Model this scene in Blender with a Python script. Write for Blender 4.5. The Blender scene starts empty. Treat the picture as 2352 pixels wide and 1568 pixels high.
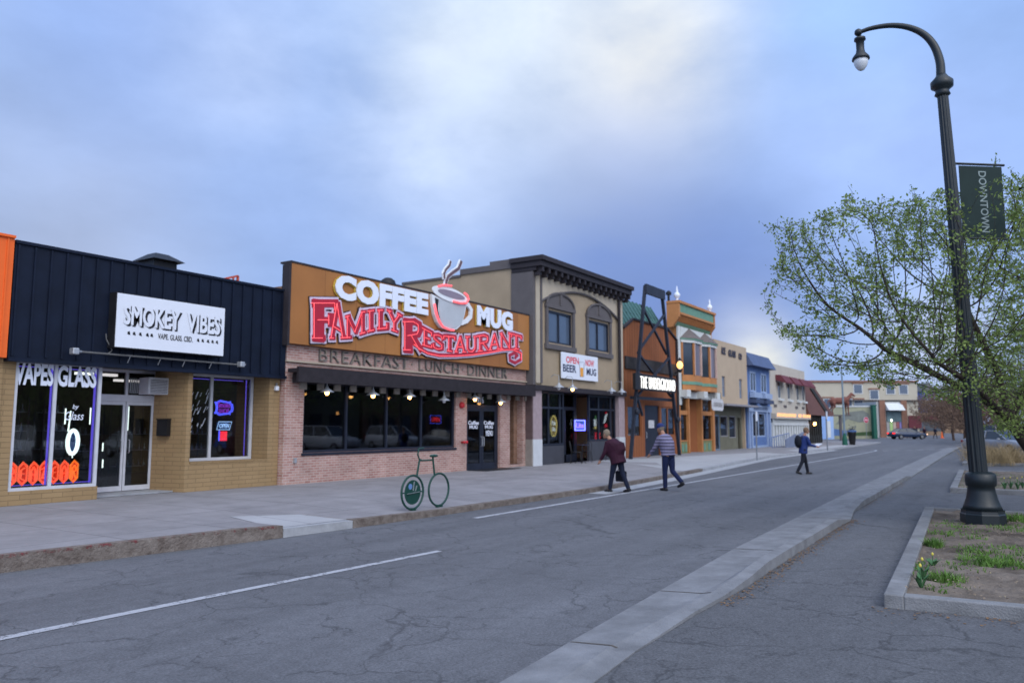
import bpy, bmesh, math, random
import numpy as np
from mathutils import Vector, Matrix
C = bpy.context.scene.collection
R = math.radians
random.seed(7)
# ------------------------------------------------------------------ camera, sky, sun, exposure
EYE = 1.7
YAW, PITCH, FPX, CX, CY = R(33.148), R(6.2276), 1787.0, 1176.0, 784.0   # calibrated from the street's vanishing point
cam = bpy.data.cameras.new('camera'); camo = bpy.data.objects.new('camera', cam); C.objects.link(camo)
camo.location = (0, 0, EYE); camo.rotation_euler = (math.pi/2 + PITCH, 0, YAW - math.pi/2)
cam.sensor_width = 36; cam.lens = FPX/2352*36; cam.clip_end = 2000; cam.clip_start = .05
bpy.context.scene.camera = camo; cam.dof.use_dof = True; cam.dof.focus_distance = 7.5; cam.dof.aperture_fstop = 1.8
vs = bpy.context.scene.view_settings
vs.view_transform = 'Standard'; vs.look = 'None'; vs.exposure = 0.0; vs.gamma = 1; vs.use_curve_mapping = False

def ray(x, y):
    u = (x-CX)/FPX; v = -(y-CY)/FPX
    fw = math.cos(PITCH)-v*math.sin(PITCH); up = math.sin(PITCH)+v*math.cos(PITCH)
    return Vector((fw*math.cos(YAW)+u*math.sin(YAW), fw*math.sin(YAW)-u*math.cos(YAW), up))
def P(x, y, Y=16.0):          # measured photo point -> point on a wall plane parallel to the street
    r = ray(x, y); t = Y/r.y; return Vector((r.x*t, Y, r.z*t+EYE))
def G(x, y, z=0.0):           # measured photo point -> point on the ground
    r = ray(x, y); t = (z-EYE)/r.z; return Vector((r.x*t, r.y*t, z))
def D(x, y, d):               # measured photo point at a known distance
    return ray(x, y)*d + Vector((0, 0, EYE))

W = bpy.data.worlds.new('World'); bpy.context.scene.world = W; W.use_nodes = True
nt = W.node_tree; nt.nodes.clear()
def wn(t, **k):
    n = nt.nodes.new(t)
    for a, b in k.items(): setattr(n, a, b)
    return n
SUN = Vector((-0.45, -0.62, 0.64)).normalized()
sky = wn('ShaderNodeTexSky', sky_type='NISHITA'); sky.sun_disc = False
sky.sun_elevation = math.asin(SUN.z); sky.sun_rotation = math.atan2(SUN.x, SUN.y); sky.ozone_density = 3.0
tc = wn('ShaderNodeTexCoord')
def lk(a, b): nt.links.new(a, b)
def mixc(f, a, b, mode='MIX'):
    m = wn('ShaderNodeMix', data_type='RGBA', blend_type=mode)
    for s, v in ((m.inputs[0], f), (m.inputs[6], a), (m.inputs[7], b)):
        if isinstance(v, (int, float)): s.default_value = v
        elif isinstance(v, tuple): s.default_value = v + (1,)
        else: lk(v, s)
    return m.outputs[2]
def mth(op, a, b=0.0, clamp=False):
    m = wn('ShaderNodeMath', operation=op, use_clamp=clamp)
    for s, v in ((m.inputs[0], a), (m.inputs[1], b)):
        if isinstance(v, (int, float)): s.default_value = v
        else: lk(v, s)
    return m.outputs[0]
mp = wn('ShaderNodeMapping'); mp.inputs['Scale'].default_value = (1, 1, 1.9); lk(tc.outputs['Generated'], mp.inputs[0])
def noise(scale, detail, rough, off):
    m2 = wn('ShaderNodeMapping'); m2.inputs['Location'].default_value = off; lk(mp.outputs[0], m2.inputs[0])
    n = wn('ShaderNodeTexNoise'); n.inputs['Scale'].default_value = scale; n.inputs['Detail'].default_value = detail
    n.inputs['Roughness'].default_value = rough; n.inputs['Distortion'].default_value = .1
    lk(m2.outputs[0], n.inputs['Vector']); return n.outputs['Fac']
nW = noise(3.0, 7, .6, (1.3, 5.1, 2.2)); nA = noise(2.2, 5, .5, (3.1, 1.7, .3)); nB = noise(5.5, 6, .55, (7.7, 2.2, 4.0)); nC = noise(1.3, 4, .5, (0, 9, 2))
def blob(px, py, rad, soft=.8):
    d = ray(px, py).normalized()
    v = wn('ShaderNodeVectorMath', operation='DOT_PRODUCT')
    nm = wn('ShaderNodeVectorMath', operation='NORMALIZE'); lk(tc.outputs['Generated'], nm.inputs[0]); lk(nm.outputs[0], v.inputs[0])
    v.inputs[1].default_value = d
    q = mth('MULTIPLY', mth('SUBTRACT', 1.0, v.outputs['Value']), mth('ADD', .45, mth('MULTIPLY', nW, 1.1)))
    return mth('POWER', 2.718, mth('MULTIPLY', q, -1.0/((1-math.cos(R(rad)))*.36)))
base = mixc(mth('MULTIPLY', nA, 1.0), (.24, .43, .92), (.42, .61, 1.02))
ns = mixc(1.0, sky.outputs[0], (.10, .10, .10), 'MULTIPLY')          # Nishita at strength 0.10
col = mixc(.80, ns, base)
def over(col, px, py, rad, c, k, soft=.9, n=None):
    f = mth('MULTIPLY', blob(px, py, rad, soft), k)
    if n is not None: f = mth('MULTIPLY', f, mth('MULTIPLY', n, 2.0))
    return mixc(mth('MINIMUM', f, 1.0), col, c)
col = over(col, 60, 420, 26, (.37, .47, .70), .8, .95, nA)
col = over(col, 200, 620, 16, (.40, .46, .63), .6, .9)
col = over(col, 350, 60, 15, (.30, .45, .86), .7, .9)
col = over(col, 560, 150, 9, (.56, .68, .95), .6, .9, nB)
col = over(col, 1450, 640, 21, (.165, .265, .56), .95, .98)
col = over(col, 1600, 690, 12, (.14, .21, .50), .75, .9)
col = over(col, 850, 560, 13, (.26, .41, .78), .6, .9)
col = over(col, 1550, 120, 26, (.45, .62, .96), .6, .98, nA)
col = over(col, 1300, 60, 18, (.69, .79, .91), .85, .98, nB)
col = over(col, 1500, 150, 10, (.80, .81, .79), .85, .98, nB)
col = over(col, 1040, 150, 8, (.72, .80, .86), .85, .98, nB)
col = over(col, 1000, 330, 12, (.60, .72, .97), .8, .9, nB)
col = over(col, 1450, 380, 9, (.55, .64, .90), .5, .9, nA)
col = over(col, 1950, 60, 9, (.36, .58, 1.0), .75, .9)
col = over(col, 1900, 300, 11, (.42, .58, .98), .75, .9, nA)
col = over(col, 1420, 620, 15, (.16, .25, .54), .6, .98, nB)
col = over(col, 1700, 600, 11, (.15, .24, .54), .55, .98)
col = over(col, 700, 520, 12, (.27, .38, .68), .4, .98)
col = over(col, 2150, 400, 12, (.36, .50, .90), .7, .9)
col = over(col, 1740, 835, 4.2, (.86, .85, .72), .9, .98, nB)
col = over(col, 1700, 760, 5, (.50, .58, .80), .5, .98, nA)
col = over(col, 2150, 790, 7, (.60, .66, .84), .7, .85)
dk = wn('ShaderNodeMapRange'); lk(nB, dk.inputs[0]); dk.inputs[1].default_value = .3; dk.inputs[2].default_value = .7; dk.inputs[3].default_value = 1.02; dk.inputs[4].default_value = 1.22
col = mixc(1.0, col, dk.outputs[0], 'MULTIPLY')
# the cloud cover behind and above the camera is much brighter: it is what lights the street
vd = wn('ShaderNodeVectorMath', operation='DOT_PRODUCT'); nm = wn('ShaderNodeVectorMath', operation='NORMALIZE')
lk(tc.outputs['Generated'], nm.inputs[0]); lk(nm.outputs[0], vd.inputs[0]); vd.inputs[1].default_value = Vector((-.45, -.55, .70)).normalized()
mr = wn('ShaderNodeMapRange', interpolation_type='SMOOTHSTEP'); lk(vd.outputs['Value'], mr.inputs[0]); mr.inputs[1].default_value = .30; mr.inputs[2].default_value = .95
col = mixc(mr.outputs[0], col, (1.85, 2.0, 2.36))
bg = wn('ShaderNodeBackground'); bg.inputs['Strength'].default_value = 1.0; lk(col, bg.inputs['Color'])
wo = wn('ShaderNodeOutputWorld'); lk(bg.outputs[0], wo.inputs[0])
sl = bpy.data.lights.new('sun', 'SUN'); sl.energy = .9; sl.angle = R(25); sl.color = (1, .96, .9)
so = bpy.data.objects.new('sun', sl); C.objects.link(so); so.rotation_euler = (-SUN).to_track_quat('-Z', 'Y').to_euler()
cy = bpy.context.scene.cycles
cy.max_bounces = 6; cy.transparent_max_bounces = 16; cy.glossy_bounces = 3; cy.diffuse_bounces = 3; cy.sample_clamp_indirect = 4

# ------------------------------------------------------------------ materials
MATS = {}
def M(name, col=(.5, .5, .5), rough=.7, var=.12, scale=3.0, bump=0.0, metal=0.0, spec=.3, emit=0.0, ecol=None, col2=None, fine=0.0):
    if name in MATS: return MATS[name]
    m = bpy.data.materials.new(name); m.use_nodes = True; t = m.node_tree; b = t.nodes['Principled BSDF']
    b.inputs['Roughness'].default_value = rough; b.inputs['Metallic'].default_value = metal; b.inputs['Specular IOR Level'].default_value = spec
    tcn = t.nodes.new('ShaderNodeTexCoord')
    n = t.nodes.new('ShaderNodeTexNoise'); n.inputs['Scale'].default_value = scale; n.inputs['Detail'].default_value = 8; n.inputs['Roughness'].default_value = .65
    t.links.new(tcn.outputs['Object'], n.inputs['Vector'])
    mx = t.nodes.new('ShaderNodeMix'); mx.data_type = 'RGBA'
    d = col2 if col2 else tuple(min(1, c*(1+var)) for c in col)
    a = tuple(c*(1-var) for c in col) if not col2 else col
    mx.inputs[6].default_value = a+(1,); mx.inputs[7].default_value = d+(1,)
    cr = t.nodes.new('ShaderNodeMapRange'); cr.inputs[1].default_value = .3; cr.inputs[2].default_value = .7
    t.links.new(n.outputs['Fac'], cr.inputs[0]); t.links.new(cr.outputs[0], mx.inputs[0])
    t.links.new(mx.outputs[2], b.inputs['Base Color'])
    if bump:
        n2 = t.nodes.new('ShaderNodeTexNoise'); n2.inputs['Scale'].default_value = fine or 60; n2.inputs['Detail'].default_value = 4
        t.links.new(tcn.outputs['Object'], n2.inputs['Vector'])
        bp = t.nodes.new('ShaderNodeBump'); bp.inputs['Strength'].default_value = bump; bp.inputs['Distance'].default_value = .02
        t.links.new(n2.outputs['Fac'], bp.inputs['Height']); t.links.new(bp.outputs[0], b.inputs['Normal'])
    if emit:
        b.inputs['Emission Color'].default_value = (ecol or col)+(1,); b.inputs['Emission Strength'].default_value = emit
    MATS[name] = m; return m
def brick(name, c1, c2, mortar, bw=.21, bh=.068, ms=.008, bias=0.0, bump=.3, stain=.3, rough=.85):
    m = bpy.data.materials.new(name); m.use_nodes = True; t = m.node_tree; b = t.nodes['Principled BSDF']; L = t.links.new
    b.inputs['Roughness'].default_value = rough; b.inputs['Specular IOR Level'].default_value = .2
    tcn = t.nodes.new('ShaderNodeTexCoord'); s = t.nodes.new('ShaderNodeSeparateXYZ'); L(tcn.outputs['Object'], s.inputs[0])
    ad = t.nodes.new('ShaderNodeMath'); ad.operation = 'ADD'; L(s.outputs[0], ad.inputs[0]); L(s.outputs[1], ad.inputs[1])
    cb = t.nodes.new('ShaderNodeCombineXYZ'); L(ad.outputs[0], cb.inputs[0]); L(s.outputs[2], cb.inputs[1])
    bt = t.nodes.new('ShaderNodeTexBrick'); L(cb.outputs[0], bt.inputs['Vector'])
    bt.inputs['Color1'].default_value = c1+(1,); bt.inputs['Color2'].default_value = c2+(1,); bt.inputs['Mortar'].default_value = mortar+(1,)
    bt.inputs['Scale'].default_value = 1; bt.inputs['Brick Width'].default_value = bw; bt.inputs['Row Height'].default_value = bh
    bt.inputs['Mortar Size'].default_value = ms; bt.inputs['Bias'].default_value = bias; bt.inputs['Mortar Smooth'].default_value = .3
    n = t.nodes.new('ShaderNodeTexNoise'); n.inputs['Scale'].default_value = 1.3; n.inputs['Detail'].default_value = 8; n.inputs['Roughness'].default_value = .7
    L(tcn.outputs['Object'], n.inputs['Vector'])
    cr = t.nodes.new('ShaderNodeMapRange'); cr.inputs[1].default_value = .3; cr.inputs[2].default_value = .75; cr.inputs[3].default_value = 1-stain; cr.inputs[4].default_value = 1+stain
    L(n.outputs['Fac'], cr.inputs[0])
    mx = t.nodes.new('ShaderNodeMix'); mx.data_type = 'RGBA'; mx.blend_type = 'MULTIPLY'; mx.inputs[0].default_value = 1
    L(bt.outputs['Color'], mx.inputs[6]); L(cr.outputs[0], mx.inputs[7]); L(mx.outputs[2], b.inputs['Base Color'])
    bp = t.nodes.new('ShaderNodeBump'); bp.inputs['Strength'].default_value = bump; bp.inputs['Distance'].default_value = -.01
    L(bt.outputs['Fac'], bp.inputs['Height']); L(bp.outputs[0], b.inputs['Normal'])
    MATS[name] = m; return m
def boards(name, c1, c2, step=.3, line=.06, axis=0, rough=.7, bump=.6, dark=.5):
    m = M(name, c1, rough, .1, 2.0); t = m.node_tree; b = t.nodes['Principled BSDF']; L = t.links.new
    tcn = t.nodes.new('ShaderNodeTexCoord'); s = t.nodes.new('ShaderNodeSeparateXYZ'); L(tcn.outputs['Object'], s.inputs[0])
    ad = t.nodes.new('ShaderNodeMath'); ad.operation = 'ADD'
    L(s.outputs[axis], ad.inputs[0])
    if axis == 0: L(s.outputs[1], ad.inputs[1])
    dv = t.nodes.new('ShaderNodeMath'); dv.operation = 'DIVIDE'; dv.inputs[1].default_value = step; L(ad.outputs[0], dv.inputs[0])
    fr = t.nodes.new('ShaderNodeMath'); fr.operation = 'FRACT'; L(dv.outputs[0], fr.inputs[0])
    lt = t.nodes.new('ShaderNodeMath'); lt.operation = 'LESS_THAN'; lt.inputs[1].default_value = line; L(fr.outputs[0], lt.inputs[0])
    fl = t.nodes.new('ShaderNodeMath'); fl.operation = 'FLOOR'; L(dv.outputs[0], fl.inputs[0])
    wn_ = t.nodes.new('ShaderNodeTexWhiteNoise'); wn_.noise_dimensions = '1D'; L(fl.outputs[0], wn_.inputs['W'])
    mx0 = t.nodes.new('ShaderNodeMix'); mx0.data_type = 'RGBA'; mx0.inputs[7].default_value = c2+(1,)
    src = b.inputs['Base Color'].links[0].from_socket
    mf = t.nodes.new('ShaderNodeMath'); mf.operation = 'MULTIPLY'; mf.inputs[1].default_value = .5; L(wn_.outputs['Value'], mf.inputs[0])
    L(mf.outputs[0], mx0.inputs[0]); L(src, mx0.inputs[6])
    mx = t.nodes.new('ShaderNodeMix'); mx.data_type = 'RGBA'; mx.inputs[7].default_value = tuple(c*dark for c in c1)+(1,)
    L(lt.outputs[0], mx.inputs[0]); L(mx0.outputs[2], mx.inputs[6]); L(mx.outputs[2], b.inputs['Base Color'])
    bp = t.nodes.new('ShaderNodeBump'); bp.inputs['Strength'].default_value = bump; bp.inputs['Distance'].default_value = .02; bp.invert = True
    L(lt.outputs[0], bp.inputs['Height']); L(bp.outputs[0], b.inputs['Normal'])
    return m
def glassmat(name, tint=(.55, .6, .65), refl=1.45, k=.75):
    m = bpy.data.materials.new(name); m.use_nodes = True; t = m.node_tree; t.nodes.clear(); L = t.links.new
    tr = t.nodes.new('ShaderNodeBsdfTransparent'); tr.inputs[0].default_value = tint+(1,)
    gl = t.nodes.new('ShaderNodeBsdfGlossy'); gl.inputs['Roughness'].default_value = .02; gl.inputs['Color'].default_value = (.9, .95, 1, 1)
    fr = t.nodes.new('ShaderNodeFresnel'); fr.inputs[0].default_value = refl
    mf = t.nodes.new('ShaderNodeMath'); mf.operation = 'MULTIPLY_ADD'; mf.inputs[1].default_value = k; mf.inputs[2].default_value = .0; mf.use_clamp = True
    L(fr.outputs[0], mf.inputs[0])
    mx = t.nodes.new('ShaderNodeMixShader'); L(mf.outputs[0], mx.inputs[0]); L(tr.outputs[0], mx.inputs[1]); L(gl.outputs[0], mx.inputs[2])
    o = t.nodes.new('ShaderNodeOutputMaterial'); L(mx.outputs[0], o.inputs[0]); MATS[name] = m; return m
def neon(name, col, s=4.0): return M(name, col, .5, 0, 1, emit=s, ecol=col)

# ------------------------------------------------------------------ mesh building
def wloc(o):
    v = Vector((0, 0, 0))
    while o is not None:
        if o.get('_loc'): return None
        v += o.location; o = o.parent
    return v
LOCAL = set()
def is_local(o):
    while o is not None:
        if o.name in LOCAL: return True
        o = o.parent
    return False
def tag(o, label=None, cat=None, group=None, kind=None):
    if label: o['label'] = label
    if cat: o['category'] = cat
    if group: o['group'] = group
    if kind: o['kind'] = kind
    return o
def T(name, label, cat, loc=(0, 0, 0), group=None, rotz=0.0, local=False):
    o = bpy.data.objects.new(name, None); C.objects.link(o); o.location = loc; o.rotation_euler = (0, 0, rotz); o.empty_display_size = .2
    if local or rotz: LOCAL.add(o.name)
    return tag(o, label, cat, group)
class MB:
    def __init__(s): s.v = []; s.f = []
    def add(s, vs, fs):
        n = len(s.v); s.v += [Vector(p) for p in vs]; s.f += [tuple(i+n for i in f) for f in fs]; return s
    def box(s, x0, x1, y0, y1, z0, z1):
        x0, x1 = sorted((x0, x1)); y0, y1 = sorted((y0, y1)); z0, z1 = sorted((z0, z1))
        return s.add([(x0, y0, z0), (x1, y0, z0), (x1, y1, z0), (x0, y1, z0), (x0, y0, z1), (x1, y0, z1), (x1, y1, z1), (x0, y1, z1)],
                     [(3, 2, 1, 0), (4, 5, 6, 7), (0, 1, 5, 4), (1, 2, 6, 5), (2, 3, 7, 6), (3, 0, 4, 7)])
    def bar(s, p, q, w, h=None, up=(0, 0, 1)):
        p = Vector(p); q = Vector(q); h = h or w; d = (q-p).normalized(); u = Vector(up)
        if abs(d.dot(u)) > .98: u = Vector((0, 1, 0))
        a = d.cross(u).normalized()*w/2; b = a.cross(d).normalized()*h/2
        return s.add([p-a-b, p+a-b, p+a+b, p-a+b, q-a-b, q+a-b, q+a+b, q-a+b], [(3, 2, 1, 0), (4, 5, 6, 7), (0, 1, 5, 4), (1, 2, 6, 5), (2, 3, 7, 6), (3, 0, 4, 7)])
    def tube(s, pts, r, n=8, cap=True, closed=False):
        pts = [Vector(p) for p in pts]; m = len(pts); rs = r if isinstance(r, (list, tuple)) else [r]*m
        n0 = len(s.v); prev = None
        for i, p in enumerate(pts):
            if closed: d = (pts[(i+1) % m]-pts[i-1]).normalized()
            else: d = (pts[min(i+1, m-1)]-pts[max(i-1, 0)]).normalized()
            if prev is None:
                u = Vector((0, 0, 1)) if abs(d.z) < .9 else Vector((1, 0, 0)); a = d.cross(u).normalized()
            else:
                a = (prev-d*prev.dot(d)); a = a.normalized() if a.length > 1e-6 else d.orthogonal().normalized()
            prev = a; b = d.cross(a)
            for k in range(n):
                t = 2*math.pi*k/n; s.v.append(p+(a*math.cos(t)+b*math.sin(t))*rs[i])
        for i in range(m if closed else m-1):
            j = (i+1) % m
            for k in range(n): s.f.append((n0+i*n+k, n0+i*n+(k+1) % n, n0+j*n+(k+1) % n, n0+j*n+k))
        if cap and not closed:
            s.f.append(tuple(n0+k for k in range(n))[::-1]); s.f.append(tuple(n0+(m-1)*n+k for k in range(n)))
        return s
    def lathe(s, c, prof, n=16, axis='z'):
        c = Vector(c); n0 = len(s.v)
        for r, z in prof:
            for k in range(n):
                t = 2*math.pi*k/n
                o = Vector((r*math.cos(t), r*math.sin(t), z)) if axis == 'z' else (Vector((r*math.cos(t), z, r*math.sin(t))) if axis == 'y' else Vector((z, r*math.cos(t), r*math.sin(t))))
                s.v.append(c+o)
        for i in range(len(prof)-1):
            for k in range(n): s.f.append((n0+i*n+k, n0+i*n+(k+1) % n, n0+(i+1)*n+(k+1) % n, n0+(i+1)*n+k))
        s.f.append(tuple(n0+k for k in range(n))[::-1]); s.f.append(tuple(n0+(len(prof)-1)*n+k for k in range(n)))
        return s
    def prism(s, poly, a, b, mode='y'):      # polygon (u,v) extruded from a to b; mode y: (x,z) plane, z: (x,y) plane, x: (y,z) plane
        mk = {'y': lambda p, t: (p[0], t, p[1]), 'z': lambda p, t: (p[0], p[1], t), 'x': lambda p, t: (t, p[0], p[1])}[mode]
        n = len(poly); vs_ = [mk(p, a) for p in poly]+[mk(p, b) for p in poly]
        return s.add(vs_, [tuple(range(n))[::-1], tuple(range(n, 2*n))]+[(i, (i+1) % n, n+(i+1) % n, n+i) for i in range(n)])
    def blob(s, c, rx, ry, rz, n=10, m=7, rot=None):
        c = Vector(c); n0 = len(s.v); rot = rot or Matrix.Identity(3)
        for i in range(1, m):
            t = math.pi*i/m
            for k in range(n):
                p = 2*math.pi*k/n; s.v.append(c+rot @ Vector((rx*math.sin(t)*math.cos(p), ry*math.sin(t)*math.sin(p), rz*math.cos(t))))
        s.v.append(c+rot @ Vector((0, 0, rz))); s.v.append(c-rot @ Vector((0, 0, rz))); a = len(s.v)-2
        for i in range(m-2):
            for k in range(n): s.f.append((n0+i*n+k, n0+(i+1)*n+k, n0+(i+1)*n+(k+1) % n, n0+i*n+(k+1) % n))
        for k in range(n):
            s.f.append((a, n0+k, n0+(k+1) % n)); s.f.append((a+1, n0+(m-2)*n+(k+1) % n, n0+(m-2)*n+k))
        return s
    def strokes(s, lines, w, y0, y1, disc=True):   # 2-D polylines on a wall, each a raised band
        i = 0
        for L in lines:
            for a, b in zip(L[:-1], L[1:]):
                a = Vector(a); b = Vector(b); d = (b-a)
                if d.length < 1e-5: continue
                d.normalize(); e = d*w*.28; n_ = Vector((-d.y, d.x))*w/2; i += 1; o = -.0008*(i % 9)
                a2 = a-e; b2 = b+e
                s.prism([tuple(a2-n_), tuple(b2-n_), tuple(b2+n_), tuple(a2+n_)], y1, y0+o)
        return s
    def build(s, name, mat, parent=None, smooth=False, origin=None, bevel=0.0, fix=True):
        me = bpy.data.meshes.new(name)
        if parent is not None: off = Vector((0, 0, 0)) if is_local(parent) else wloc(parent)
        else: off = Vector(origin) if origin is not None else Vector((0, 0, 0))
        me.from_pydata([p-off for p in s.v], [], s.f)
        if fix:
            bm = bmesh.new(); bm.from_mesh(me); bmesh.ops.recalc_face_normals(bm, faces=bm.faces); bm.to_mesh(me); bm.free()
        if isinstance(mat, str): mat = MATS[mat]
        me.materials.append(mat)
        if smooth:
            for p in me.polygons: p.use_smooth = True
        o = bpy.data.objects.new(name, me); C.objects.link(o)
        if parent is not None: o.parent = parent
        else: o.location = off
        if bevel:
            bv = o.modifiers.new('bevel', 'BEVEL'); bv.width = bevel; bv.segments = 2; bv.limit_method = 'ANGLE'
        return o
def bx(name, mat, parent, *a, **k): return MB().box(*a).build(name, mat, parent, **k)
def kids(o): return [c for c in bpy.data.objects if c.parent == o]
def dup(o, loc=None, rotz=None, label=None, group=None, scale=None):
    def rec(x, par):
        c = x.copy(); C.objects.link(c)
        if par is not None: c.parent = par
        for ch in CH.get(x.name, []): rec(ch, c)
        return c
    CH = {}
    for q in bpy.data.objects:
        if q.parent is not None: CH.setdefault(q.parent.name, []).append(q)
    c = rec(o, None)
    if loc is not None: c.location = loc
    if rotz is not None: c.rotation_euler = (0, 0, rotz)
    if scale is not None: c.scale = scale if isinstance(scale, tuple) else (scale,)*3
    if label: c['label'] = label
    if group: c['group'] = group
    return c
def holed(mb, x0, x1, z0, z1, y0, y1, holes):
    xs = sorted({x0, x1}|{min(max(h[0], x0), x1) for h in holes}|{min(max(h[1], x0), x1) for h in holes})
    for a, b in zip(xs[:-1], xs[1:]):
        if b-a < 1e-4: continue
        m = (a+b)/2; hs = sorted([(h[2], h[3]) for h in holes if h[0] < m < h[1]]); z = z0
        for h0, h1 in hs:
            if h0 > z+1e-4: mb.box(a, b, y0, y1, z, h0)
            z = max(z, h1)
        if z < z1-1e-4: mb.box(a, b, y0, y1, z, z1)
    return mb
def window(parent, x0, x1, z0, z1, y, fm, gm, fw=.05, ver=(), hor=(), dep=.08, name='window', sill=None, pane='pane'):
    f = MB(); f.box(x0, x0+fw, y, y+dep, z0, z1); f.box(x1-fw, x1, y, y+dep, z0, z1); f.box(x0+fw, x1-fw, y, y+dep, z0, z0+fw); f.box(x0+fw, x1-fw, y, y+dep, z1-fw, z1)
    for a in ver: f.box(a-fw/2, a+fw/2, y+.004, y+dep-.004, z0+fw, z1-fw)
    vx = sorted([x0+fw/2]+list(ver)+[x1-fw/2])
    for h in hor:
        for a, b in zip(vx[:-1], vx[1:]): f.box(a+fw/2, b-fw/2, y+.008, y+dep-.008, h-fw/2, h+fw/2)
    w = f.build(name, fm, parent)
    bx(pane, gm, w, x0+fw*.5, x1-fw*.5, y+dep*.55, y+dep*.55+.012, z0+fw*.5, z1-fw*.5)
    if sill: bx('sill', sill, w, x0-.04, x1+.04, y-.09, y-.002, z0-.07, z0-.002)
    return w
_fontcache = {}
def text_geo(s, bold=0.0, spacing=1.0):
    k = (s, bold, spacing)
    if k in _fontcache: return _fontcache[k]
    cu = bpy.data.curves.new('t', 'FONT'); cu.body = s; cu.size = 1; cu.extrude = .5; cu.offset = bold; cu.resolution_u = 3; cu.space_character = spacing
    o = bpy.data.objects.new('t', cu); C.objects.link(o)
    dg = bpy.context.evaluated_depsgraph_get(); me = bpy.data.meshes.new_from_object(o.evaluated_get(dg))
    vs_ = [v.co.copy() for v in me.vertices]; fs = [tuple(p.vertices) for p in me.polygons]
    bpy.data.objects.remove(o); bpy.data.curves.remove(cu); bpy.data.meshes.remove(me)
    xs = [v.x for v in vs_]; ys = [v.y for v in vs_]
    a, b, c, d = min(xs), max(xs), min(ys), max(ys)
    out = [((v.x-a)/(b-a), (v.y-c)/(d-c), v.z+.5) for v in vs_]
    _fontcache[k] = (out, fs); return out, fs
def words(mb, s, x0, x1, z0, z1, y, depth=.02, bold=0.0, spacing=1.0, fn=None, slant=0.0):
    out, fs = text_geo(s, bold, spacing)
    if fn is None: fn = lambda u, v, w: (x0+(x1-x0)*u+slant*(v-.5)*(z1-z0), y-depth*w, z0+(z1-z0)*v)
    mb.add([fn(u, v, w) for u, v, w in out], fs); return mb
def remeshed(mb, voxel, smooth=6):
    me = bpy.data.meshes.new('r'); me.from_pydata([tuple(v) for v in mb.v], [], mb.f)
    bm = bmesh.new(); bm.from_mesh(me); bmesh.ops.recalc_face_normals(bm, faces=bm.faces); bm.to_mesh(me); bm.free()
    o = bpy.data.objects.new('r', me); C.objects.link(o)
    r = o.modifiers.new('r', 'REMESH'); r.mode = 'VOXEL'; r.voxel_size = voxel
    s = o.modifiers.new('s', 'SMOOTH'); s.iterations = smooth; s.factor = .5
    dg = bpy.context.evaluated_depsgraph_get(); m2 = bpy.data.meshes.new_from_object(o.evaluated_get(dg))
    out = MB(); out.v = [v.co.copy() for v in m2.vertices]; out.f = [tuple(p.vertices) for p in m2.polygons]
    bpy.data.objects.remove(o); bpy.data.meshes.remove(me); bpy.data.meshes.remove(m2); return out
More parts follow.
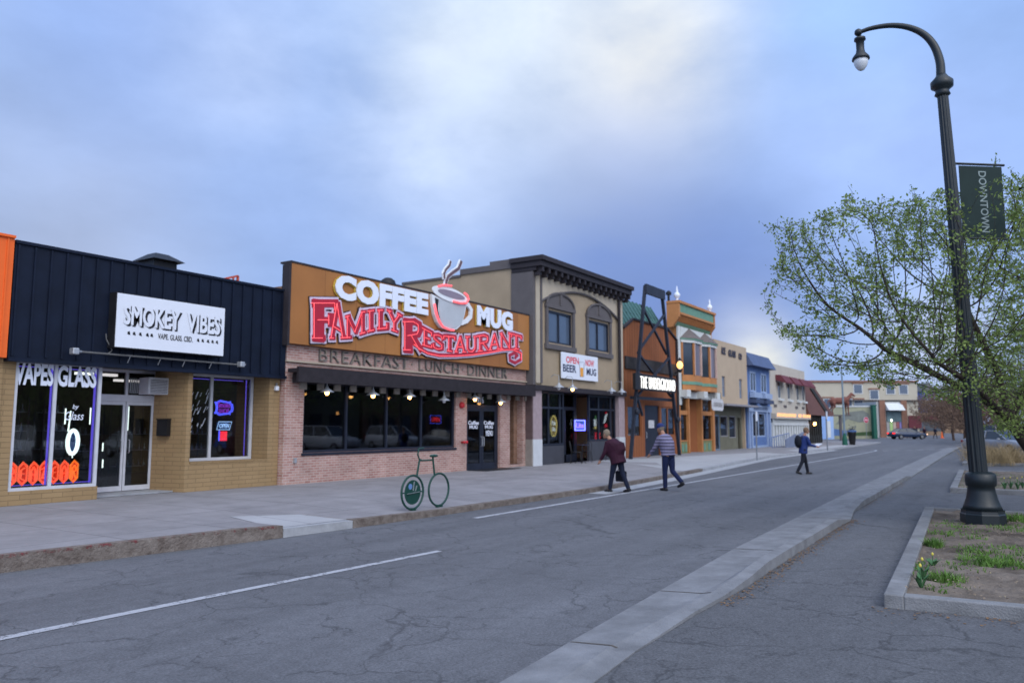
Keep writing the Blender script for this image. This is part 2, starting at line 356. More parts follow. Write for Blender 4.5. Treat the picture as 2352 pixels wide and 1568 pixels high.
# ------------------------------------------------------------------ ground
def asphalt(name, c, seed, crack=.65):
    m = bpy.data.materials.new(name); m.use_nodes = True; t = m.node_tree; b = t.nodes['Principled BSDF']; L = t.links.new
    b.inputs['Roughness'].default_value = .8; b.inputs['Specular IOR Level'].default_value = .25
    tcn = t.nodes.new('ShaderNodeTexCoord')
    def nz(s, d, r=.6, v=None):
        n = t.nodes.new('ShaderNodeTexNoise'); n.inputs['Scale'].default_value = s; n.inputs['Detail'].default_value = d; n.inputs['Roughness'].default_value = r
        L(v or tcn.outputs['Object'], n.inputs['Vector']); return n
    n1 = nz(.35, 6); n2 = nz(45, 3, .8); n3 = nz(1.6, 5)
    ad = t.nodes.new('ShaderNodeVectorMath'); ad.operation = 'MULTIPLY_ADD'; L(n3.outputs['Color'], ad.inputs[0]); ad.inputs[1].default_value = (.9, .9, 0); L(tcn.outputs['Object'], ad.inputs[2])
    def cracks(sc, w, thr):
        v = t.nodes.new('ShaderNodeTexVoronoi'); v.feature = 'DISTANCE_TO_EDGE'; v.inputs['Scale'].default_value = sc; L(ad.outputs[0], v.inputs['Vector'])
        r = t.nodes.new('ShaderNodeMapRange'); r.inputs[1].default_value = 0; r.inputs[2].default_value = w; r.inputs[3].default_value = 1; r.inputs[4].default_value = 0; L(v.outputs['Distance'], r.inputs[0])
        nn = nz(.5+sc*.3, 4); g = t.nodes.new('ShaderNodeMapRange'); g.inputs[1].default_value = thr; g.inputs[2].default_value = thr+.12; L(nn.outputs['Fac'], g.inputs[0])
        mu = t.nodes.new('ShaderNodeMath'); mu.operation = 'MULTIPLY'; L(r.outputs[0], mu.inputs[0]); L(g.outputs[0], mu.inputs[1]); return mu.outputs[0]
    ck = t.nodes.new('ShaderNodeMath'); ck.operation = 'MAXIMUM'; L(cracks(.62, .013, .36), ck.inputs[0]); L(cracks(1.9, .026, .47), ck.inputs[1])
    mx = t.nodes.new('ShaderNodeMix'); mx.data_type = 'RGBA'; mx.inputs[6].default_value = tuple(x*.78 for x in c)+(1,); mx.inputs[7].default_value = tuple(x*1.22 for x in c)+(1,); L(n1.outputs['Fac'], mx.inputs[0])
    r2 = t.nodes.new('ShaderNodeMapRange'); r2.inputs[1].default_value = .3; r2.inputs[2].default_value = .7; r2.inputs[3].default_value = .62; r2.inputs[4].default_value = 1.38; L(n2.outputs['Fac'], r2.inputs[0])
    m2 = t.nodes.new('ShaderNodeMix'); m2.data_type = 'RGBA'; m2.blend_type = 'MULTIPLY'; m2.inputs[0].default_value = 1; L(mx.outputs[2], m2.inputs[6]); L(r2.outputs[0], m2.inputs[7])
    m3 = t.nodes.new('ShaderNodeMix'); m3.data_type = 'RGBA'; m3.inputs[7].default_value = tuple(x*.3 for x in c)+(1,); L(m2.outputs[2], m3.inputs[6])
    mm = t.nodes.new('ShaderNodeMath'); mm.operation = 'MULTIPLY'; mm.inputs[1].default_value = crack; L(ck.outputs[0], mm.inputs[0]); L(mm.outputs[0], m3.inputs[0])
    n6 = nz(7, 4, .75); r6 = t.nodes.new('ShaderNodeMapRange'); r6.inputs[1].default_value = .3; r6.inputs[2].default_value = .7; r6.inputs[3].default_value = .86; r6.inputs[4].default_value = 1.14; L(n6.outputs['Fac'], r6.inputs[0])
    m6 = t.nodes.new('ShaderNodeMix'); m6.data_type = 'RGBA'; m6.blend_type = 'MULTIPLY'; m6.inputs[0].default_value = 1; L(m3.outputs[2], m6.inputs[6]); L(r6.outputs[0], m6.inputs[7]); m3 = m6
    mpx = t.nodes.new('ShaderNodeMapping'); mpx.inputs['Scale'].default_value = (.10, 1.5, 1); L(tcn.outputs['Object'], mpx.inputs[0]); n7 = nz(1.0, 3, .5, mpx.outputs[0])
    r7 = t.nodes.new('ShaderNodeMapRange'); r7.inputs[1].default_value = .3; r7.inputs[2].default_value = .7; r7.inputs[3].default_value = .84; r7.inputs[4].default_value = 1.12; L(n7.outputs['Fac'], r7.inputs[0])
    m7 = t.nodes.new('ShaderNodeMix'); m7.data_type = 'RGBA'; m7.blend_type = 'MULTIPLY'; m7.inputs[0].default_value = 1; L(m3.outputs[2], m7.inputs[6]); L(r7.outputs[0], m7.inputs[7]); m3 = m7
    # worn darker stains
    n5 = nz(.9, 6, .7); r5 = t.nodes.new('ShaderNodeMapRange'); r5.inputs[1].default_value = .55; r5.inputs[2].default_value = .75; r5.inputs[3].default_value = 0; r5.inputs[4].default_value = .5; L(n5.outputs['Fac'], r5.inputs[0])
    m4 = t.nodes.new('ShaderNodeMix'); m4.data_type = 'RGBA'; m4.inputs[7].default_value = tuple(x*.55 for x in c)+(1,); L(m3.outputs[2], m4.inputs[6]); L(r5.outputs[0], m4.inputs[0])
    L(m4.outputs[2], b.inputs['Base Color'])
    bp = t.nodes.new('ShaderNodeBump'); bp.inputs['Strength'].default_value = .35; bp.inputs['Distance'].default_value = .01; L(n2.outputs['Fac'], bp.inputs['Height']); L(bp.outputs[0], b.inputs['Normal'])
    MATS[name] = m
asphalt('asphalt', (.112, .115, .126), 0, .62)
asphalt('asphalt_lot', (.100, .102, .110), 3, .6)
def concrete(name, c, joint=1.5, stain=.25):
    m = brick(name, c, tuple(x*.93 for x in c), tuple(x*.5 for x in c), joint, joint, .011, 0, .15, stain)
    t = m.node_tree
    # horizontal slabs: use x,y
    for n in t.nodes:
        if n.type == 'COMBXYZ':
            s = [q for q in t.nodes if q.type == 'SEPXYZ'][0]
            t.links.new(s.outputs[0], n.inputs[0]); t.links.new(s.outputs[1], n.inputs[1])
        if n.type == 'TEX_BRICK': n.offset = 0
    return m
concrete('concrete_walk', (.235, .228, .238), 1.52, .22)
concrete('concrete_new', (.34, .345, .36), 3.0, .1)
M('kerb_old', (.085, .065, .055), .95, .4, 6.0, 1.0, col2=(.22, .19, .17), fine=30)
M('kerb_pale', (.30, .31, .33), .9, .2, 4.0, .3)
M('kerb_planter', (.11, .113, .118), .9, .25, 2.2, .5, col2=(.235, .24, .25))
M('red_paint', (.34, .05, .06), .8, .4, 9)
def painted(name, c, keep=.42):
    m = M(name, c, .7, .15, 30, .2); t = m.node_tree; L = t.links.new; b = t.nodes['Principled BSDF']
    tcn = t.nodes.new('ShaderNodeTexCoord'); n = t.nodes.new('ShaderNodeTexNoise'); n.inputs['Scale'].default_value = 7; n.inputs['Detail'].default_value = 8; n.inputs['Roughness'].default_value = .8
    L(tcn.outputs['Object'], n.inputs['Vector']); r = t.nodes.new('ShaderNodeMapRange'); r.inputs[1].default_value = keep-.06; r.inputs[2].default_value = keep+.05; L(n.outputs['Fac'], r.inputs[0])
    L(r.outputs[0], b.inputs['Alpha']); return m
painted('road_paint', (.36, .37, .40), .42)
painted('red_worn', (.22, .05, .055), .56)

MB().box(-120, 700, -300, 400, -.5, 0).build('road', 'asphalt', fix=True)['kind'] = 'structure'
kerbL = [(-30, 10.5), (-6, 10.35), (4.5, 10.1), (8.2, 9.65), (9.6, 9.55), (11.85, 9.48), (18.4, 9.42), (23, 9.76), (27, 10.1), (31.6, 10.54), (37, 11.1), (42.9, 11.6), (58, 11.65), (74, 11.9), (88, 12.3), (92, 14), (94, 17)]
SW = .20
def strip(mb, pts, w0, w1, z0, z1):   # band between offsets w0..w1 to +Y of a polyline
    for (x0, y0), (x1, y1) in zip(pts[:-1], pts[1:]):
        mb.add([(x0, y0+w0, z0), (x1, y1+w0, z0), (x1, y1+w1, z0), (x0, y0+w1, z0), (x0, y0+w0, z1), (x1, y1+w0, z1), (x1, y1+w1, z1), (x0, y0+w1, z1)],
               [(3, 2, 1, 0), (4, 5, 6, 7), (0, 1, 5, 4), (2, 3, 7, 6), (1, 2, 6, 5), (3, 0, 4, 7)])
    return mb

def seg(pts, a, b):
    out = []
    for (x0, y0), (x1, y1) in zip(pts[:-1], pts[1:]):
        if x1 <= a or x0 >= b: continue
        f = lambda x: y0+(y1-y0)*(x-x0)/(x1-x0)
        if not out: out.append((max(a, x0), f(max(a, x0))))
        out.append((min(b, x1), f(min(b, x1))))
    return out
xr0, xr1 = G(656, 1235).x, G(805, 1212).x
def interp0(pts, x):
    for (x0, y0), (x1, y1) in zip(pts[:-1], pts[1:]):
        if x0 <= x <= x1: return y0+(y1-y0)*(x-x0)/(x1-x0)
    return pts[-1][1]
KH = [(-30, SW), (7.6, SW), (xr0, SW-.02), (xr0+.01, SW-.07), (xr1, SW-.075), (xr1+.01, SW-.06), (xr1+2, SW-.09), (200, SW-.10)]
def Zs(x, y):                       # the sidewalk falls gently toward the kerb
    e = interp0(KH, x); u = max(0, min(1, (y-interp0(kerbL, x)-.158)/2.4)); return e+(SW-e)*u
def surf(mb, xs_, ylo, yhi, n, lift, base=None):
    n0 = len(mb.v)
    for x in xs_:
        a_, b_ = ylo(x), yhi(x)
        for j in range(n+1): y = a_+(b_-a_)*j/n; mb.v.append(Vector((x, y, Zs(x, y)+lift)))
    for i in range(len(xs_)-1):
        for j in range(n): mb.f.append((n0+i*(n+1)+j, n0+(i+1)*(n+1)+j, n0+(i+1)*(n+1)+j+1, n0+i*(n+1)+j+1))
    return mb
SX = sorted(set([x for x, _ in kerbL if x <= 90]+[x for x, _ in KH if -30 < x < 90]+[-30, -10, 0, 6, 13, 15, 17, 20, 25, 35, 40, 50, 65]))
sw = MB(); surf(sw, SX, lambda x: interp0(kerbL, x)+.158, lambda x: interp0(kerbL, x)+2.558, 6, 0); n0 = len(sw.v)
for x in SX: sw.v += [Vector((x, interp0(kerbL, x)+2.558, SW)), Vector((x, 60, SW))]
for i in range(len(SX)-1): sw.f.append((n0+2*i, n0+2*i+2, n0+2*i+3, n0+2*i+1))
tag(sw.build('sidewalk', 'concrete_walk', fix=False), kind='structure')
def kstrip(mb, a, b, w0, w1, lo, lift):
    ps = [p for p in seg(kerbL, a, b)]; xs_ = sorted(set([x for x, _ in ps]+[x for x, _ in KH if a < x < b])); 
    for xa, xb in zip(xs_[:-1], xs_[1:]):
        ya, yb = interp0(kerbL, xa), interp0(kerbL, xb); za, zb_ = interp0(KH, xa+1e-4)+lift, interp0(KH, xb-1e-4)+lift
        mb.add([(xa, ya+w0, lo if lo < 0 else za-lo), (xb, yb+w0, lo if lo < 0 else zb_-lo), (xb, yb+w1, lo if lo < 0 else za-lo), (xa, ya+w1, lo if lo < 0 else za-lo), (xa, ya+w0, za), (xb, yb+w0, zb_), (xb, yb+w1, zb_), (xa, ya+w1, za)],
               [(3, 2, 1, 0), (4, 5, 6, 7), (0, 1, 5, 4), (2, 3, 7, 6), (1, 2, 6, 5), (3, 0, 4, 7)])
    return mb
tag(kstrip(MB(), -30, xr0, 0, .16, -.05, .003).build('kerb_old', 'kerb_old'), kind='structure')
tag(kstrip(MB(), xr0+.011, xr1, 0, .16, -.05, .003).build('kerb_ramp', 'kerb_pale'), kind='structure')
tag(kstrip(MB(), xr1+.011, 29, 0, .16, -.05, .003).build('kerb_street', 'kerb_old'), kind='structure')
tag(kstrip(MB(), 29, 90, 0, .16, -.05, .003).build('kerb_far', 'kerb_pale'), kind='structure')
tag(kstrip(MB(), 0, xr0, -.003, .03, .035, .006).build('kerb_red_paint', 'red_worn'), kind='structure')
# gutter pan along the kerb
k = strip(MB(), seg(kerbL, 18, 60), -.5, -.001, -.05, .006); tag(k.build('gutter_pan', 'kerb_pale'), kind='structure')
def interp0(pts, x):
    for (x0, y0), (x1, y1) in zip(pts[:-1], pts[1:]):
        if x0 <= x <= x1: return y0+(y1-y0)*(x-x0)/(x1-x0)
# pale new slabs
q0_, q1_ = G(528, 1183, SW), G(688, 1176, SW)
mb = MB(); rows = 6; ea, eb = Vector((xr0+.02, interp0(kerbL, xr0+.02)+.165)), Vector((xr1, interp0(kerbL, xr1)+.165)); fa, fb = q0_.xy, q1_.xy
for i in range(rows+1):
    for j in range(rows+1):
        p = ea.lerp(eb, i/rows).lerp(fa.lerp(fb, i/rows), j/rows); mb.v.append(Vector((p.x, p.y, Zs(p.x, p.y)+.006)))
mb.f = [(i*(rows+1)+j, (i+1)*(rows+1)+j, (i+1)*(rows+1)+j+1, i*(rows+1)+j+1) for i in range(rows) for j in range(rows)]
tag(mb.build('ramp_slab', 'concrete_new', fix=False), kind='structure')
NX = [27, 29, 31, 33, 35, 37, 40, 43, 47]
tag(surf(MB(), NX, lambda x: interp0(kerbL, x)+.17, lambda x: [10.6, 13, 16, 16, 14.6, 14.4, 14.1, 13.7, 13.3][NX.index(x)], 10, .005).build('new_slab', 'concrete_new', fix=False), kind='structure')
NX2 = [52, 58, 64, 70]
tag(surf(MB(), NX2, lambda x: interp0(kerbL, x)+.3, lambda x: interp0(kerbL, x)+1.3, 4, .005).build('far_slab', 'concrete_new', fix=False), kind='structure')
# lane lines
def line(name, pts, w):
    mb = MB()
    for a, b in zip(pts[:-1], pts[1:]):
        a = Vector(a); b = Vector(b); d = (b-a).normalized(); n = Vector((-d.y, d.x))*w/2
        mb.add([(*(a-n), .005), (*(b-n), .005), (*(b+n), .005), (*(a+n), .005)], [(0, 1, 2, 3)])
    return tag(mb.build(name, 'road_paint', fix=False), kind='structure')
line('lane_marking', [(-8, 7.3), (3.18, 7.0), (4.9, 6.95)], .12); line('lane_marking', [(4.905, 6.95), (8.61, 6.81)], .11)
line('lane_marking', [(12.0, 8.66), (22.2, 8.62), (43, 8.58), (55, 8.6), (59.5, 8.72), (62, 9.0), (62.8, 9.5), (62.2, 10.2)], .14)
for i in range(9):
    a = G(1975+i*26, 1037-i*.9)
    b = G(1990+i*26, 1037-i*.9)
    line('crosswalk_marking', [(a.x, a.y), (b.x, b.y)], .35)
a, b = G(2195, 1021), G(2300, 1021); line('stop_line', [(a.x, a.y), (b.x, b.y)], .9)
a, b = G(2205, 1008), G(2300, 1008); line('stop_line', [(a.x, a.y), (b.x, b.y)], .9)
# median: raised concrete strip, lot beyond it
mL = [(-8, 2.2), (-1, 2.62), (4.48, 3.02), (5.97, 3.14), (11.1, 3.49), (24.6, 4.0), (50, 4.72), (72, 5.2)]
def interp(pts, x):
    for (x0, y0), (x1, y1) in zip(pts[:-1], pts[1:]):
        if x0 <= x <= x1: return y0+(y1-y0)*(x-x0)/(x1-x0)
    return pts[-1][1] if x > pts[-1][0] else pts[0][1]
wid = [(-8, .52), (4.6, .56), (6.3, .55), (8.3, .74), (10.2, .80), (11.4, .85), (14.6, .88), (15.6, .95), (17, .78), (20, .82), (30, .9), (72, .95)]
hgt = [(-8, .02), (5.6, .02), (7.8, .05), (9.5, .13), (14.4, .13), (15.4, .04), (17.0, .04), (18.4, .13), (28, .13), (29.5, .04), (72, .12)]
xs = [-8, -4, 0, 2, 4, 5.6, 7, 7.8, 8.6, 9.5, 11, 12.5, 14.4, 15.4, 17, 18.4, 20, 24, 28, 29.5, 32, 40, 50, 60, 72]
mb = MB(); gp = MB()
for a, b in zip(xs[:-1], xs[1:]):
    r = []
    for x in (a, b):
        y = interp(mL, x); w = interp(wid, x); h = interp(hgt, x)
        r.append([(x, y, .006), (x, y-w*.66, .03), (x, y-w+.14, h), (x, y-w, h-.008), (x, y-w-.004, -.1), (x, y, -.1)])
    vs_ = r[0]+r[1]; mb.add(vs_, [(i, i+6, (i+1) % 6+6, (i+1) % 6) for i in range(6)])
    if b in (4, 7.8, 5.6, 11, 15.4, 18.4):
        x = b; y = interp(mL, x); w = interp(wid, x); h = interp(hgt, x)
        gp.add([(x-.012, y-.01, .0085), (x+.012, y-.01, .0085), (x+.012, y-w*.66, .034), (x-.012, y-w*.66, .034)], [(0, 1, 2, 3)])
        gp.add([(x-.012, y-w*.66, .034), (x+.012, y-w*.66, .034), (x+.012, y-w+.14, h+.004), (x-.012, y-w+.14, h+.004)], [(0, 1, 2, 3)])
M('median_concrete', (.18, .185, .197), .9, .28, 2.2, .5); M('joint_dirt', (.09, .08, .07), .95, .3, 8)
tag(mb.build('median_kerb', 'median_concrete'), kind='structure'); tag(gp.build('median_kerb_joints', 'joint_dirt', fix=False), kind='structure')
mb = MB().add([(7.05, 2.83, .034), (7.5, 2.66, .045), (7.52, 2.69, .044), (7.07, 2.86, .034)], [(0, 1, 2, 3)])
lot = [(x, interp(mL, x)-interp(wid, x)-.006) for x in xs]
tag(MB().prism(lot+[(72, -60), (-8, -60)], -.05, .004, 'z').build('pavement', 'asphalt_lot'), kind='structure')
# dirt and dead leaves caught along the median kerb
M('leaf_litter', (.10, .06, .035), .95, .5, 20, col2=(.24, .14, .07))
random.seed(3); mb = MB()
for i in range(1300):
    u = random.random()
    if u < .65: x = random.uniform(7.5, 15.5); y = interp(mL, x)-interp(wid, x)-.02-abs(random.gauss(0, .09))
    elif u < .85: x = random.uniform(17.5, 26); y = interp(mL, x)-interp(wid, x)-.02-abs(random.gauss(0, .10))
    else: y = random.uniform(-2.0, 1.3); x = 8.26+(1.2-y)*.08-.05-abs(random.gauss(0, .16))
    a = random.uniform(0, 6.28); s = random.uniform(.008, .022); z = .008+random.random()*.012
    d = Vector((math.cos(a), math.sin(a), random.uniform(-.3, .3)))*s; e = Vector((-math.sin(a), math.cos(a), random.uniform(-.3, .3)))*s*.6; p = Vector((x, y, z))
    mb.add([p-d, p+e, p+d, p-e], [(0, 1, 2, 3)])
tag(mb.build('leaf_litter', 'leaf_litter', fix=False), kind='stuff')

mb = MB()
for i in range(4200):
    x = random.uniform(8.6, 17); y = random.uniform(-2.6, 1.15)
    if math.sin(x*1.9)*math.sin(y*2.3+x)+random.gauss(0, .3) < .0: continue
    a = random.uniform(0, 6.28); s = random.uniform(.008, .024); z = .115+random.random()*.02
    d = Vector((math.cos(a), math.sin(a), random.uniform(-.3, .3)))*s; e = Vector((-math.sin(a), math.cos(a), random.uniform(-.3, .3)))*s*.6; p = Vector((x, y, z))
    mb.add([p-d, p+e, p+d, p-e], [(0, 1, 2, 3)])
M('mulch', (.10, .07, .045), .95, .5, 20, col2=(.30, .24, .18)); tag(mb.build('mulch_litter', 'mulch', fix=False), kind='stuff')
# ------------------------------------------------------------------ planters
M('soil', (.045, .034, .026), .95, .4, 1.3, 1.0, col2=(.20, .165, .135), fine=18); M('grass', (.05, .12, .02), .8, .3, 5, col2=(.12, .22, .04)); M('dry_grass', (.32, .24, .13), .9, .3, 6)
M('stem_green', (.05, .13, .05), .7, .2, 9); M('petal_yellow', (.55, .47, .08), .6, .1, 8); M('dry_weed', (.30, .25, .16), .9, .4, 7)
def planter(c0, c1, depthY, label, kh=.13):
    (xa, ya), (xb, yb) = c0, c1        # left edge near -> far ; extends to -Y
    t = T('planter_bed', label, 'planter', (xa, ya, 0)); k = MB(); w = .17
    d = Vector((xb-xa, yb-ya)).normalized(); n = Vector((d.y, -d.x)); A = Vector(c0); B = Vector(c1)
    def quad(m, p, q, r, s, z0, z1): m.prism([tuple(p), tuple(q), tuple(r), tuple(s)], z0, z1, 'z')
    e0 = Vector((.40, -depthY)); e1 = Vector((.3, -depthY))
    quad(k, A, B, B+n*w, A+n*w, -.02, kh)
    g = MB(); quad(g, A+n*w+d*.006, A+e0+d*.006, A+e0+d*w, A+n*w+d*w, -.02, kh-.004)
    quad(g, B+n*w-d*w, B+e1-d*w, B+e1, B+n*w, -.02, kh-.004)
    k.add(g.v, g.f); k.build('kerb_stone', 'kerb_planter', t, bevel=.012)
    s = MB(); nx, ny = 90, 50; vs_ = []
    for i in range(nx+1):
        for j in range(ny+1):
            p = A.lerp(B, .012+.976*i/nx)+n*w*.9+(Vector((0.36, -depthY)))*(j/ny); h = kh-.045+.022*math.sin(i*1.3+j*.7)*math.sin(j*1.1)+random.uniform(-.02, .02)
            vs_.append((p.x, p.y, h))
    s.add(vs_, [(i*(ny+1)+j, (i+1)*(ny+1)+j, (i+1)*(ny+1)+j+1, i*(ny+1)+j+1) for i in range(nx) for j in range(ny)]); s.build('soil', 'soil', t, smooth=True, fix=False)
    return t
planter((8.26, 1.2), (17.55, 1.72), 5, 'concrete edged planter bed of bare soil and weeds at the foot of the street lamp')
a, b = G(2182, 1131), G(2203, 1086); planter((a.x, a.y), (b.x, b.y), 7, 'second planter bed with yellow daffodils along its front kerb')
a, b = G(2210, 1069), G(2225, 1046); planter((a.x, a.y), (b.x, b.y), 8, 'third planter bed far off planted with tan ornamental grass')
def tuft(mb, x, y, z, n, h, spread):
    for i in range(n):
        a = random.uniform(0, 6.283); r = random.random()**.5*spread; bx_ = x+r*math.cos(a); by = y+r*math.sin(a)
        l = h*random.uniform(.5, 1.1); lean = Vector((random.gauss(0, .35), random.gauss(0, .35), 1)).normalized()*l
        w = Vector((math.cos(a+1.3), math.sin(a+1.3), 0))*random.uniform(.004, .009); p = Vector((bx_, by, z)); m_ = p+lean*.55; q = p+lean+Vector((0, 0, -l*.12))+Vector((lean.x, lean.y, 0))*.3
        mb.add([p-w, p+w, m_+w*.8, m_-w*.8, q], [(0, 1, 2, 3), (3, 2, 4)])
gr = MB(); random.seed(11)
def gp_(px, py, z=.09): g = G(px, py, z); return g.x, g.y
for px, py, n, h, sp in [(2145, 1252, 170, .16, .13), (2172, 1332, 200, .15, .2), (2265, 1292, 260, .14, .32), (2330, 1300, 160, .13, .25), (2240, 1262, 160, .09, .3), (2340, 1196, 300, .18, .3), (2325, 1215, 160, .1, .35),
                         (2160, 1225, 90, .10, .2), (2170, 1205, 90, .08, .25), (2245, 1235, 60, .08, .2), (2318, 1262, 90, .1, .25), (2280, 1276, 120, .1, .3), (2210, 1300, 90, .08, .3), (2125, 1300, 50, .08, .15), (2150, 1352, 60, .07, .15), (2200, 1350, 50, .06, .15)]:
    x, y = gp_(px, py); tuft(gr, x, y, .07, n, h, sp)
for i in range(2200):
    x = random.uniform(8.7, 17.2); y = random.uniform(-2.5, 1.25)
    if math.sin(x*1.7+y*2.1)+math.sin(y*3.3-x) > .15: tuft(gr, x, y, .08, 3, .055, .09)
for i in range(300):
    g = G(random.uniform(2190, 2340), random.uniform(1090, 1126), .07); tuft(gr, g.x, g.y, .07, 2, .08, .15)
tag(gr.build('grass', 'grass', fix=False), 'tufts of green grass growing in the bare planter beds', kind='stuff')
dr = MB()
for px in range(2228, 2345, 6):
    g = G(px, 1066+random.uniform(-10, 4), .05); tuft(dr, g.x, g.y, .05, 90, 1.15, .45)
tag(dr.build('ornamental_grass', 'dry_grass', fix=False), 'tan dry ornamental grass standing in the third planter', kind='stuff')
wd = MB()
for i in range(1300):
    x = random.uniform(8.6, 17); y = random.uniform(-2.5, 1.2)
    if math.sin(x*2.3+1)*math.cos(y*2.9)+random.gauss(0, .4) > .1: tuft(wd, x, y, .06, 2, .05, .1)
tag(wd.build('dead_weeds', 'dry_weed', fix=False), 'dead straw coloured weeds scattered over planter soil', kind='stuff')
def flower(x, y, z, label, h=.2, group='yellow flowers in the planter beds', bloom=True):
    t = T('tulip', label, 'flower', (x, y, z), group)
    L = MB()
    for k in range(7):
        a = k*.9+random.random(); d = Vector((math.cos(a), math.sin(a), 0)); s = Vector((-d.y, d.x, 0))*.022; p = Vector((x, y, z))
        L.add([p-s*.4, p+s*.4, p+d*.05+s+Vector((0, 0, h*.5)), p+d*.05-s+Vector((0, 0, h*.5)), p+d*.11+Vector((0, 0, h*.75))], [(0, 1, 2, 3), (3, 2, 4)])
    L.build('leaf', 'stem_green', t, fix=False)
    MB().tube([(x, y, z), (x+.01, y, z+h)], .005, 5).build('stem', 'stem_green', t)
    MB().lathe((x+.01, y, z+h), [(.004, 0), (.013, .008), (.014, .02), (.010, .034), (.004, .038)], 8).build('bloom', 'petal_yellow', t, smooth=True)
x, y = gp_(2120, 1330); flower(x, y, .08, 'yellow tulip bud by the front planter kerb, left of the others')
x, y = gp_(2116, 1352); flower(x, y, .08, 'yellow tulip nearest the planter corner with drooping wide leaves', .22)
x, y = gp_(2143, 1300); flower(x, y, .08, 'low tulip plant deeper in the first planter bed behind the others', .13)
for i, (px, py) in enumerate([(2308, 1124), (2322, 1122), (2338, 1124), (2349, 1121)]):
    x, y = gp_(px, py); flower(x, y, .08, 'daffodil %s on the front edge of the second planter' % ['nearest the lamp post', 'second from the lamp post', 'second from the photo edge', 'at the photo edge'][i], .28)
# ------------------------------------------------------------------ shared building materials
brick('brick_ochre', (.29, .195, .10), (.315, .215, .112), (.205, .14, .075), .40, .10, .008, 0, .35, .1)
brick('brick_pink', (.42, .26, .22), (.31, .15, .125), (.45, .37, .34), .21, .068, .010, -.1, .3, .22)
brick('brick_side', (.20, .10, .06), (.26, .14, .09), (.2, .15, .12), .21, .068, .008, 0, .3, .2)
M('metal_navy', (.006, .010, .023), .5, .3, 2, .05, spec=.18); M('orange_panel', (.78, .13, .02), .5, .06); M('white_frame', (.50, .51, .55), .5, .1, 4)
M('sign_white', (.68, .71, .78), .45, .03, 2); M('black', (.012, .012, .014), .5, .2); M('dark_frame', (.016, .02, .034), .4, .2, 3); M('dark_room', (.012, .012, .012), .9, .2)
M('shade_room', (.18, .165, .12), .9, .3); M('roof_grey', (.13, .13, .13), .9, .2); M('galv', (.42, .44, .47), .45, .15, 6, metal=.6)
M('tan_stucco', (.325, .255, .175), .9, .10, 1.2, .35, fine=70); M('taupe_trim', (.105, .095, .098), .85, .1, 2, .15); M('cornice_dark', (.026, .022, .027), .7, .2, 3); M('light_trim', (.42, .36, .28), .85, .08, 2, .15)
M('upper_glass', (.07, .10, .15), .12, .1, 1, spec=.5)
M('gold', (.55, .36, .06), .4, .2, 8, metal=.3); M('white_letter', (.72, .76, .86), .4, .02)
glassmat('glass_shop', (.50, .53, .54), 1.5, 1.5); glassmat('glass_dark', (.38, .38, .40), 1.45); glassmat('glass_clear', (.8, .85, .85), 1.4)
neon('tube_white', (.9, 1, .92), 6); neon('tube_ceiling', (1, .97, .88), 5); neon('neon_red', (1.0, .14, .06), 3.2); neon('neon_red_deep', (1.0, .03, .05), 4.5); neon('neon_blue', (.10, .12, 1.0), 5); neon('neon_violet', (.20, .13, 1.0), 2.0)
neon('neon_magenta', (.45, .05, .8), 1.8); neon('neon_ice', (.45, .65, 1.0), 3.2); neon('neon_yellow', (1.0, .85, .25), 4); neon('neon_green', (.35, 1, .35), 1.5); neon('bulb_warm', (1.0, .48, .13), 14); neon('neon_white', (.9, 1.0, .95), 5); neon('neon_pink', (1, .13, .15), .9); neon('neon_orange', (1, .22, .03), 3)
M('screen_blue', (.03, .07, .2), .3, .2, 4, emit=.25, ecol=(.10, .2, .5))
FP = 16.0
def shell(parent, x0, x1, y0, y1, zt, wallm, left=True, right=True, back=True, roof='roof_grey', zl=0, rz=None):
    m = MB()
    if left: m.box(x0, x0+.2, y0, y1, zl, zt)
    if right: m.box(x1-.2, x1, y0, y1, zl, zt)
    if back: m.box(x0+.2, x1-.2, y1-.2, y1, zl, zt)
    m.build('side_wall', wallm, parent); rz = rz or zt-.5
    bx('roof', roof, parent, x0+.21, x1-.21, y0, y1-.21, rz-.15, rz)

# ------------------------------------------------------------------ far left: orange fronted neighbour
t = T('shop_building', 'building at the left photo edge with bright orange metal front above ochre brick', 'building', (3.5, 16.2, 0))
bx('fascia', 'orange_panel', t, .2, 7.03, 15.98, 16.3, 2.99, 5.28); m = MB()
for i in range(17): m.box(.5+i*.4, .53+i*.4, 15.96, 15.979, 3.0, 5.27)
m.build('panel_seam', 'orange_panel', t); bx('cap_trim', 'orange_panel', t, .2, 7.03, 15.93, 16.32, 5.281, 5.33)
bx('wall', 'brick_ochre', t, .2, 7.06, 16.15, 16.35, 0, 2.989); shell(t, .2, 7.06, 16.36, 26, 4.9, 'brick_ochre')

# ------------------------------------------------------------------ vape shop
S = T('shop_building', 'low shop with black ribbed metal parapet over ochre painted brick', 'building', (10.3, 16.2, 0))
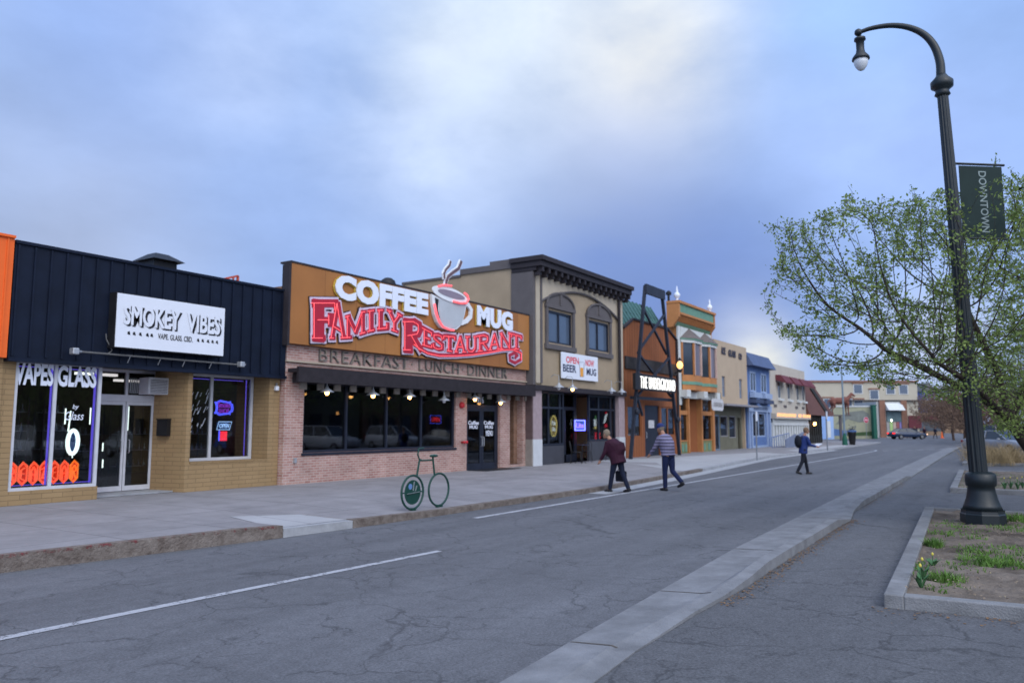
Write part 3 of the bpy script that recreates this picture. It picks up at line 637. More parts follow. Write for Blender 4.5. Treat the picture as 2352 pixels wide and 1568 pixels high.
# parapet of ribbed dark metal
bx('parapet', 'metal_navy', S, 7.06, 13.70, 16.0, 16.14, 3.0, 5.2)
m = MB(); x = 7.1
while x < 13.68: m.box(x, x+.035, 15.965, 15.999, 3.04, 5.18); x += .305
m.build('parapet_rib', 'metal_navy', S)
bx('cap_trim', 'metal_navy', S, 7.05, 13.71, 15.95, 16.2, 5.201, 5.26); bx('drip_edge', 'metal_navy', S, 7.05, 13.71, 15.94, 16.139, 2.93, 2.999)
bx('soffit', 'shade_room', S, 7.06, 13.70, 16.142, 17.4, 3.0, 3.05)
WY = 16.18; PL = 16.4
m = MB()
m.box(7.07, 7.30, WY, PL, 0, 2.995)                                   # left pier
m.box(7.30, 9.02, WY, PL, 0, .47)                                     # sill wall under window 1
m.box(11.02, 11.14, WY, PL, 0, 2.995)
m.box(11.14, 13.36, WY, 17.0, 0, .84); m.box(13.36, 13.70, WY, 17.0, 0, 2.995)
m.prism([(9.70+1.13, 17.2), (11.02, WY), (11.02, PL+.3), (10.98, 17.4)], 0, 2.995, 'z')   # angled return beside the door
m.build('wall', 'brick_ochre', S)
m = MB(); 
for i in range(22): m.box(11.16+i*.1, 11.165+i*.1+.085, WY-.012, WY+.5, .842, .872)
m.build('brick_sill', 'brick_ochre', S)
w = window(S, 7.30, 9.0, .47, 2.985, WY+.02, 'white_frame', 'glass_shop', .06, ver=(8.07,))
bx('led_strip', 'neon_violet', w, 8.005, 8.038, WY+.10, WY+.115, .55, 2.9); bx('led_strip', 'neon_violet', w, 8.885, 8.925, WY+.10, WY+.115, .55, 2.9)
bx('led_strip', 'neon_violet', w, 7.38, 8.9, WY+.13, WY+.145, .56, .575); bx('led_strip', 'neon_violet', w, 7.38, 8.9, WY+.13, WY+.145, 2.86, 2.875)
m = MB(); words(m, 'VAPES', 7.31, 8.03, 2.50, 2.95, WY+.055, .004, .035, .98); words(m, 'GLASS', 8.11, 8.90, 2.50, 2.93, WY+.055, .004, .035, .98); m.build('window_lettering', 'white_letter', w)
m = MB(); words(m, 'Glass', 8.30, 8.68, 1.83, 2.0, WY+.055, .003, slant=.2); words(m, 'by', 8.45, 8.56, 2.03, 2.15, WY+.055, .003, slant=.2); m.build('script_lettering', 'white_letter', w)
# door set back in the recess
DY = 17.2
d = MB(); d.box(9.42, 9.50, DY, DY+.1, .2, 2.995); d.box(10.85, 10.95, DY, DY+.1, .2, 2.995); d.box(9.50, 10.85, DY, DY+.1, 2.27, 2.42); d.box(9.50, 10.85, DY, DY+.1, 2.93, 2.995); d.box(10.12, 10.18, DY, DY+.1, 2.42, 2.93)
dr_ = d.build('door_frame', 'white_frame', S); bx('transom_pane', 'glass_dark', dr_, 9.5, 10.12, DY+.05, DY+.06, 2.42, 2.93); bx('transom_pane', 'glass_dark', dr_, 10.18, 10.85, DY+.05, DY+.06, 2.42, 2.93)
for a, b in ((9.505, 10.15), (10.165, 10.845)):
    f = MB(); f.box(a, a+.055, DY+.02, DY+.07, .25, 2.265); f.box(b-.055, b, DY+.02, DY+.07, .25, 2.265); f.box(a+.055, b-.055, DY+.02, DY+.07, .25, .36); f.box(a+.055, b-.055, DY+.02, DY+.07, 2.19, 2.265)
    L_ = f.build('door', 'white_frame', S); bx('pane', 'glass_shop', L_, a+.05, b-.05, DY+.04, DY+.05, .33, 2.2)
    hx = b-.09 if a < 10 else a+.09
    MB().tube([(hx, DY+.0, 1.1), (hx, DY-.04, 1.12), (hx, DY-.04, 1.38), (hx, DY+.0, 1.4)], .012, 6).build('handle', 'galv', L_)
bx('threshold', 'kerb_pale', S, 9.02, 10.98, 16.5, 17.3, .18, .235)
w2 = window(S, 11.16, 13.34, .87, 2.985, 16.78, 'white_frame', 'glass_shop', .07, ver=(12.10,))
bx('led_strip', 'neon_violet', w2, 13.2, 13.22, 16.9, 16.915, .95, 2.9); bx('led_strip', 'neon_violet', w2, 11.3, 13.1, 16.9, 16.915, 2.86, 2.875)
m = MB()
for i in range(34):
    a = random.uniform(11.3, 12.0); z = random.uniform(1.5, 2.55); l = random.uniform(.06, .2); m.bar((a, 16.815, z), (a+l*.45, 16.815, z+l), .012, .004)
m.build('window_scrawl', 'white_letter', w2)
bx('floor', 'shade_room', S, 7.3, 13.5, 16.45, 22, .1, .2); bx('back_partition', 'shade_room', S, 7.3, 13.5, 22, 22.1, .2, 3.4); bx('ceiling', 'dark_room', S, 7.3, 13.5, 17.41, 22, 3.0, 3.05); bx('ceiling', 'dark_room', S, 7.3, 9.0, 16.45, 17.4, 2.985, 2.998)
shell(S, 7.07, 13.70, 16.5, 27, 4.6, 'brick_ochre')
for x, y in ((10.3, 18.8), (12.4, 20.8)): bx('ceiling_light', 'tube_ceiling', S, x-.5, x+.5, y-.06, y+.06, 2.93, 2.99)
# display cases with lit tubes inside the shop
def case(x0, x1, y0, z0, z1, shelves, label, tubes):
    t = T('display_case', label, 'display case', ((x0+x1)/2, y0, z0), 'lit display cases inside the vape shop'); f = MB()
    for a in (x0, x1):
        for b in (y0, y0+.4): f.box(a-.015, a+.015, b-.015, b+.015, z0, z1)
    f.box(x0, x1, y0, y0+.4, z0, z0+.35); f.build('frame', 'taupe_trim', t)
    s = MB()
    for h in shelves: s.box(x0+.02, x1-.02, y0+.02, y0+.38, h, h+.012)
    s.build('shelf', 'white_frame', t)
    g = MB()
    for h in shelves:
        for k in range(int((x1-x0)/.14)):
            a = x0+.1+k*.14; g.lathe((a, y0+.2, h+.013), [(.03, 0), (.035, .05), (.012, .09), (.014, .16)], 6)
    g.build('glassware', 'galv', t)
    for (a, b, c) in tubes: bx('light_tube', 'tube_white', t, a-.012, a+.012, y0-.03, y0-.015, b, c)
case(7.55, 8.25, 17.6, .2, 2.3, (.8, 1.2, 1.6, 2.0), 'lit glass case behind the left shop window', [(7.9, 1.45, 1.95)])
case(8.7, 9.3, 17.9, .2, 2.3, (.8, 1.2, 1.6, 2.0), 'lit glass case behind the right pane of the shop window', [(9.15, 1.75, 2.1), (9.35, 1.0, 1.35)])
case(9.9, 10.6, 18.9, .2, 2.2, (.7, 1.1, 1.5), 'lit glass case seen through the left door leaf', [(10.25, 1.75, 2.15), (10.6, 1.1, 1.3), (10.62, .7, .9)])
case(10.95, 11.8, 18.8, .2, 2.2, (.7, 1.1, 1.5), 'lit glass case seen through the right door leaf', [(11.15, 1.6, 2.2), (11.85, .6, .75), (11.85, .9, 1.02), (11.85, 1.2, 1.3)])
case(12.2, 12.9, 18.0, .2, 2.2, (.7, 1.1, 1.5), 'lit glass case behind the recessed side window', [(12.3, 1.2, 2.05)])
# red zig-zag neon letters standing along the window sill
M('red_glow_panel', (.5, .03, .01), .5, .1, 4, emit=1.1, ecol=(1, .07, .02))
NE = T('neon_sign', 'long red neon sign of seven spiky letters standing on the window sill', 'neon sign', (8.1, WY+.12, .55))
glyph = {'R': [[(.2, 0), (.2, .75), (.55, .95), (.8, .75), (.8, .55), (.3, .48)], [(.45, .48), (.85, 0)]], 'E': [[(.8, .9), (.2, .72), (.2, .2), (.8, .05)], [(.2, .48), (.7, .5)]],
         'A': [[(.15, 0), (.15, .65), (.5, .95), (.85, .65), (.85, 0)], [(.15, .4), (.85, .4)]], 'Z': [[(.1, .75), (.8, .9), (.2, .1), (.9, .2)]]}
for i, ch in enumerate('REAZEAR'):
    x0 = 7.32+i*.196; m = MB(); ww = .178; z0 = .56
    hexa = [(.05, .2), (.5, .0), (.98, .2), (.98, .82), (.5, 1.0), (.05, .78), (.05, .2)]
    for k, sc in enumerate((1.0, .84)):
        pts = [(x0+ww*(.5+(u-.5)*sc), WY+.135-k*.004, z0+.46*(.5+(v-.5)*sc)) for u, v in hexa]; m.tube(pts, .012, 5)
    for st in glyph[ch]:
        for o in (-.06, .06): m.tube([(x0+ww*(.5+(u-.5)*.62+o), WY+.125, z0+.46*(.5+(v-.5)*.62)) for u, v in st], .011, 5)
    nl_ = m.build('neon_letter', 'neon_red' if i < 6 else 'neon_orange', NE)
    MB().prism([(x0+ww*(.5+(u-.5)*1.02), z0+.46*v) for u, v in hexa[:-1]], WY+.15, WY+.156).build('letter_glow_panel', 'red_glow_panel', nl_)  # glowing panel added behind each letter to imitate the neon's glow
t = T('ring_mirror', 'oval blue mirror ringed with bright white light in the shop window', 'mirror', (8.60, 16.45, 1.05))
pts = [(8.60+.105*math.cos(a*math.pi/10), 16.45, 1.38+.24*math.sin(a*math.pi/10)) for a in range(20)]
MB().tube(pts, .042, 8, closed=True).build('light_ring', 'neon_white', t, smooth=True)
MB().prism([(8.60+.095*math.cos(a*math.pi/10), 1.38+.22*math.sin(a*math.pi/10)) for a in range(20)], 16.46, 16.47).build('mirror_glass', 'screen_blue', t)
MB().tube([(8.52, 16.5, 1.6), (8.55, 16.5, 2.02)], .014, 6).build('light_tube', 'tube_white', t); MB().tube([(8.60, 16.48, .56), (8.60, 16.48, 1.14)], .012, 6).build('stand', 'black', t)
def neonbox(label, x0, x1, z0, z1, y, text, m1, m2, r=.014, slant=0.0, name='neon_sign', backing=None, rings=1):
    t = T(name, label, 'neon sign', ((x0+x1)/2, y, z0)); m = MB(); w = x1-x0; h = z1-z0
    for q in range(rings):
        e = q*r*3.2; m.tube([(x0+e+slant*0, y, z0+e), (x1-e, y, z0+e), (x1-e+slant, y, z1-e), (x0+e+slant, y, z1-e)], r, 6, closed=True)
    m.build('border_tube', m1, t); m = MB(); words(m, text, x0+w*.12+slant*.5, x1-w*.12+slant*.5, z0+h*.22, z1-h*.22, y+.004, .012, .02, slant=slant); m.build('neon_lettering', m2, t)
    if backing: bx('back_panel', backing, t, x0+.01, x1-.01, y+.02, y+.03, z0+.01, z1-.01)
    return t
t = T('neon_sign', 'blue and purple wavy neon sign in the recessed side window', 'neon sign', (12.60, 17.0, 2.0)); m = MB()
for k in range(2):
    s = 1-k*.16; m.tube([(12.60+s*(.25+.035*math.cos(a*5*math.pi/16))*math.copysign(abs(math.cos(a*math.pi/16))**.4, math.cos(a*math.pi/16)), 16.98, 2.17+s*(.17+.02*math.cos(a*7*math.pi/16))*math.copysign(abs(math.sin(a*math.pi/16))**.4, math.sin(a*math.pi/16))) for a in range(32)], .012, 6, closed=True)
m.build('border_tube', 'neon_blue', t); m = MB(); words(m, 'Smoke', 12.42, 12.80, 2.17, 2.32, 16.98, .012, .015); words(m, 'SHOP', 12.45, 12.76, 2.03, 2.15, 16.98, .012, .015); m.build('neon_lettering', 'neon_magenta', t)
neonbox('icy blue slanted neon sign reading OPEN in the recessed side window', 12.42, 12.80, 1.62, 1.82, 16.98, 'OPEN', 'neon_ice', 'neon_ice', .012, .06, backing='screen_blue')
t = T('poster_light', 'small glowing red panel with a blue side hanging under the OPEN sign', 'sign', (12.62, 17.0, 1.3)); bx('red_panel', 'neon_red_deep', t, 12.55, 12.66, 17.0, 17.01, 1.34, 1.58); bx('red_panel', 'neon_red_deep', t, 12.67, 12.75, 17.0, 17.01, 1.34, 1.58); bx('side_strip', 'neon_blue', t, 12.50, 12.535, 17.0, 17.01, 1.34, 1.60)
# white box sign
t = T('box_sign', 'white box sign reading SMOKEY VIBES on the black ribbed parapet', 'sign', (10.2, 15.7, 3.35))
bx('sign_case', 'black', t, 8.93, 11.60, 15.712, 15.96, 3.33, 4.50); bx('sign_face', 'sign_white', t, 8.95, 11.58, 15.70, 15.712, 3.35, 4.48)
m = MB(); m2 = MB()
for wd_, a, b in (('SMOKEY', 9.10, 10.42), ('VIBES', 10.58, 11.46)):
    words(m, wd_, a+.045, b+.045, 3.80, 4.24, 15.695, .003, .045, .98); words(m2, wd_, a, b, 3.83, 4.27, 15.689, .003, .03, .98)
    m3 = m
m.build('letter_shadow', 'black', t); m2.build('lettering', 'sign_white', t)
m = MB(); words(m, 'VAPE. GLASS. CBD.', 9.90, 10.75, 3.60, 3.72, 15.695, .003, .01)
for x in (9.2, 9.32, 9.46, 9.62, 9.72, 10.86, 10.98, 11.12, 11.24, 11.36): m.add([(x, 15.694, 3.64), (x+.07, 15.694, 3.62), (x+.05, 15.694, 3.70), (x+.01, 15.694, 3.69)], [(0, 1, 2, 3)])
m.build('small_lettering', 'black', t)
t = T('floodlight_bar', 'grey conduit with a small floodlight at each end under the white box sign', 'light', (10.3, 15.85, 3.0))
MB().tube([(8.35, 15.86, 3.20), (12.15, 15.86, 3.19)], .02, 6).build('conduit', 'roof_grey', t); MB().tube([(8.9, 15.86, 3.2), (9.0, 15.88, 3.28), (8.88, 15.9, 3.5), (8.86, 15.9, 3.62)], .012, 6).build('cable', 'roof_grey', t)
for x in (8.22, 12.2):
    m = MB(); m.box(x-.10, x+.03, 15.72, 15.88, 3.13, 3.26); m.bar((x, 15.8, 3.2), (x+.14, 15.86, 3.2), .05); m.build('floodlight', 'galv', t, bevel=.02)
m = MB()
for x in (9.4, 10.1, 10.7, 11.4): m.bar((x, 15.86, 3.2), (x-.02, 15.93, 3.05), .012)
m.build('bracket', 'galv', t)
t = T('air_conditioner', 'window air conditioner jutting from the transom above the shop door', 'air conditioner', (10.55, 17.0, 2.38))
bx('case', 'white_frame', t, 10.42, 10.92, 16.78, 17.19, 2.44, 2.83, bevel=.015); m = MB()
for i in range(9): m.box(10.46, 10.88, 16.768, 16.779, 2.47+i*.036, 2.485+i*.036)
m.build('grille', 'taupe_trim', t); m = MB()
for i in range(5): m.box(10.20+i*.045, 10.215+i*.045, 17.16, 17.19, 2.46, 2.8)
m.build('side_panel', 'galv', t)
t = T('letter_box', 'black metal letter box on the ochre brick beside the door', 'letter box', (10.87, 16.75, 1.4)); m = MB()
q0 = Vector((10.855, 16.93)); q1 = Vector((10.925, 16.63)); dd = (q1-q0).normalized(); nn = Vector((-dd.y, dd.x)); nn = nn if nn.x < 0 else -nn
m.prism([tuple(q0+nn*.01), tuple(q1+nn*.01), tuple(q1+nn*.12), tuple(q0+nn*.12)], 1.48, 1.85, 'z'); m.build('box', 'black', t); m = MB(); m.prism([tuple(q0-dd*.01+nn*.01), tuple(q1+dd*.01+nn*.01), tuple(q1+dd*.01+nn*.14), tuple(q0-dd*.01+nn*.14)], 1.851, 1.88, 'z'); m.build('lid', 'black', t)
t = T('security_light', 'small white security light on the right ochre brick pier', 'light', (13.55, 16.1, 2.6)); MB().box(13.50, 13.60, 16.08, 16.179, 2.62, 2.74).build('housing', 'sign_white', t, bevel=.02); bx('bracket', 'galv', t, 13.54, 13.56, 16.12, 16.17, 2.741, 2.82)
t = T('roof_vent', 'dark hooded vent with a sloping cap on the shop roof', 'vent', (0, 0, 0)); a = P(325, 600, 21); b = P(398, 610, 21); t.location = (a.x, 21, 4.4)
mw = (a.x+b.x)/2; hw = (b.x-a.x)/2
bx('vent_box', 'black', t, mw-hw*.72, mw+hw*.72, 20.6, 21.4, 4.4, b.z+.0); MB().add([(mw-hw, 20.4, b.z), (mw+hw, 20.4, b.z), (mw+hw, 21.6, b.z), (mw-hw, 21.6, b.z), (mw-hw*.4, 20.8, b.z+.24), (mw+hw*.4, 20.8, b.z+.24), (mw+hw*.4, 21.2, b.z+.24), (mw-hw*.4, 21.2, b.z+.24)], [(3, 2, 1, 0), (4, 5, 6, 7), (0, 1, 5, 4), (1, 2, 6, 5), (2, 3, 7, 6), (3, 0, 4, 7)]).build('cap', 'black', t)
a = P(528, 648, 20); M('red_rust', (.45, .08, .05), .7, .2)
t = T('roof_ladder', 'red metal frame poking up behind the shop parapet', 'frame', (a.x, 20, 4.4)); m = MB(); m.bar((a.x+.25, 20, 4.4), (a.x+.28, 20, a.z+.24), .06); m.bar((a.x-.35, 20, a.z+.02), (a.x+.28, 20, a.z+.24), .06); m.bar((a.x-.35, 20, 4.4), (a.x-.35, 20, a.z+.04), .04); m.bar((a.x+.1, 20, 4.4), (a.x+.12, 20, a.z+.15), .04); m.build('frame', 'red_rust', t)

# ------------------------------------------------------------------ coffee house
K = T('restaurant_building', 'brick restaurant with orange brown sign board and red and white lettering', 'building', (19.5, 16, 0))
holes = [(14.36, 21.02, 1.0, 2.9), (21.66, 23.70, 0, 2.9), (24.35, 25.25, .3, 2.9)]
holed(MB(), 13.72, 25.46, 0, 3.42, 16.0, 16.25, holes).build('wall', 'brick_pink', K)
M('sign_board', (.36, .155, .045), .55, .12, .8, .05); boards('sign_board', (.20, .064, .018), (.235, .080, .025), 1.22, .008, 0, .55, .1, .7)
bx('sign_board', 'sign_board', K, 13.62, 25.40, 15.80, 15.98, 3.85, 5.97); m = MB(); m.box(13.60, 25.42, 15.78, 16.2, 5.971, 6.02); m.box(13.55, 13.619, 15.78, 16.0, 3.80, 5.97); m.build('board_edge', 'cornice_dark', K)
holed(MB(), 13.72, 25.46, 3.43, 3.849, 15.98, 16.25, []).build('brick_band', 'brick_pink', K); bx('upper_wall', 'cornice_dark', K, 13.72, 25.46, 15.985, 16.25, 3.85, 5.97)
bx('ledge', 'light_trim', K, 13.70, 25.46, 15.93, 16.0, 3.385, 3.43)
shell(K, 13.72, 25.40, 16.26, 30, 5.4, 'brick_side')
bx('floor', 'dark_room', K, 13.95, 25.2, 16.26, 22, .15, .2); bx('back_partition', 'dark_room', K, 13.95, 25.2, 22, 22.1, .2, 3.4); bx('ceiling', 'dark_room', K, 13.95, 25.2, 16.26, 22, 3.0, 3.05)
# canopy with rafters
M('canopy_dark', (.022, .018, .022), .8, .3, 4); M('light_gap_pale', (.30, .27, .24), .8, .25, 6)
Cn = bx('canopy', 'canopy_dark', K, 13.72, 25.34, 15.56, 15.92, 3.10, 3.20); bx('canopy_fascia', 'canopy_dark', K, 13.70, 25.36, 15.48, 15.559, 2.84, 3.24)
for i in range(19):
    x = 14.0+i*.62; m = MB(); m.box(x-.07, x+.07, 15.57, 15.98, 2.84, 3.098); m.build('rafter', 'canopy_dark', K)
    bx('light_gap_block', 'light_gap_pale', K, x+.18, x+.40, 15.94, 15.996, 2.68, 2.88)  # pale block put in for the light patch between rafters
wk = window(K, 14.36, 21.02, 1.0, 2.9, 16.06, 'dark_frame', 'glass_dark', .07, ver=(16.01, 17.69, 19.31), dep=.1, sill='dark_frame')
# entrance doors
f = MB(); f.box(21.66, 21.74, 16.1, 16.2, .2, 2.9); f.box(23.62, 23.70, 16.1, 16.2, .2, 2.9); f.box(21.74, 23.62, 16.1, 16.2, 2.36, 2.46); f.box(21.74, 23.62, 16.1, 16.2, 2.84, 2.9); fr = f.build('door_frame', 'dark_frame', K)
bx('transom_pane', 'glass_dark', fr, 21.74, 23.62, 16.15, 16.16, 2.46, 2.84); m = MB(); words(m, '976', 22.46, 22.86, 2.52, 2.76, 16.145, .004, .01); m.build('house_number', 'white_letter', fr)
for a, b in ((21.745, 22.675), (22.685, 23.615)):
    m = MB(); m.box(a, a+.11, 16.1, 16.16, .2, 2.355); m.box(b-.11, b, 16.1, 16.16, .2, 2.355); m.box(a+.11, b-.11, 16.1, 16.16, .2, .42); m.box(a+.11, b-.11, 16.1, 16.16, 2.24, 2.355); dl = m.build('door', 'dark_frame', K)
    bx('pane', 'glass_dark', dl, a+.1, b-.1, 16.12, 16.13, .4, 2.25); m = MB(); words(m, 'Coffee', a+.15, b-.15, 1.76, 1.90, 16.115, .004, .03); words(m, 'MUG', a+.22, b-.22, 1.62, 1.74, 16.115, .004, .03)
    if a > 22: words(m, 'MENU', a+.28, b-.22, 1.36, 1.56, 16.115, .004, .02)
    m.build('door_lettering', 'white_letter', dl); hx = b-.05 if a < 22 else a+.05
    MB().tube([(hx, 16.1, 1.0), (hx, 16.03, 1.03), (hx, 16.03, 1.32), (hx, 16.1, 1.35)], .013, 6).build('handle', 'galv', dl)
m = MB(); m.box(24.35, 24.42, 16.7, 16.8, .3, 2.9); m.box(25.0, 25.25, 16.25, 16.9, .3, 2.9); m.build('side_reveal', 'brick_side', K)
m = MB(); m.box(24.42, 24.99, 16.75, 16.8, .3, 2.4); dl = m.build('side_door', 'dark_frame', K); bx('pane', 'glass_dark', dl, 24.5, 24.92, 16.74, 16.749, .6, 2.25)
m = MB(); m.box(24.42, 24.99, 16.75, 16.8, 2.41, 2.9); tp = m.build('side_transom', 'dark_frame', K); m = MB(); words(m, '978', 24.5, 24.9, 2.5, 2.72, 16.745, .004, .01); m.build('house_number', 'white_letter', tp)
bx('step', 'brick_pink', K, 24.36, 25.24, 16.02, 16.7, .2, .30)
tag(MB().box(21.7, 23.9, 15.2, 15.98, SW+.002, SW+.012).build('door_mat', 'black', origin=(22.8, 15.6, .2)), 'black rubber mat on the sidewalk before the restaurant doors', 'mat')
# fire bell and pull
M('alarm_red', (.5, .03, .04), .5, .1)
t = T('fire_bell', 'round red fire bell on the pink brick beside the restaurant doors', 'alarm', (21.32, 15.98, 2.3)); MB().lathe((21.32, 15.90, 2.42), [(.02, -.02), (.09, .0), (.11, .06), (.11, .095)], 14, 'y').build('bell', 'alarm_red', t, smooth=True)
t = T('hose_inlet', 'low red fire hose inlet on the pink brick pier', 'fire inlet', (21.4, 15.98, 1.1)); m = MB().lathe((21.36, 15.86, 1.17), [(.05, 0), (.055, .02), (.04, .03), (.04, .13)], 10, 'y'); m.lathe((21.50, 15.86, 1.17), [(.05, 0), (.055, .02), (.04, .03), (.04, .13)], 10, 'y'); m.build('inlet', 'alarm_red', t, smooth=True)
t = T('wall_socket', 'small grey outdoor socket box low on the pink brick wall', 'socket', (14.1, 15.98, .8)); bx('box', 'galv', t, 14.05, 14.13, 15.94, 15.999, .76, .88)
def zc(a, b): return P(639.7+a*.384, 564.4+b*.384, 15.8)
# white block letters
for word, (xa, xb), (ta, ba), (tb, bb), lab in (('COFFEE', (330, 885), (180, 325), (275, 412), 'big white letters reading COFFEE with gold edges at the top of the sign board'), ('MUG', (1178, 1390), (360, 478), (395, 512), 'big white letters reading MUG with gold edges right of the cup')):
    A = zc(xa, ta); B = zc(xa, ba); A2 = zc(xb, tb); B2 = zc(xb, bb); z1_ = (A.z+A2.z)/2; z0_ = (B.z+B2.z)/2
    t = T('sign_lettering', lab, 'sign', (A.x, 15.7, z0_)); n = len(word); m = MB(); words(m, word, A.x, A2.x, z0_, z1_, 15.74, .03, .062, 1.07); m.build('lettering', 'white_letter', t)
    m = MB(); words(m, word, A.x-.05, A2.x-.03, z0_-.015, z1_-.005, 15.785, .03, .07, 1.07); m.build('gold_edge', 'gold', t)
# curved red lettering FAMILY RESTAURANT
GL = {'F': ([[(.08, 1), (.98, 1), (.98, .80)], [(.28, 1), (.28, 0)], [(.08, 0), (.5, 0)], [(.3, .52), (.75, .52)], [(.75, .66), (.75, .38)]], .34),
 'A': ([[(.5, 1), (.12, 0)], [(.5, 1), (.86, 0)], [(.0, 0), (.26, 0)], [(.7, 0), (1, 0)], [(.28, .33), (.74, .33)]], .2),
 'M': ([[(.0, 1), (.2, 1)], [(.12, 0), (.12, 1), (.5, .15), (.86, 1), (.86, 0)], [(.8, 1), (1, 1)], [(0, 0), (.26, 0)], [(.72, 0), (1, 0)]], .2),
 'I': ([[(.2, 1), (.8, 1)], [(.5, 1), (.5, 0)], [(.2, 0), (.8, 0)]], .3), 'L': ([[(.05, 1), (.55, 1)], [(.3, 1), (.3, 0)], [(.05, 0), (.95, 0), (.95, .25)]], .26),
 'Y': ([[(.0, 1), (.3, 1)], [(.14, 1), (.5, .45), (.5, 0)], [(.86, 1), (.5, .45)], [(.7, 1), (1, 1)], [(.3, 0), (.7, 0)]], .24),
 'R': ([[(.05, 1), (.6, 1), (.85, .9), (.88, .7), (.8, .56), (.3, .5)], [(.26, 1), (.26, 0)], [(.05, 0), (.45, 0)], [(.5, .5), (.92, 0)]], .24),
 'E': ([[(.05, 1), (.9, 1), (.9, .8)], [(.28, 1), (.28, 0)], [(.05, 0), (.92, 0), (.92, .2)], [(.3, .5), (.7, .5)]], .24),
 'S': ([[(.88, .72), (.82, .95), (.5, 1), (.18, .92), (.15, .68), (.5, .52), (.85, .36), (.85, .1), (.5, 0), (.15, .06), (.1, .3)]], .24),
 'T': ([[(.02, .8), (.02, 1), (.98, 1), (.98, .8)], [(.5, 1), (.5, 0)], [(.28, 0), (.72, 0)]], .25),
 'U': ([[(0, 1), (.34, 1)], [(.16, 1), (.16, .25), (.3, .03), (.6, .0), (.82, .2), (.82, 1)], [(.68, 1), (1, 1)]], .22),
 'N': ([[(0, 1), (.2, 1)], [(.14, 0), (.14, 1), (.84, 0), (.84, 1)], [(.72, 1), (1, 1)], [(0, 0), (.28, 0)]], .2)}
def curve_at(pts, x):
    for (a, b), (c, d) in zip(pts[:-1], pts[1:]):
        if x <= c: 
            u = (x-a)/(c-a); return b+(d-b)*u
    return pts[-1][1]
fam_top = [(185, 345), (345, 345), (346, 440), (400, 425), (470, 400), (560, 388), (640, 385), (700, 405), (745, 430)]; fam_bot = [(185, 552), (345, 552), (420, 548), (500, 520), (580, 498), (640, 492), (715, 520), (745, 530)]
res_top = [(735, 440), (850, 490), (905, 520), (960, 538), (1050, 545), (1150, 545), (1270, 530), (1360, 520), (1450, 545)]; res_bot = [(735, 620), (850, 590), (900, 605), (960, 622), (1050, 634), (1150, 634), (1270, 622), (1360, 612), (1450, 620)]
cells = [('F', 185, 340, 0)]+[(c, a, b, 0) for c, a, b in zip('AMILY', (298, 392, 512, 580, 640), (392, 510, 575, 645, 728))]+[('R', 735, 850, 1)]+[(c, a, b, 1) for c, a, b in zip('ESTAURANT', (850, 912, 980, 1045, 1110, 1180, 1248, 1315, 1385), (915, 980, 1048, 1112, 1180, 1252, 1318, 1385, 1445))]
t = T('sign_lettering', 'curving red letters reading FAMILY RESTAURANT outlined in pale pink over a red swash', 'sign', tuple(zc(800, 640)))
M('letter_red', (.40, .01, .028), .35, .08, 3, spec=.5); M('letter_rim', (.60, .50, .62), .4, .06, 3, spec=.5)
rim = MB(); red = MB(); tube = MB(); edge = MB()
for ci, (c, xa, xb, which) in enumerate(cells):
    top, bot = (fam_top, fam_bot) if which == 0 else (res_top, res_bot); gl, wr = GL[c]; big = c in 'FR' and (xb-xa) > 110; lines = []
    for st in gl:
        pl_ = []
        for (u, v) in st:
            x = xa+(xb-xa)*u; mid = (xa+xb)/2; xx = x if not big else mid
            zb = curve_at(bot, xx); zt_ = curve_at(top, xx)
            if big and c == 'F': zb, zt_ = 552, 345
            if big and c == 'R': zb, zt_ = 622, 455
            q = zc(x, zb+(zt_-zb)*v); pl_.append((q.x, q.z))
        lines.append(pl_)
    sw_ = .20 if big else .135; oo = (ci % 3)*.002
    for q_, (st, pl_) in enumerate(zip(gl, lines)):
        vert = len(st) == 2 and abs(st[0][0]-st[1][0]) < .01 and abs(st[0][1]-st[1][1]) > .5
        horiz = all(abs(a_[1]-b_[1]) < .01 for a_, b_ in zip(st[:-1], st[1:]))
        ww_ = sw_*(2.0 if vert and big else 1.45 if vert else .85 if horiz else 1.1); o2 = oo+q_*.0012
        MB.strokes(rim, [pl_], ww_+.12, 15.735-o2, 15.79); MB.strokes(edge, [pl_], ww_+.17, 15.765-o2, 15.795); MB.strokes(red, [pl_], ww_, 15.715-o2, 15.734)
        tube.tube([(x-ww_*.46, 15.70, z-.012) for x, z in pl_], .010, 5)
sw_pts = [(795, 585), (830, 612), (880, 640), (950, 655), (1050, 655), (1150, 648), (1250, 634), (1330, 620), (1390, 618), (1440, 640), (1440, 680), (1405, 700), (1375, 685), (1372, 655), (1400, 640), (1418, 655), (1405, 670)]
l = [[(zc(*q).x, zc(*q).z) for q in sw_pts]]
MB.strokes(rim, l, .22, 15.738, 15.79); MB.strokes(edge, l, .27, 15.767, 15.795); MB.strokes(red, l, .12, 15.718, 15.734); tube.tube([(x, 15.70, z-.03) for x, z in l[0][:11]], .012, 5)
edge.build('dark_edge', 'black', t); rim.build('letter_rim', 'letter_rim', t); red.build('letter_face', 'letter_red', t); tube.build('neon_tube', 'neon_pink', t)
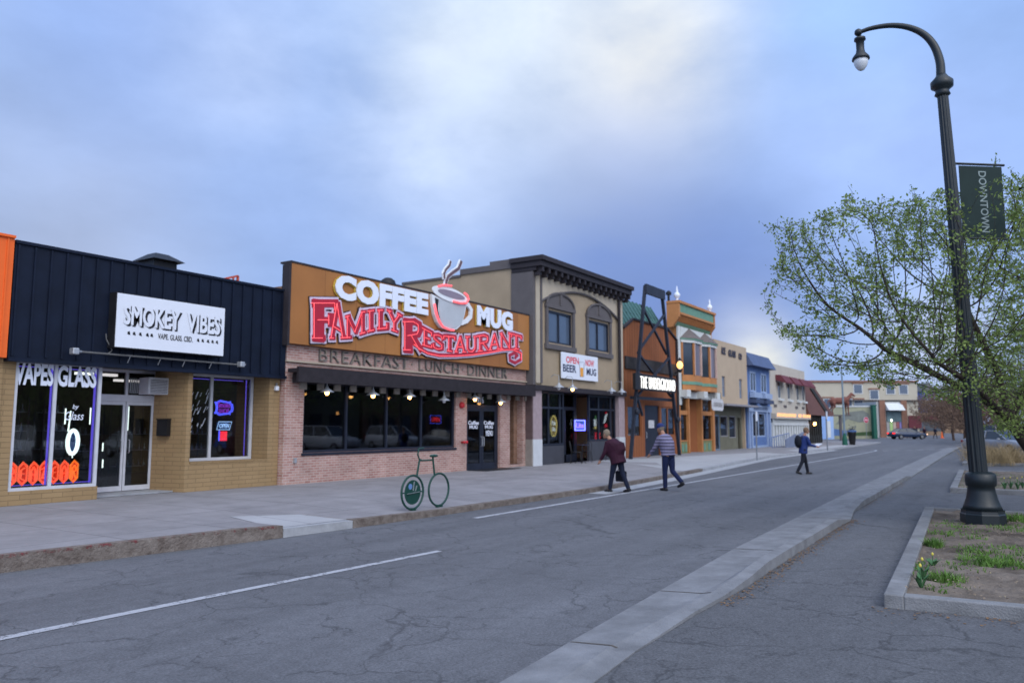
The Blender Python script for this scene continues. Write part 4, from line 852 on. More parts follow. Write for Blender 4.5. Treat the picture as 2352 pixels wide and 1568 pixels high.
# the coffee cup
t = T('cup_sign', 'large grey and white coffee cup with red neon edges and two curls of steam', 'sign', tuple(zc(1000, 500)))
M('cup_grey', (.44, .47, .50), .4, .06, 2); M('cup_white', (.72, .74, .77), .4, .05, 2); M('coffee_mauve', (.24, .20, .25), .4, .1); M('steam_brown', (.13, .08, .09), .5, .2)
def pl2(pts): return [(zc(*q).x, zc(*q).z) for q in pts]
body = [(900, 290), (905, 350), (915, 410), (930, 455), (955, 490), (1000, 507), (1050, 500), (1080, 470), (1095, 420), (1108, 350), (1110, 320), (1000, 335), (930, 305)]
MB().prism(pl2(body), 15.68, 15.79).build('cup_body', 'cup_white', t)
MB().prism(pl2([(918, 312), (938, 322), (935, 380), (945, 440), (958, 480), (940, 455), (926, 400)]), 15.665, 15.679).build('dark_stripe', 'black', t)
MB().prism(pl2([(940, 322), (1100, 345), (1090, 420), (1075, 465), (1045, 490), (1000, 498), (965, 480), (945, 430)]), 15.66, 15.678).build('cup_face', 'cup_grey', t)
ell = lambda cx_, cz_, rx, rz, tl: [(cx_+rx*math.cos(a)*1+0*math.sin(a), cz_+rz*math.sin(a)+tl*math.cos(a)*rx) for a in [k*math.pi/14 for k in range(28)]]
MB().prism(pl2(ell(1003, 295, 106, 42, .33)), 15.635, 15.66).build('cup_rim', 'cup_white', t); MB().prism(pl2(ell(1010, 293, 80, 20, .30)), 15.62, 15.634).build('coffee_surface', 'coffee_mauve', t)
hp = [(1100, 345), (1125, 355), (1142, 385), (1138, 425), (1115, 450), (1085, 462)]
MB().strokes([pl2(hp)], .15, 15.71, 15.78).build('cup_handle', 'cup_white', t)
nl = MB()
for l in ([(905, 350), (918, 410), (935, 455), (958, 488), (1000, 505), (1022, 507)], [(930, 245), (960, 238), (1008, 243)], [(1085, 285), (1103, 300), (1110, 322), (1098, 345), (1060, 345), (1020, 335)]): nl.tube([(x, 15.61, z) for x, z in pl2(l)], .036, 8)
nl.build('neon_tube', 'neon_pink', t, smooth=True)
for l, nm_ in (([(985, 240), (990, 210), (1000, 185), (1030, 160), (1062, 138), (1078, 98)], 0), ([(978, 195), (975, 170), (985, 145), (1008, 120), (1014, 97)], 1)):
    q = pl2(l); m = MB(); w_ = .10 if nm_ == 0 else .07
    m.strokes([q], w_+.07, 15.70, 15.75); s_ = m.build('steam', 'cup_white', t); MB().strokes([q], w_, 15.68, 15.698).build('steam_core', 'steam_brown', s_)
M('letter_dim', (.30, .24, .15), .4, .5, 14, col2=(.14, .14, .16)); t = T('sign_lettering', 'thin outlined letters reading BREAKFAST LUNCH DINNER along the brick band', 'sign', (19.5, 15.95, 3.45))
m = MB(); m2 = MB()
for s_, a, b in (('BREAKFAST', 270, 800), ('·', 815, 835), ('LUNCH', 865, 1100), ('·', 1118, 1130), ('DINNER', 1155, 1388)):
    A = zc(a, 650); B = zc(b, 740)
    if s_ == '·': m.lathe((A.x+.06, 15.94, 3.64), [(.03, 0), (.03, .03)], 8, 'y')
    else: words(m, s_, A.x, B.x, 3.47, 3.81, 15.96, .03, -.022, 1.12); words(m2, s_, A.x-.02, B.x-.02, 3.465, 3.805, 15.975, .012, .004, 1.12)
m2.build('letter_side', 'taupe_trim', t); m.build('lettering', 'letter_dim', t)
# gooseneck lamps
def gooseneck(name, label, x, z, y0, reach, lit, group, s=1.0, shade='galv'):
    t = T(name, label, 'lamp', (x, y0, z), group)
    yb = y0-reach; MB().tube([(x, y0, z+.42*s), (x, y0-reach*.35, z+.50*s), (x, yb, z+.46*s), (x, yb, z+.2*s)], .012*s, 6).build('arm', 'canopy_dark' if shade != 'galv' else 'galv', t)
    MB().lathe((x, yb, z+.05*s), [(.19*s, 0), (.185*s, .015*s), (.10*s, .07*s), (.045*s, .11*s), (.04*s, .16*s)], 14).build('lamp_shade', shade, t, smooth=True)
    MB().blob((x, yb, z+.035*s), .06*s, .06*s, .07*s, 8, 6).build('bulb', 'bulb_warm' if lit else 'cup_white', t, smooth=True)
wh = ['first gooseneck lamp from the left under the canopy, lit warm', 'second gooseneck lamp under the canopy, lit warm', 'third gooseneck lamp under the canopy, lit warm over the middle panes', 'unlit pale gooseneck lamp above the red OPEN sign', 'lit lamp over the left side of the restaurant doors', 'lit lamp over the right side of the restaurant doors']
for i, (px, py, lit) in enumerate([(751, 902, 1), (857, 909, 1), (941, 912, 1), (1020, 921, 0), (1091, 917, 1), (1150, 925, 1)]):
    q = P(px, py, 15.68); gooseneck('gooseneck_lamp', wh[i], q.x, q.z-.03, 15.94, .26, lit, 'gooseneck lamps under the restaurant canopy')
t = neonbox('small red and blue neon sign reading OPEN in the restaurant window', 20.06, 20.62, 1.80, 2.06, 16.30, 'OPEN', 'neon_blue', 'neon_red_deep', .010)
M('booth', (.12, .02, .08), .6, .2); neon('lamp_glow', (1, .45, .12), 5)
for i, (x, y) in enumerate(((15.6, 18.5), (17.2, 18.6), (18.6, 18.4))):
    t = T('booth_seat', 'dark magenta booth %s behind the restaurant window' % ['at the left', 'in the middle', 'at the right'][i], 'seat', (x, y, .2)); MB().box(x-.6, x+.6, y-.1, y+.3, .2, .55).build('seat', 'booth', t, bevel=.04); MB().box(x-.6, x+.6, y+.3, y+.42, .2, 1.15).build('backrest', 'booth', t, bevel=.04)
for i, (x, y, z) in enumerate(((17.0, 19.5, 2.1), (19.5, 20, 2.1))):
    t = T('pendant_lamp', 'tiny orange pendant lamp %s inside the dark restaurant' % ['on the left', 'on the right'][i], 'lamp', (x, y, z)); MB().tube([(x, y, z+.1), (x, y, 3.0)], .008, 5).build('cord', 'black', t); MB().lathe((x, y, z), [(.05, 0), (.045, .08), (.02, .12)], 8).build('shade', 'lamp_glow', t)
a = P(891, 656, 21); t = T('roof_vent', 'round dark dome vent on the restaurant roof behind the sign board', 'vent', (a.x, 21, 5)); MB().lathe((a.x, 21, 5.0), [(.25, 0), (.25, a.z-5.1), (.33, a.z-5.05), (.33, a.z-4.95), (.28, a.z-4.8), (.15, a.z-4.70), (.02, a.z-4.67)], 16).build('dome', 'black', t, smooth=True)

# ------------------------------------------------------------------ two storey tan bar
B = T('bar_building', 'two storey tan stucco building with heavy dark cornice and two arched windows', 'building', (29.6, 15.68, 0)); YB = 15.68
X0, X1 = 25.47, 33.72
holed(MB(), X0+.18, X1-.15, 3.30, 7.75, YB+.03, YB+.3, [(26.60, 28.65, 5.05, 6.36), (30.08, 32.18, 5.05, 6.36)]).build('wall', 'tan_stucco', B)
# spandrel above the great arch
arc = [(26.05+(33.2-26.05)*i/20, 6.62+.78*math.sin(math.pi*i/20)**.85) for i in range(21)]
m = MB()
for (xa, za), (xb, zb) in zip(arc[:-1], arc[1:]): m.prism([(xa, za), (xb, zb), (xb, 7.74), (xa, 7.74)], YB-.045, YB+.029)
m.build('arch_relief', 'light_trim', B)
m = MB(); m.tube([(x, YB-.045, z) for x, z in arc], .05, 6); m.build('arch_molding', 'taupe_trim', B)
m = MB(); m.box(X0, X0+.175, YB-.02, YB+1.0, 3.3, 7.74); m.box(26.0, 26.12, YB-.06, YB+.029, 3.38, 7.7); m.box(33.16, 33.28, YB-.05, YB+.029, 3.38, 7.7); m.build('corner_pilaster', 'taupe_trim', B)
m = MB(); m.box(25.68, 25.98, YB-.03, YB+.029, 3.38, 7.72); m.box(33.32, 33.58, YB-.03, YB+.029, 3.38, 7.72); m.build('pilaster_panel', 'light_trim', B)
# side wall, stepping down to the back
m = MB(); m.box(X0+.05, X0+.25, YB+1.001, 19.2, 3.3, 7.95); m.box(X0+.05, X0+.25, 19.2, 22.4, 3.3, 7.86); m.box(X1-.25, X1-.05, YB+.31, 30, 0, 7.7); m.box(X0+.05, X0+.25, 22.4, 30, 3.3, 7.3); m.build('side_wall', 'tan_stucco', B)
m = MB(); m.box(X0-.02, X0+.30, YB+1.0, 17.7, 7.95, 8.32); m.box(X0-.02, X0+.30, 17.7, 19.2, 7.95, 8.18); m.box(X0+.0, X0+.30, 19.201, 22.4, 7.861, 7.96); m.build('parapet_cap', 'taupe_trim', B)
bx('roof', 'roof_grey', B, X0+.26, X1-.26, YB+.31, 30, 7.2, 7.35)
m = MB(); m.box(X0-.15, X1+.1, YB-.55, YB+1.0, 8.12, 8.30); m.box(X0-.08, X1+.04, YB-.45, YB+.98, 7.90, 8.119); m.box(X0-.03, X1, YB-.18, YB+.97, 7.751, 7.899); m.build('cornice', 'cornice_dark', B)
m = MB()
for i in range(17): x = 25.6+i*.50; m.box(x-.07, x+.07, YB-.42, YB-.181, 7.70, 7.899)
for i in range(17): x = 25.6+i*.50; m.box(x-.07, x+.07, YB-.30, YB-.061, 7.56, 7.699)
m.build('cornice_bracket', 'cornice_dark', B)
for xa, xb in ((26.60, 28.65), (30.08, 32.18)):
    w = window(B, xa, xb, 5.05, 6.36, YB+.05, 'dark_frame', 'upper_glass', .07, ver=((xa+xb)/2,), dep=.12)
    m = MB(); m.box(xa-.16, xa-.001, YB-.06, YB+.1, 4.98, 6.45); m.box(xb+.001, xb+.16, YB-.06, YB+.1, 4.98, 6.45); m.box(xa-.22, xb+.22, YB-.10, YB+.1, 4.78, 4.979); m.box(xa-.2, xb+.2, YB-.08, YB+.1, 6.451, 6.60)
    m.build('window_surround', 'taupe_trim', w)
    cx_ = (xa+xb)/2; rw = (xb-xa)/2+.12
    ar = [(cx_+rw*math.cos(math.pi*k/14), 6.602+.52*math.sin(math.pi*k/14)) for k in range(15)]
    MB().prism(ar, YB-.03, YB+.06).build('arch_panel', 'taupe_trim', w); MB().tube([(x, YB-.05, z) for x, z in ar], .055, 6).build('arch_trim', 'taupe_trim', w); bx('keystone', 'taupe_trim', w, cx_-.08, cx_+.08, YB-.08, YB-.031, 6.62, 7.2)
MB().tube([(33.0, YB-.13, 7.6), (33.0, YB-.13, 3.2)], .07, 8).build('downpipe', 'cornice_dark', B)
bx('lintel', 'cornice_dark', B, X0, X1, YB-.12, YB+.3, 3.10, 3.298)
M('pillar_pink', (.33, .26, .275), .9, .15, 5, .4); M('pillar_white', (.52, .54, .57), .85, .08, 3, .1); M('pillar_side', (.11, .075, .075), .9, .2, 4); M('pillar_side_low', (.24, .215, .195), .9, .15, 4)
for a, b in ((25.50, 26.14), (33.10, 33.72)):
    bx('pillar', 'pillar_pink', B, a, b, YB, YB+.5, 1.21, 3.099); bx('pillar_base', 'pillar_white', B, a-.01, b+.01, YB-.01, YB+.51, 0, 1.209)
bx('pillar_return', 'pillar_side', B, 25.44, 25.499, YB+.02, YB+.5, 1.21, 3.099); bx('pillar_return_base', 'pillar_side_low', B, 25.43, 25.489, YB+.02, YB+.5, 0, 1.209)
M('storefront', (.05, .052, .065), .6, .15, 3)
YS = 15.86
bx('bulkhead', 'storefront', B, 26.15, 28.2, YS, YS+.12, .2, .93); bx('bulkhead', 'storefront', B, 30.45, 33.09, YS, YS+.12, .2, 1.05)
w = window(B, 26.15, 28.2, .94, 3.09, YS, 'dark_frame', 'glass_dark', .08, ver=(26.98, 27.9), hor=(2.45,), dep=.1); w = window(B, 30.45, 33.09, 1.06, 3.09, YS, 'dark_frame', 'glass_dark', .08, ver=(31.4, 32.6), hor=(2.45,), dep=.1)
m = MB(); m.box(28.35, 28.5, YS+.6, YS+.7, .2, 3.09); m.box(30.2, 30.4, YS+.6, YS+.7, .2, 3.09); m.box(28.5, 30.2, YS+.6, YS+.7, 2.4, 2.55); m.box(29.3, 29.42, YS+.6, YS+.7, .2, 2.4); m.box(28.5, 30.2, YS+.6, YS+.7, .2, .5); dd_ = m.build('door', 'dark_frame', B); bx('pane', 'glass_dark', dd_, 28.5, 30.2, YS+.65, YS+.66, .45, 3.05)
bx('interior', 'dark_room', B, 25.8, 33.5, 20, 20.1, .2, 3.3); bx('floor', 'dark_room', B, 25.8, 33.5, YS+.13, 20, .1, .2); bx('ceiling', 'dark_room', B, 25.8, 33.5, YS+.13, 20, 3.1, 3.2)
# banner sign OPEN NOW / BEER MUG
t = T('banner_sign', 'white banner reading OPEN NOW BEER MUG under the arched windows', 'sign', (29.1, 15.6, 3.66)); YS2 = 15.58
bx('banner', 'sign_white', t, 27.53, 30.79, YS2, YS2+.03, 3.66, 4.73); M('ink_red', (.62, .04, .06), .5, .05); M('ink_navy', (.02, .03, .08), .5, .05); M('beer_amber', (.75, .33, .04), .5, .15, 9)
m = MB(); words(m, 'OPEN', 27.92, 29.02, 4.30, 4.58, YS2-.001, .003, .025); words(m, 'NOW', 29.62, 30.42, 4.28, 4.56, YS2-.001, .003, .025); m.build('red_lettering', 'ink_red', t)
m = MB(); words(m, 'BEER', 27.65, 28.80, 3.93, 4.24, YS2-.001, .003, .03); words(m, 'MUG', 29.72, 30.62, 3.89, 4.20, YS2-.001, .003, .03); m.tube([(29.12, YS2-.003, 3.80), (29.06, YS2-.003, 4.42), (29.5, YS2-.003, 4.42), (29.44, YS2-.003, 3.80)], .009, 4, closed=True); m.build('navy_lettering', 'ink_navy', t)
MB().prism([(29.17, 3.80), (29.39, 3.80), (29.42, 4.18), (29.14, 4.18)], YS2-.006, YS2-.001).build('beer_glass', 'beer_amber', t)
# bar neon signs
neonbox('blue neon beer sign with pointed shield low in the bar doorway', 29.45, 30.35, 1.54, 1.96, 16.02, 'Lite', 'neon_blue', 'neon_violet', .025, backing='screen_blue', rings=1)
t = T('neon_sign', 'tall oval gold beer sign in the left bar window', 'neon sign', (27.62, 16.0, 1.3)); pts = [(27.62+.25*math.cos(a*math.pi/10), 16.0, 1.72+.42*math.sin(a*math.pi/10)) for a in range(20)]
MB().prism([(p[0], p[2]) for p in pts], 16.01, 16.03).build('sign_face', M('sign_gold', (.5, .38, .1), .5, .3, 9, emit=1.5, ecol=(.8, .62, .2)), t); MB().tube(pts, .03, 6, closed=True).build('border_tube', 'neon_yellow', t); m = MB(); words(m, 'Pale', 27.45, 27.79, 1.75, 1.95, 16.005, .01, .02); words(m, 'Ale', 27.48, 27.76, 1.5, 1.7, 16.005, .01, .02); m.build('lettering', 'neon_white', t)
t = T('neon_sign', 'blue and white oval beer sign at the left edge of the bar window', 'neon sign', (26.45, 16.0, 1.6)); MB().prism([(26.45+.16*math.cos(a*math.pi/8), 1.82+.25*math.sin(a*math.pi/8)) for a in range(16)], 16.0, 16.02).build('sign_face', M('sign_blue', (.05, .2, .6), .5, .3, 9, emit=1.6, ecol=(.05, .3, .8)), t); MB().tube([(26.37, 15.99, 1.9), (26.43, 15.99, 2.1)], .012, 5).build('tube', 'neon_yellow', t)
t = T('neon_sign', 'bright white and yellow square beer sign right of the bar door', 'neon sign', (31.3, 16.0, 1.6)); bx('sign_face', 'neon_white', t, 31.22, 31.55, 16.0, 16.02, 1.72, 2.02); bx('lower_face', 'neon_yellow', t, 31.24, 31.50, 16.0, 16.02, 1.60, 1.70); MB().prism([(31.3, 2.03), (31.45, 2.03), (31.4, 2.2)], 16.0, 16.02).build('leaf_tip', 'neon_green', t)
t = T('neon_sign', 'red and white slanted beer sign in the right bar window', 'neon sign', (32.3, 16.0, 1.6)); MB().prism([(32.15, 1.82), (32.36, 1.90), (32.58, 2.28), (32.36, 2.24)], 16.0, 16.02).build('bottle_face', 'neon_white', t); bx('red_face', 'neon_red_deep', t, 32.3, 32.52, 16.0, 16.02, 1.66, 1.82); bx('red_face', 'neon_red_deep', t, 32.36, 32.52, 16.0, 16.02, 2.29, 2.36)
neonbox('small pink red neon OPEN sign low in the right bar window', 31.32, 31.75, 1.14, 1.42, 16.0, 'OPEN', 'neon_red_deep', 'neon_red_deep', .03, backing=M('pink_panel', (.6, .02, .08), .5, .1, 4, emit=1.2, ecol=(1, .03, .12)))
bl = ['leftmost white gooseneck lamp under the bar lintel, unlit', 'lit gooseneck lamp over the bar doorway', 'white gooseneck lamp over the right bar window, unlit', 'white gooseneck lamp on the right bar pillar, unlit']
for i, (px, py, lit) in enumerate([(1283.7, 893, 0), (1315, 896, 1), (1404.6, 902, 0), (1428, 904, 0)]):
    q = P(px, py, 15.2); gooseneck('barn_lamp', bl[i], q.x, q.z, YB-.12, .36, lit, 'white gooseneck lamps under the bar lintel', 1.15)
# bistro chairs and a table before the bar
def chair(x, y, rz, label):
    t = T('bistro_chair', label, 'chair', (x, y, SW), 'black bistro chairs outside the bar', rotz=rz); 
    for a, b in ((-.2, -.2), (.2, -.2), (-.2, .2), (.2, .2)): MB().tube([(a*1.15, b*1.15, 0), (a*.9, b*.9, .45)], .012, 6).build('leg', 'black', t)
    MB().lathe((0, 0, .45), [(.2, 0), (.21, .012), (.2, .025)], 14).build('seat', 'black', t)
    m = MB(); m.tube([(-.18, .18, .45), (-.2, .24, .75), (-.1, .27, .9), (.1, .27, .9), (.2, .24, .75), (.18, .18, .45)], .011, 6)
    for a in (-.08, 0, .08): m.tube([(a, .2, .47), (a, .26, .89)], .007, 5)
    m.build('backrest', 'black', t); return t
chair(28.3, 15.35, .4, 'black metal bistro chair nearest the left bar window'); chair(29.5, 15.5, -1.2, 'black metal bistro chair in front of the bar doorway'); chair(31.6, 15.3, 2.6, 'black metal bistro chair by the right bar window')
t = T('bistro_table', 'small round black cafe table before the bar doorway', 'table', (28.9, 15.4, SW)); MB().lathe((28.9, 15.4, .92), [(.32, 0), (.33, .012), (.32, .025)], 18).build('table_top', 'black', t); MB().tube([(28.9, 15.4, .22), (28.9, 15.4, .92)], .02, 8).build('post', 'black', t)
for k in range(3): a = k*2.1; MB().tube([(28.9, 15.4, .4), (28.9+.3*math.cos(a), 15.4+.3*math.sin(a), SW)], .012, 6).build('leg', 'black', t)
# ------------------------------------------------------------------ orange barn front with the steel headframe
boards('barn_orange', (.24, .078, .028), (.30, .11, .042), .30, .14, 0, .75, .9, .62)
boards('green_roof', (.055, .13, .12), (.07, .155, .145), .5, .06, 0, .5, .8, .35)
N = T('barn_building', 'orange board and batten shop with clipped gable and green metal roof', 'building', (37.8, 16, 0))
m = MB(); pts = [(34.42, 3.3), (34.42, 6.45), (35.5, 6.98), (39.95, 6.98), (41.27, 6.45), (41.27, 3.3)]; m.prism(pts, 16, 16.2)
holed(m, 34.42, 41.27, 0, 3.299, 16, 16.2, [(34.75, 36.40, 1.18, 2.72), (36.78, 38.68, 0, 2.78), (38.98, 40.95, 1.2, 2.75)]); m.build('wall', 'barn_orange', N)
m = MB(); e = [(34.35, 6.47), (35.48, 7.03), (39.97, 7.03), (41.33, 6.5)]
for a, b in zip(e[:-1], e[1:]): m.bar((a[0], 15.98, a[1]), (b[0], 15.98, b[1]), .14, .09)
m.box(41.18, 41.32, 15.9, 15.999, 0, 6.45); m.build('roof_trim', 'cornice_dark', N)
shell(N, 34.42, 41.27, 16.21, 30, 6.3, 'barn_orange')
m = MB(); m.add([(34.4, 16.25, 6.4), (41.3, 16.25, 6.4), (41.3, 17.5, 8.45), (34.4, 17.5, 8.45), (34.4, 26, 8.0), (41.3, 26, 8.0)], [(0, 1, 2, 3), (3, 2, 5, 4)]); m.build('metal_roof', 'green_roof', N)
for i in range(15): MB().bar((34.45+i*.487, 16.25, 6.43), (34.45+i*.487, 17.5, 8.48), .05, .06).build('roof_seam', 'green_roof', N)
MB().prism([(16.26, 6.4), (17.5, 8.44), (26, 7.99), (26, 6.3), (16.26, 6.3)], 34.42, 34.5, 'x').build('gable_end', 'barn_orange', N); MB().prism([(16.26, 6.4), (17.5, 8.44), (26, 7.99), (26, 6.3), (16.26, 6.3)], 41.2, 41.27, 'x').build('gable_end', 'barn_orange', N)
M('weathered_plank', (.035, .032, .034), .85, .4, 1.5); bx('plank_band', 'weathered_plank', N, 34.45, 41.1, 15.90, 15.999, 4.50, 5.10)
window(N, 34.75, 36.40, 1.18, 2.72, 16.04, 'barn_orange', 'glass_dark', .07, ver=(35.6,)); window(N, 38.98, 40.95, 1.2, 2.75, 16.04, 'barn_orange', 'glass_dark', .07, ver=(39.95,))
bx('interior', 'dark_room', N, 34.7, 41, 18, 18.1, 0, 3); m = MB(); m.box(36.80, 38.66, 16.06, 16.12, .2, 2.77); dr_ = m.build('door', 'dark_frame', N); M('paper', (.5, .5, .52), .8, .25, 9); bx('paper_notice', 'paper', dr_, 37.35, 38.05, 16.03, 16.055, 1.62, 2.02); MB().tube([(36.98, 16.05, 1.1), (36.98, 15.99, 1.12), (36.98, 15.99, 1.4), (36.98, 16.05, 1.42)], .015, 6).build('handle', 'galv', dr_)
for xa, xb, lb in ((34.75, 36.4, 'left'), (38.98, 40.95, 'right')):
    t = T('window_display', 'pale posters and goods behind the %s window of the orange barn shop' % lb, 'display', ((xa+xb)/2, 16.6, .9)); m = MB()
    for k in range(5): a = random.uniform(xa+.1, xb-.4); z = random.uniform(1.2, 1.9); m.box(a, a+random.uniform(.15, .35), 16.5+k*.05, 16.52+k*.05, z, z+random.uniform(.2, .4))
    m.build('poster', 'paper', t)
A = T('steel_headframe', 'tall black steel headframe with crossed braces standing before the orange barn', 'tower', (36, 15.2, SW))
M('steel_black', (.018, .022, .035), .55, .3, 4)
tl = Vector((35.4, 15.25, 8.62)); bl_ = Vector((33.35, 15.25, SW)); tr_ = Vector((37.5, 15.25, 8.66)); br = Vector((39.5, 15.25, SW))
legs = {}
m = MB(); m.bar(bl_, tl, .14); m.build('leg', 'steel_black', A); m = MB(); m.bar(br, tr_, .14); m.build('leg', 'steel_black', A)
L_ = lambda k: bl_.lerp(tl, k); Rr = lambda k: br.lerp(tr_, k)
for a, b, o in ((L_(.88), Rr(.62), .12), (Rr(.86), L_(.62), -.0), (L_(.60), Rr(.36), .12), (Rr(.60), L_(.34), 0), (L_(.36), L_(.24)+Vector((.9, 0, 0)), 0)):
    MB().bar(a+Vector((0, o-.02, 0)), b+Vector((0, o-.02, 0)), .10).build('brace', 'steel_black', A)
for a, b in ((L_(.34)+Vector((-.15, 0, 0)), Rr(.34)+Vector((.15, 0, 0))),): MB().bar(a+Vector((0, .18, 0)), b+Vector((0, .18, 0)), .14).build('crossbar', 'steel_black', A)
bx('head_plate', 'steel_black', A, 35.25, 37.62, 15.1, 15.22, 8.2, 8.68)
for p in (L_(.46), Rr(.44), L_(.26), Rr(.22)): MB().lathe((p.x, p.y-.16, p.z), [(.13, -.06), (.16, 0), (.13, .06)], 8, 'y').build('gusset', 'steel_black', A)
t = T('lit_sign', 'lit white letters reading THE UNDERGROUND on a black beam across the headframe', 'sign', (36, 14.9, 3.5)); bx('sign_beam', 'black', t, 33.45, 38.5, 14.98, 15.12, 3.42, 4.18)
m = MB(); words(m, 'THE UNDERGROUND', 34.0, 38.35, 3.50, 4.07, 14.975, .02, -.02, 1.18); m.build('lettering', neon('letter_lit', (1, .97, .9), 1.6), t)
# ------------------------------------------------------------------ ornate orange and green shop
M('vic_orange', (.42, .18, .065), .7, .12, 2.5); M('vic_green', (.13, .26, .19), .7, .12, 3); M('vic_rust', (.24, .07, .03), .8, .2, 5); M('vic_cream', (.55, .57, .56), .7, .08, 3); M('vic_roof', (.14, .12, .115), .9, .2, 6); M('vic_pink', (.52, .36, .30), .7, .1); M('curtain', (.28, .25, .28), .9, .15, 8)
V = T('ornate_building', 'narrow ornate orange and green shop with two bay windows and a dentilled cornice', 'building', (44.6, 16, 0))
holed(MB(), 41.4, 47.4, 3.7, 8.5, 16, 16.2, []).build('wall', 'vic_orange', V)
shell(V, 41.4, 47.4, 16.21, 30, 7.4, 'vic_orange')
bx('corner_board', 'vic_cream', V, 41.38, 41.75, 15.9, 15.999, 2.9, 7.35)
m = MB(); [m.prism([(15.58, 8.52), (15.58, 7.75), (15.98, 7.2), (16.3, 7.2), (16.3, 8.52)], a_, a_+.2, 'x') for a_ in (40.75, 46.65)]; m.box(40.72, 46.88, 15.52, 16.3, 8.521, 8.66); m.box(40.951, 46.649, 15.56, 15.7, 7.90, 8.02); m.build('cornice', 'vic_orange', V)
bx('frieze', 'vic_green', V, 40.951, 46.649, 15.62, 15.9, 8.021, 8.52); MB().add([(40.951, 15.64, 7.899), (46.649, 15.64, 7.899), (46.649, 15.95, 7.32), (40.951, 15.95, 7.32), (40.951, 16, 7.899), (46.649, 16, 7.899)], [(0, 1, 2, 3), (0, 4, 5, 1), (3, 2, 5, 4), (0, 3, 4), (1, 5, 2)]).build('cove', 'vic_rust', V)
m = MB(); g = MB()
for i in range(26):
    x = 41.05+i*.22; m.bar((x, 15.62, 7.88), (x, 15.80, 7.54), .07, .04); g.bar((x, 15.81, 7.52), (x, 15.93, 7.30), .07, .05)
m.build('dentil', 'vic_orange', V); g.build('dentil', 'vic_green', V)
bx('upper_panel', 'vic_cream', V, 41.76, 46.95, 15.88, 15.999, 6.5, 7.32)
def bay(x0, x1, lab):
    z0, z1, d = 3.75, 6.45, .42; xm = (x0+x1)/2; w = (x1-x0)*.26
    pl_ = [(x0, 15.86), (x0+w*1.3, 15.86-d), (x1-w*.8, 15.86-d), (x1, 15.86)]
    bw = MB().prism(pl_, z0, z0+.85, 'z').build('bay_window', 'vic_orange', V)
    def ring(name, mat, a, b, o): 
        q = [(x0-o, 15.86), (x0+w*1.3-o*.6, 15.86-d-o), (x1-w*.8+o*.6, 15.86-d-o), (x1+o, 15.86)]; MB().prism(q, a, b, 'z').build(name, mat, bw)
    ring('green_band', 'vic_green', z0+.30, z0+.48, .03); ring('cornice_band', 'vic_cream', z1-.02, z1+.14, .06); ring('cornice_band', 'vic_green', z1+.141, z1+.22, .12)
    q = [(x0, 15.86), (x0+w*1.3, 15.86-d), (x1-w*.8, 15.86-d), (x1, 15.86)]
    for k, (a, b) in enumerate(zip(q[:-1], q[1:])):
        A_ = Vector((a[0], a[1], 0)); B_ = Vector((b[0], b[1], 0)); dd = (B_-A_)
        f = MB(); up = lambda p, z: Vector((p.x, p.y, z))
        for s in (.04, .96): f.bar(up(A_.lerp(B_, s), z0+.851), up(A_.lerp(B_, s), z1-.021), .09)
        f.build('window_frame', 'vic_pink' if k else 'vic_orange', bw); n = dd.normalized(); pn = Vector((n.y, -n.x, 0))*-.04
        c0, c1 = A_.lerp(B_, .07)+pn, A_.lerp(B_, .93)+pn
        MB().prism([(c0.x, c0.y), (c1.x, c1.y), (c1.x+.01, c1.y+.03), (c0.x+.01, c0.y+.03)], z0+.86, z1-.03, 'z').build('pane', 'upper_dark' if k != 1 else 'curtain_pane', bw)
    MB().add([(x0-.14, 15.86, z1+.221), (x0+w*1.3-.1, 15.72-d, z1+.221), (x1-w*.8+.1, 15.72-d, z1+.221), (x1+.14, 15.86, z1+.221), (xm, 15.87, z1+.88)], [(0, 1, 4), (1, 2, 4), (2, 3, 4), (3, 2, 1, 0)]).build('bay_roof', 'vic_roof', bw)
M('upper_dark', (.03, .04, .055), .1, .15, 2, spec=.7); m_ = boards('curtain_pane', (.10, .09, .11), (.30, .27, .32), .22, .3, 0, .4, 0, 1.4)
bay(41.75, 44.3, 'l'); bay(44.4, 46.95, 'r')
for px_, lb in ((41.1, 'left'), (46.55, 'right')):
    t = T('roof_finial', 'white turned finial on the %s end of the ornate cornice' % lb, 'finial', (px_, 15.8, 8.66)); MB().lathe((px_, 15.8, 8.66), [(a_*.75, b_*.78) for a_, b_ in [(.14, 0), (.16, .05), (.09, .12), (.10, .2), (.22, .34), (.24, .46), (.17, .6), (.07, .68), (.10, .76), (.06, .88), (.015, 1.12)]], 12).build('finial', 'sign_white', t, smooth=True)
t = T('roof_vent', 'small dark pipe beside the left white finial', 'vent', (40.9, 16.2, 8.66)); MB().lathe((40.85, 16.2, 8.66), [(.07, 0), (.07, .35), (.15, .36), (.16, .5), (.05, .6)], 10).build('pipe', 'black', t)
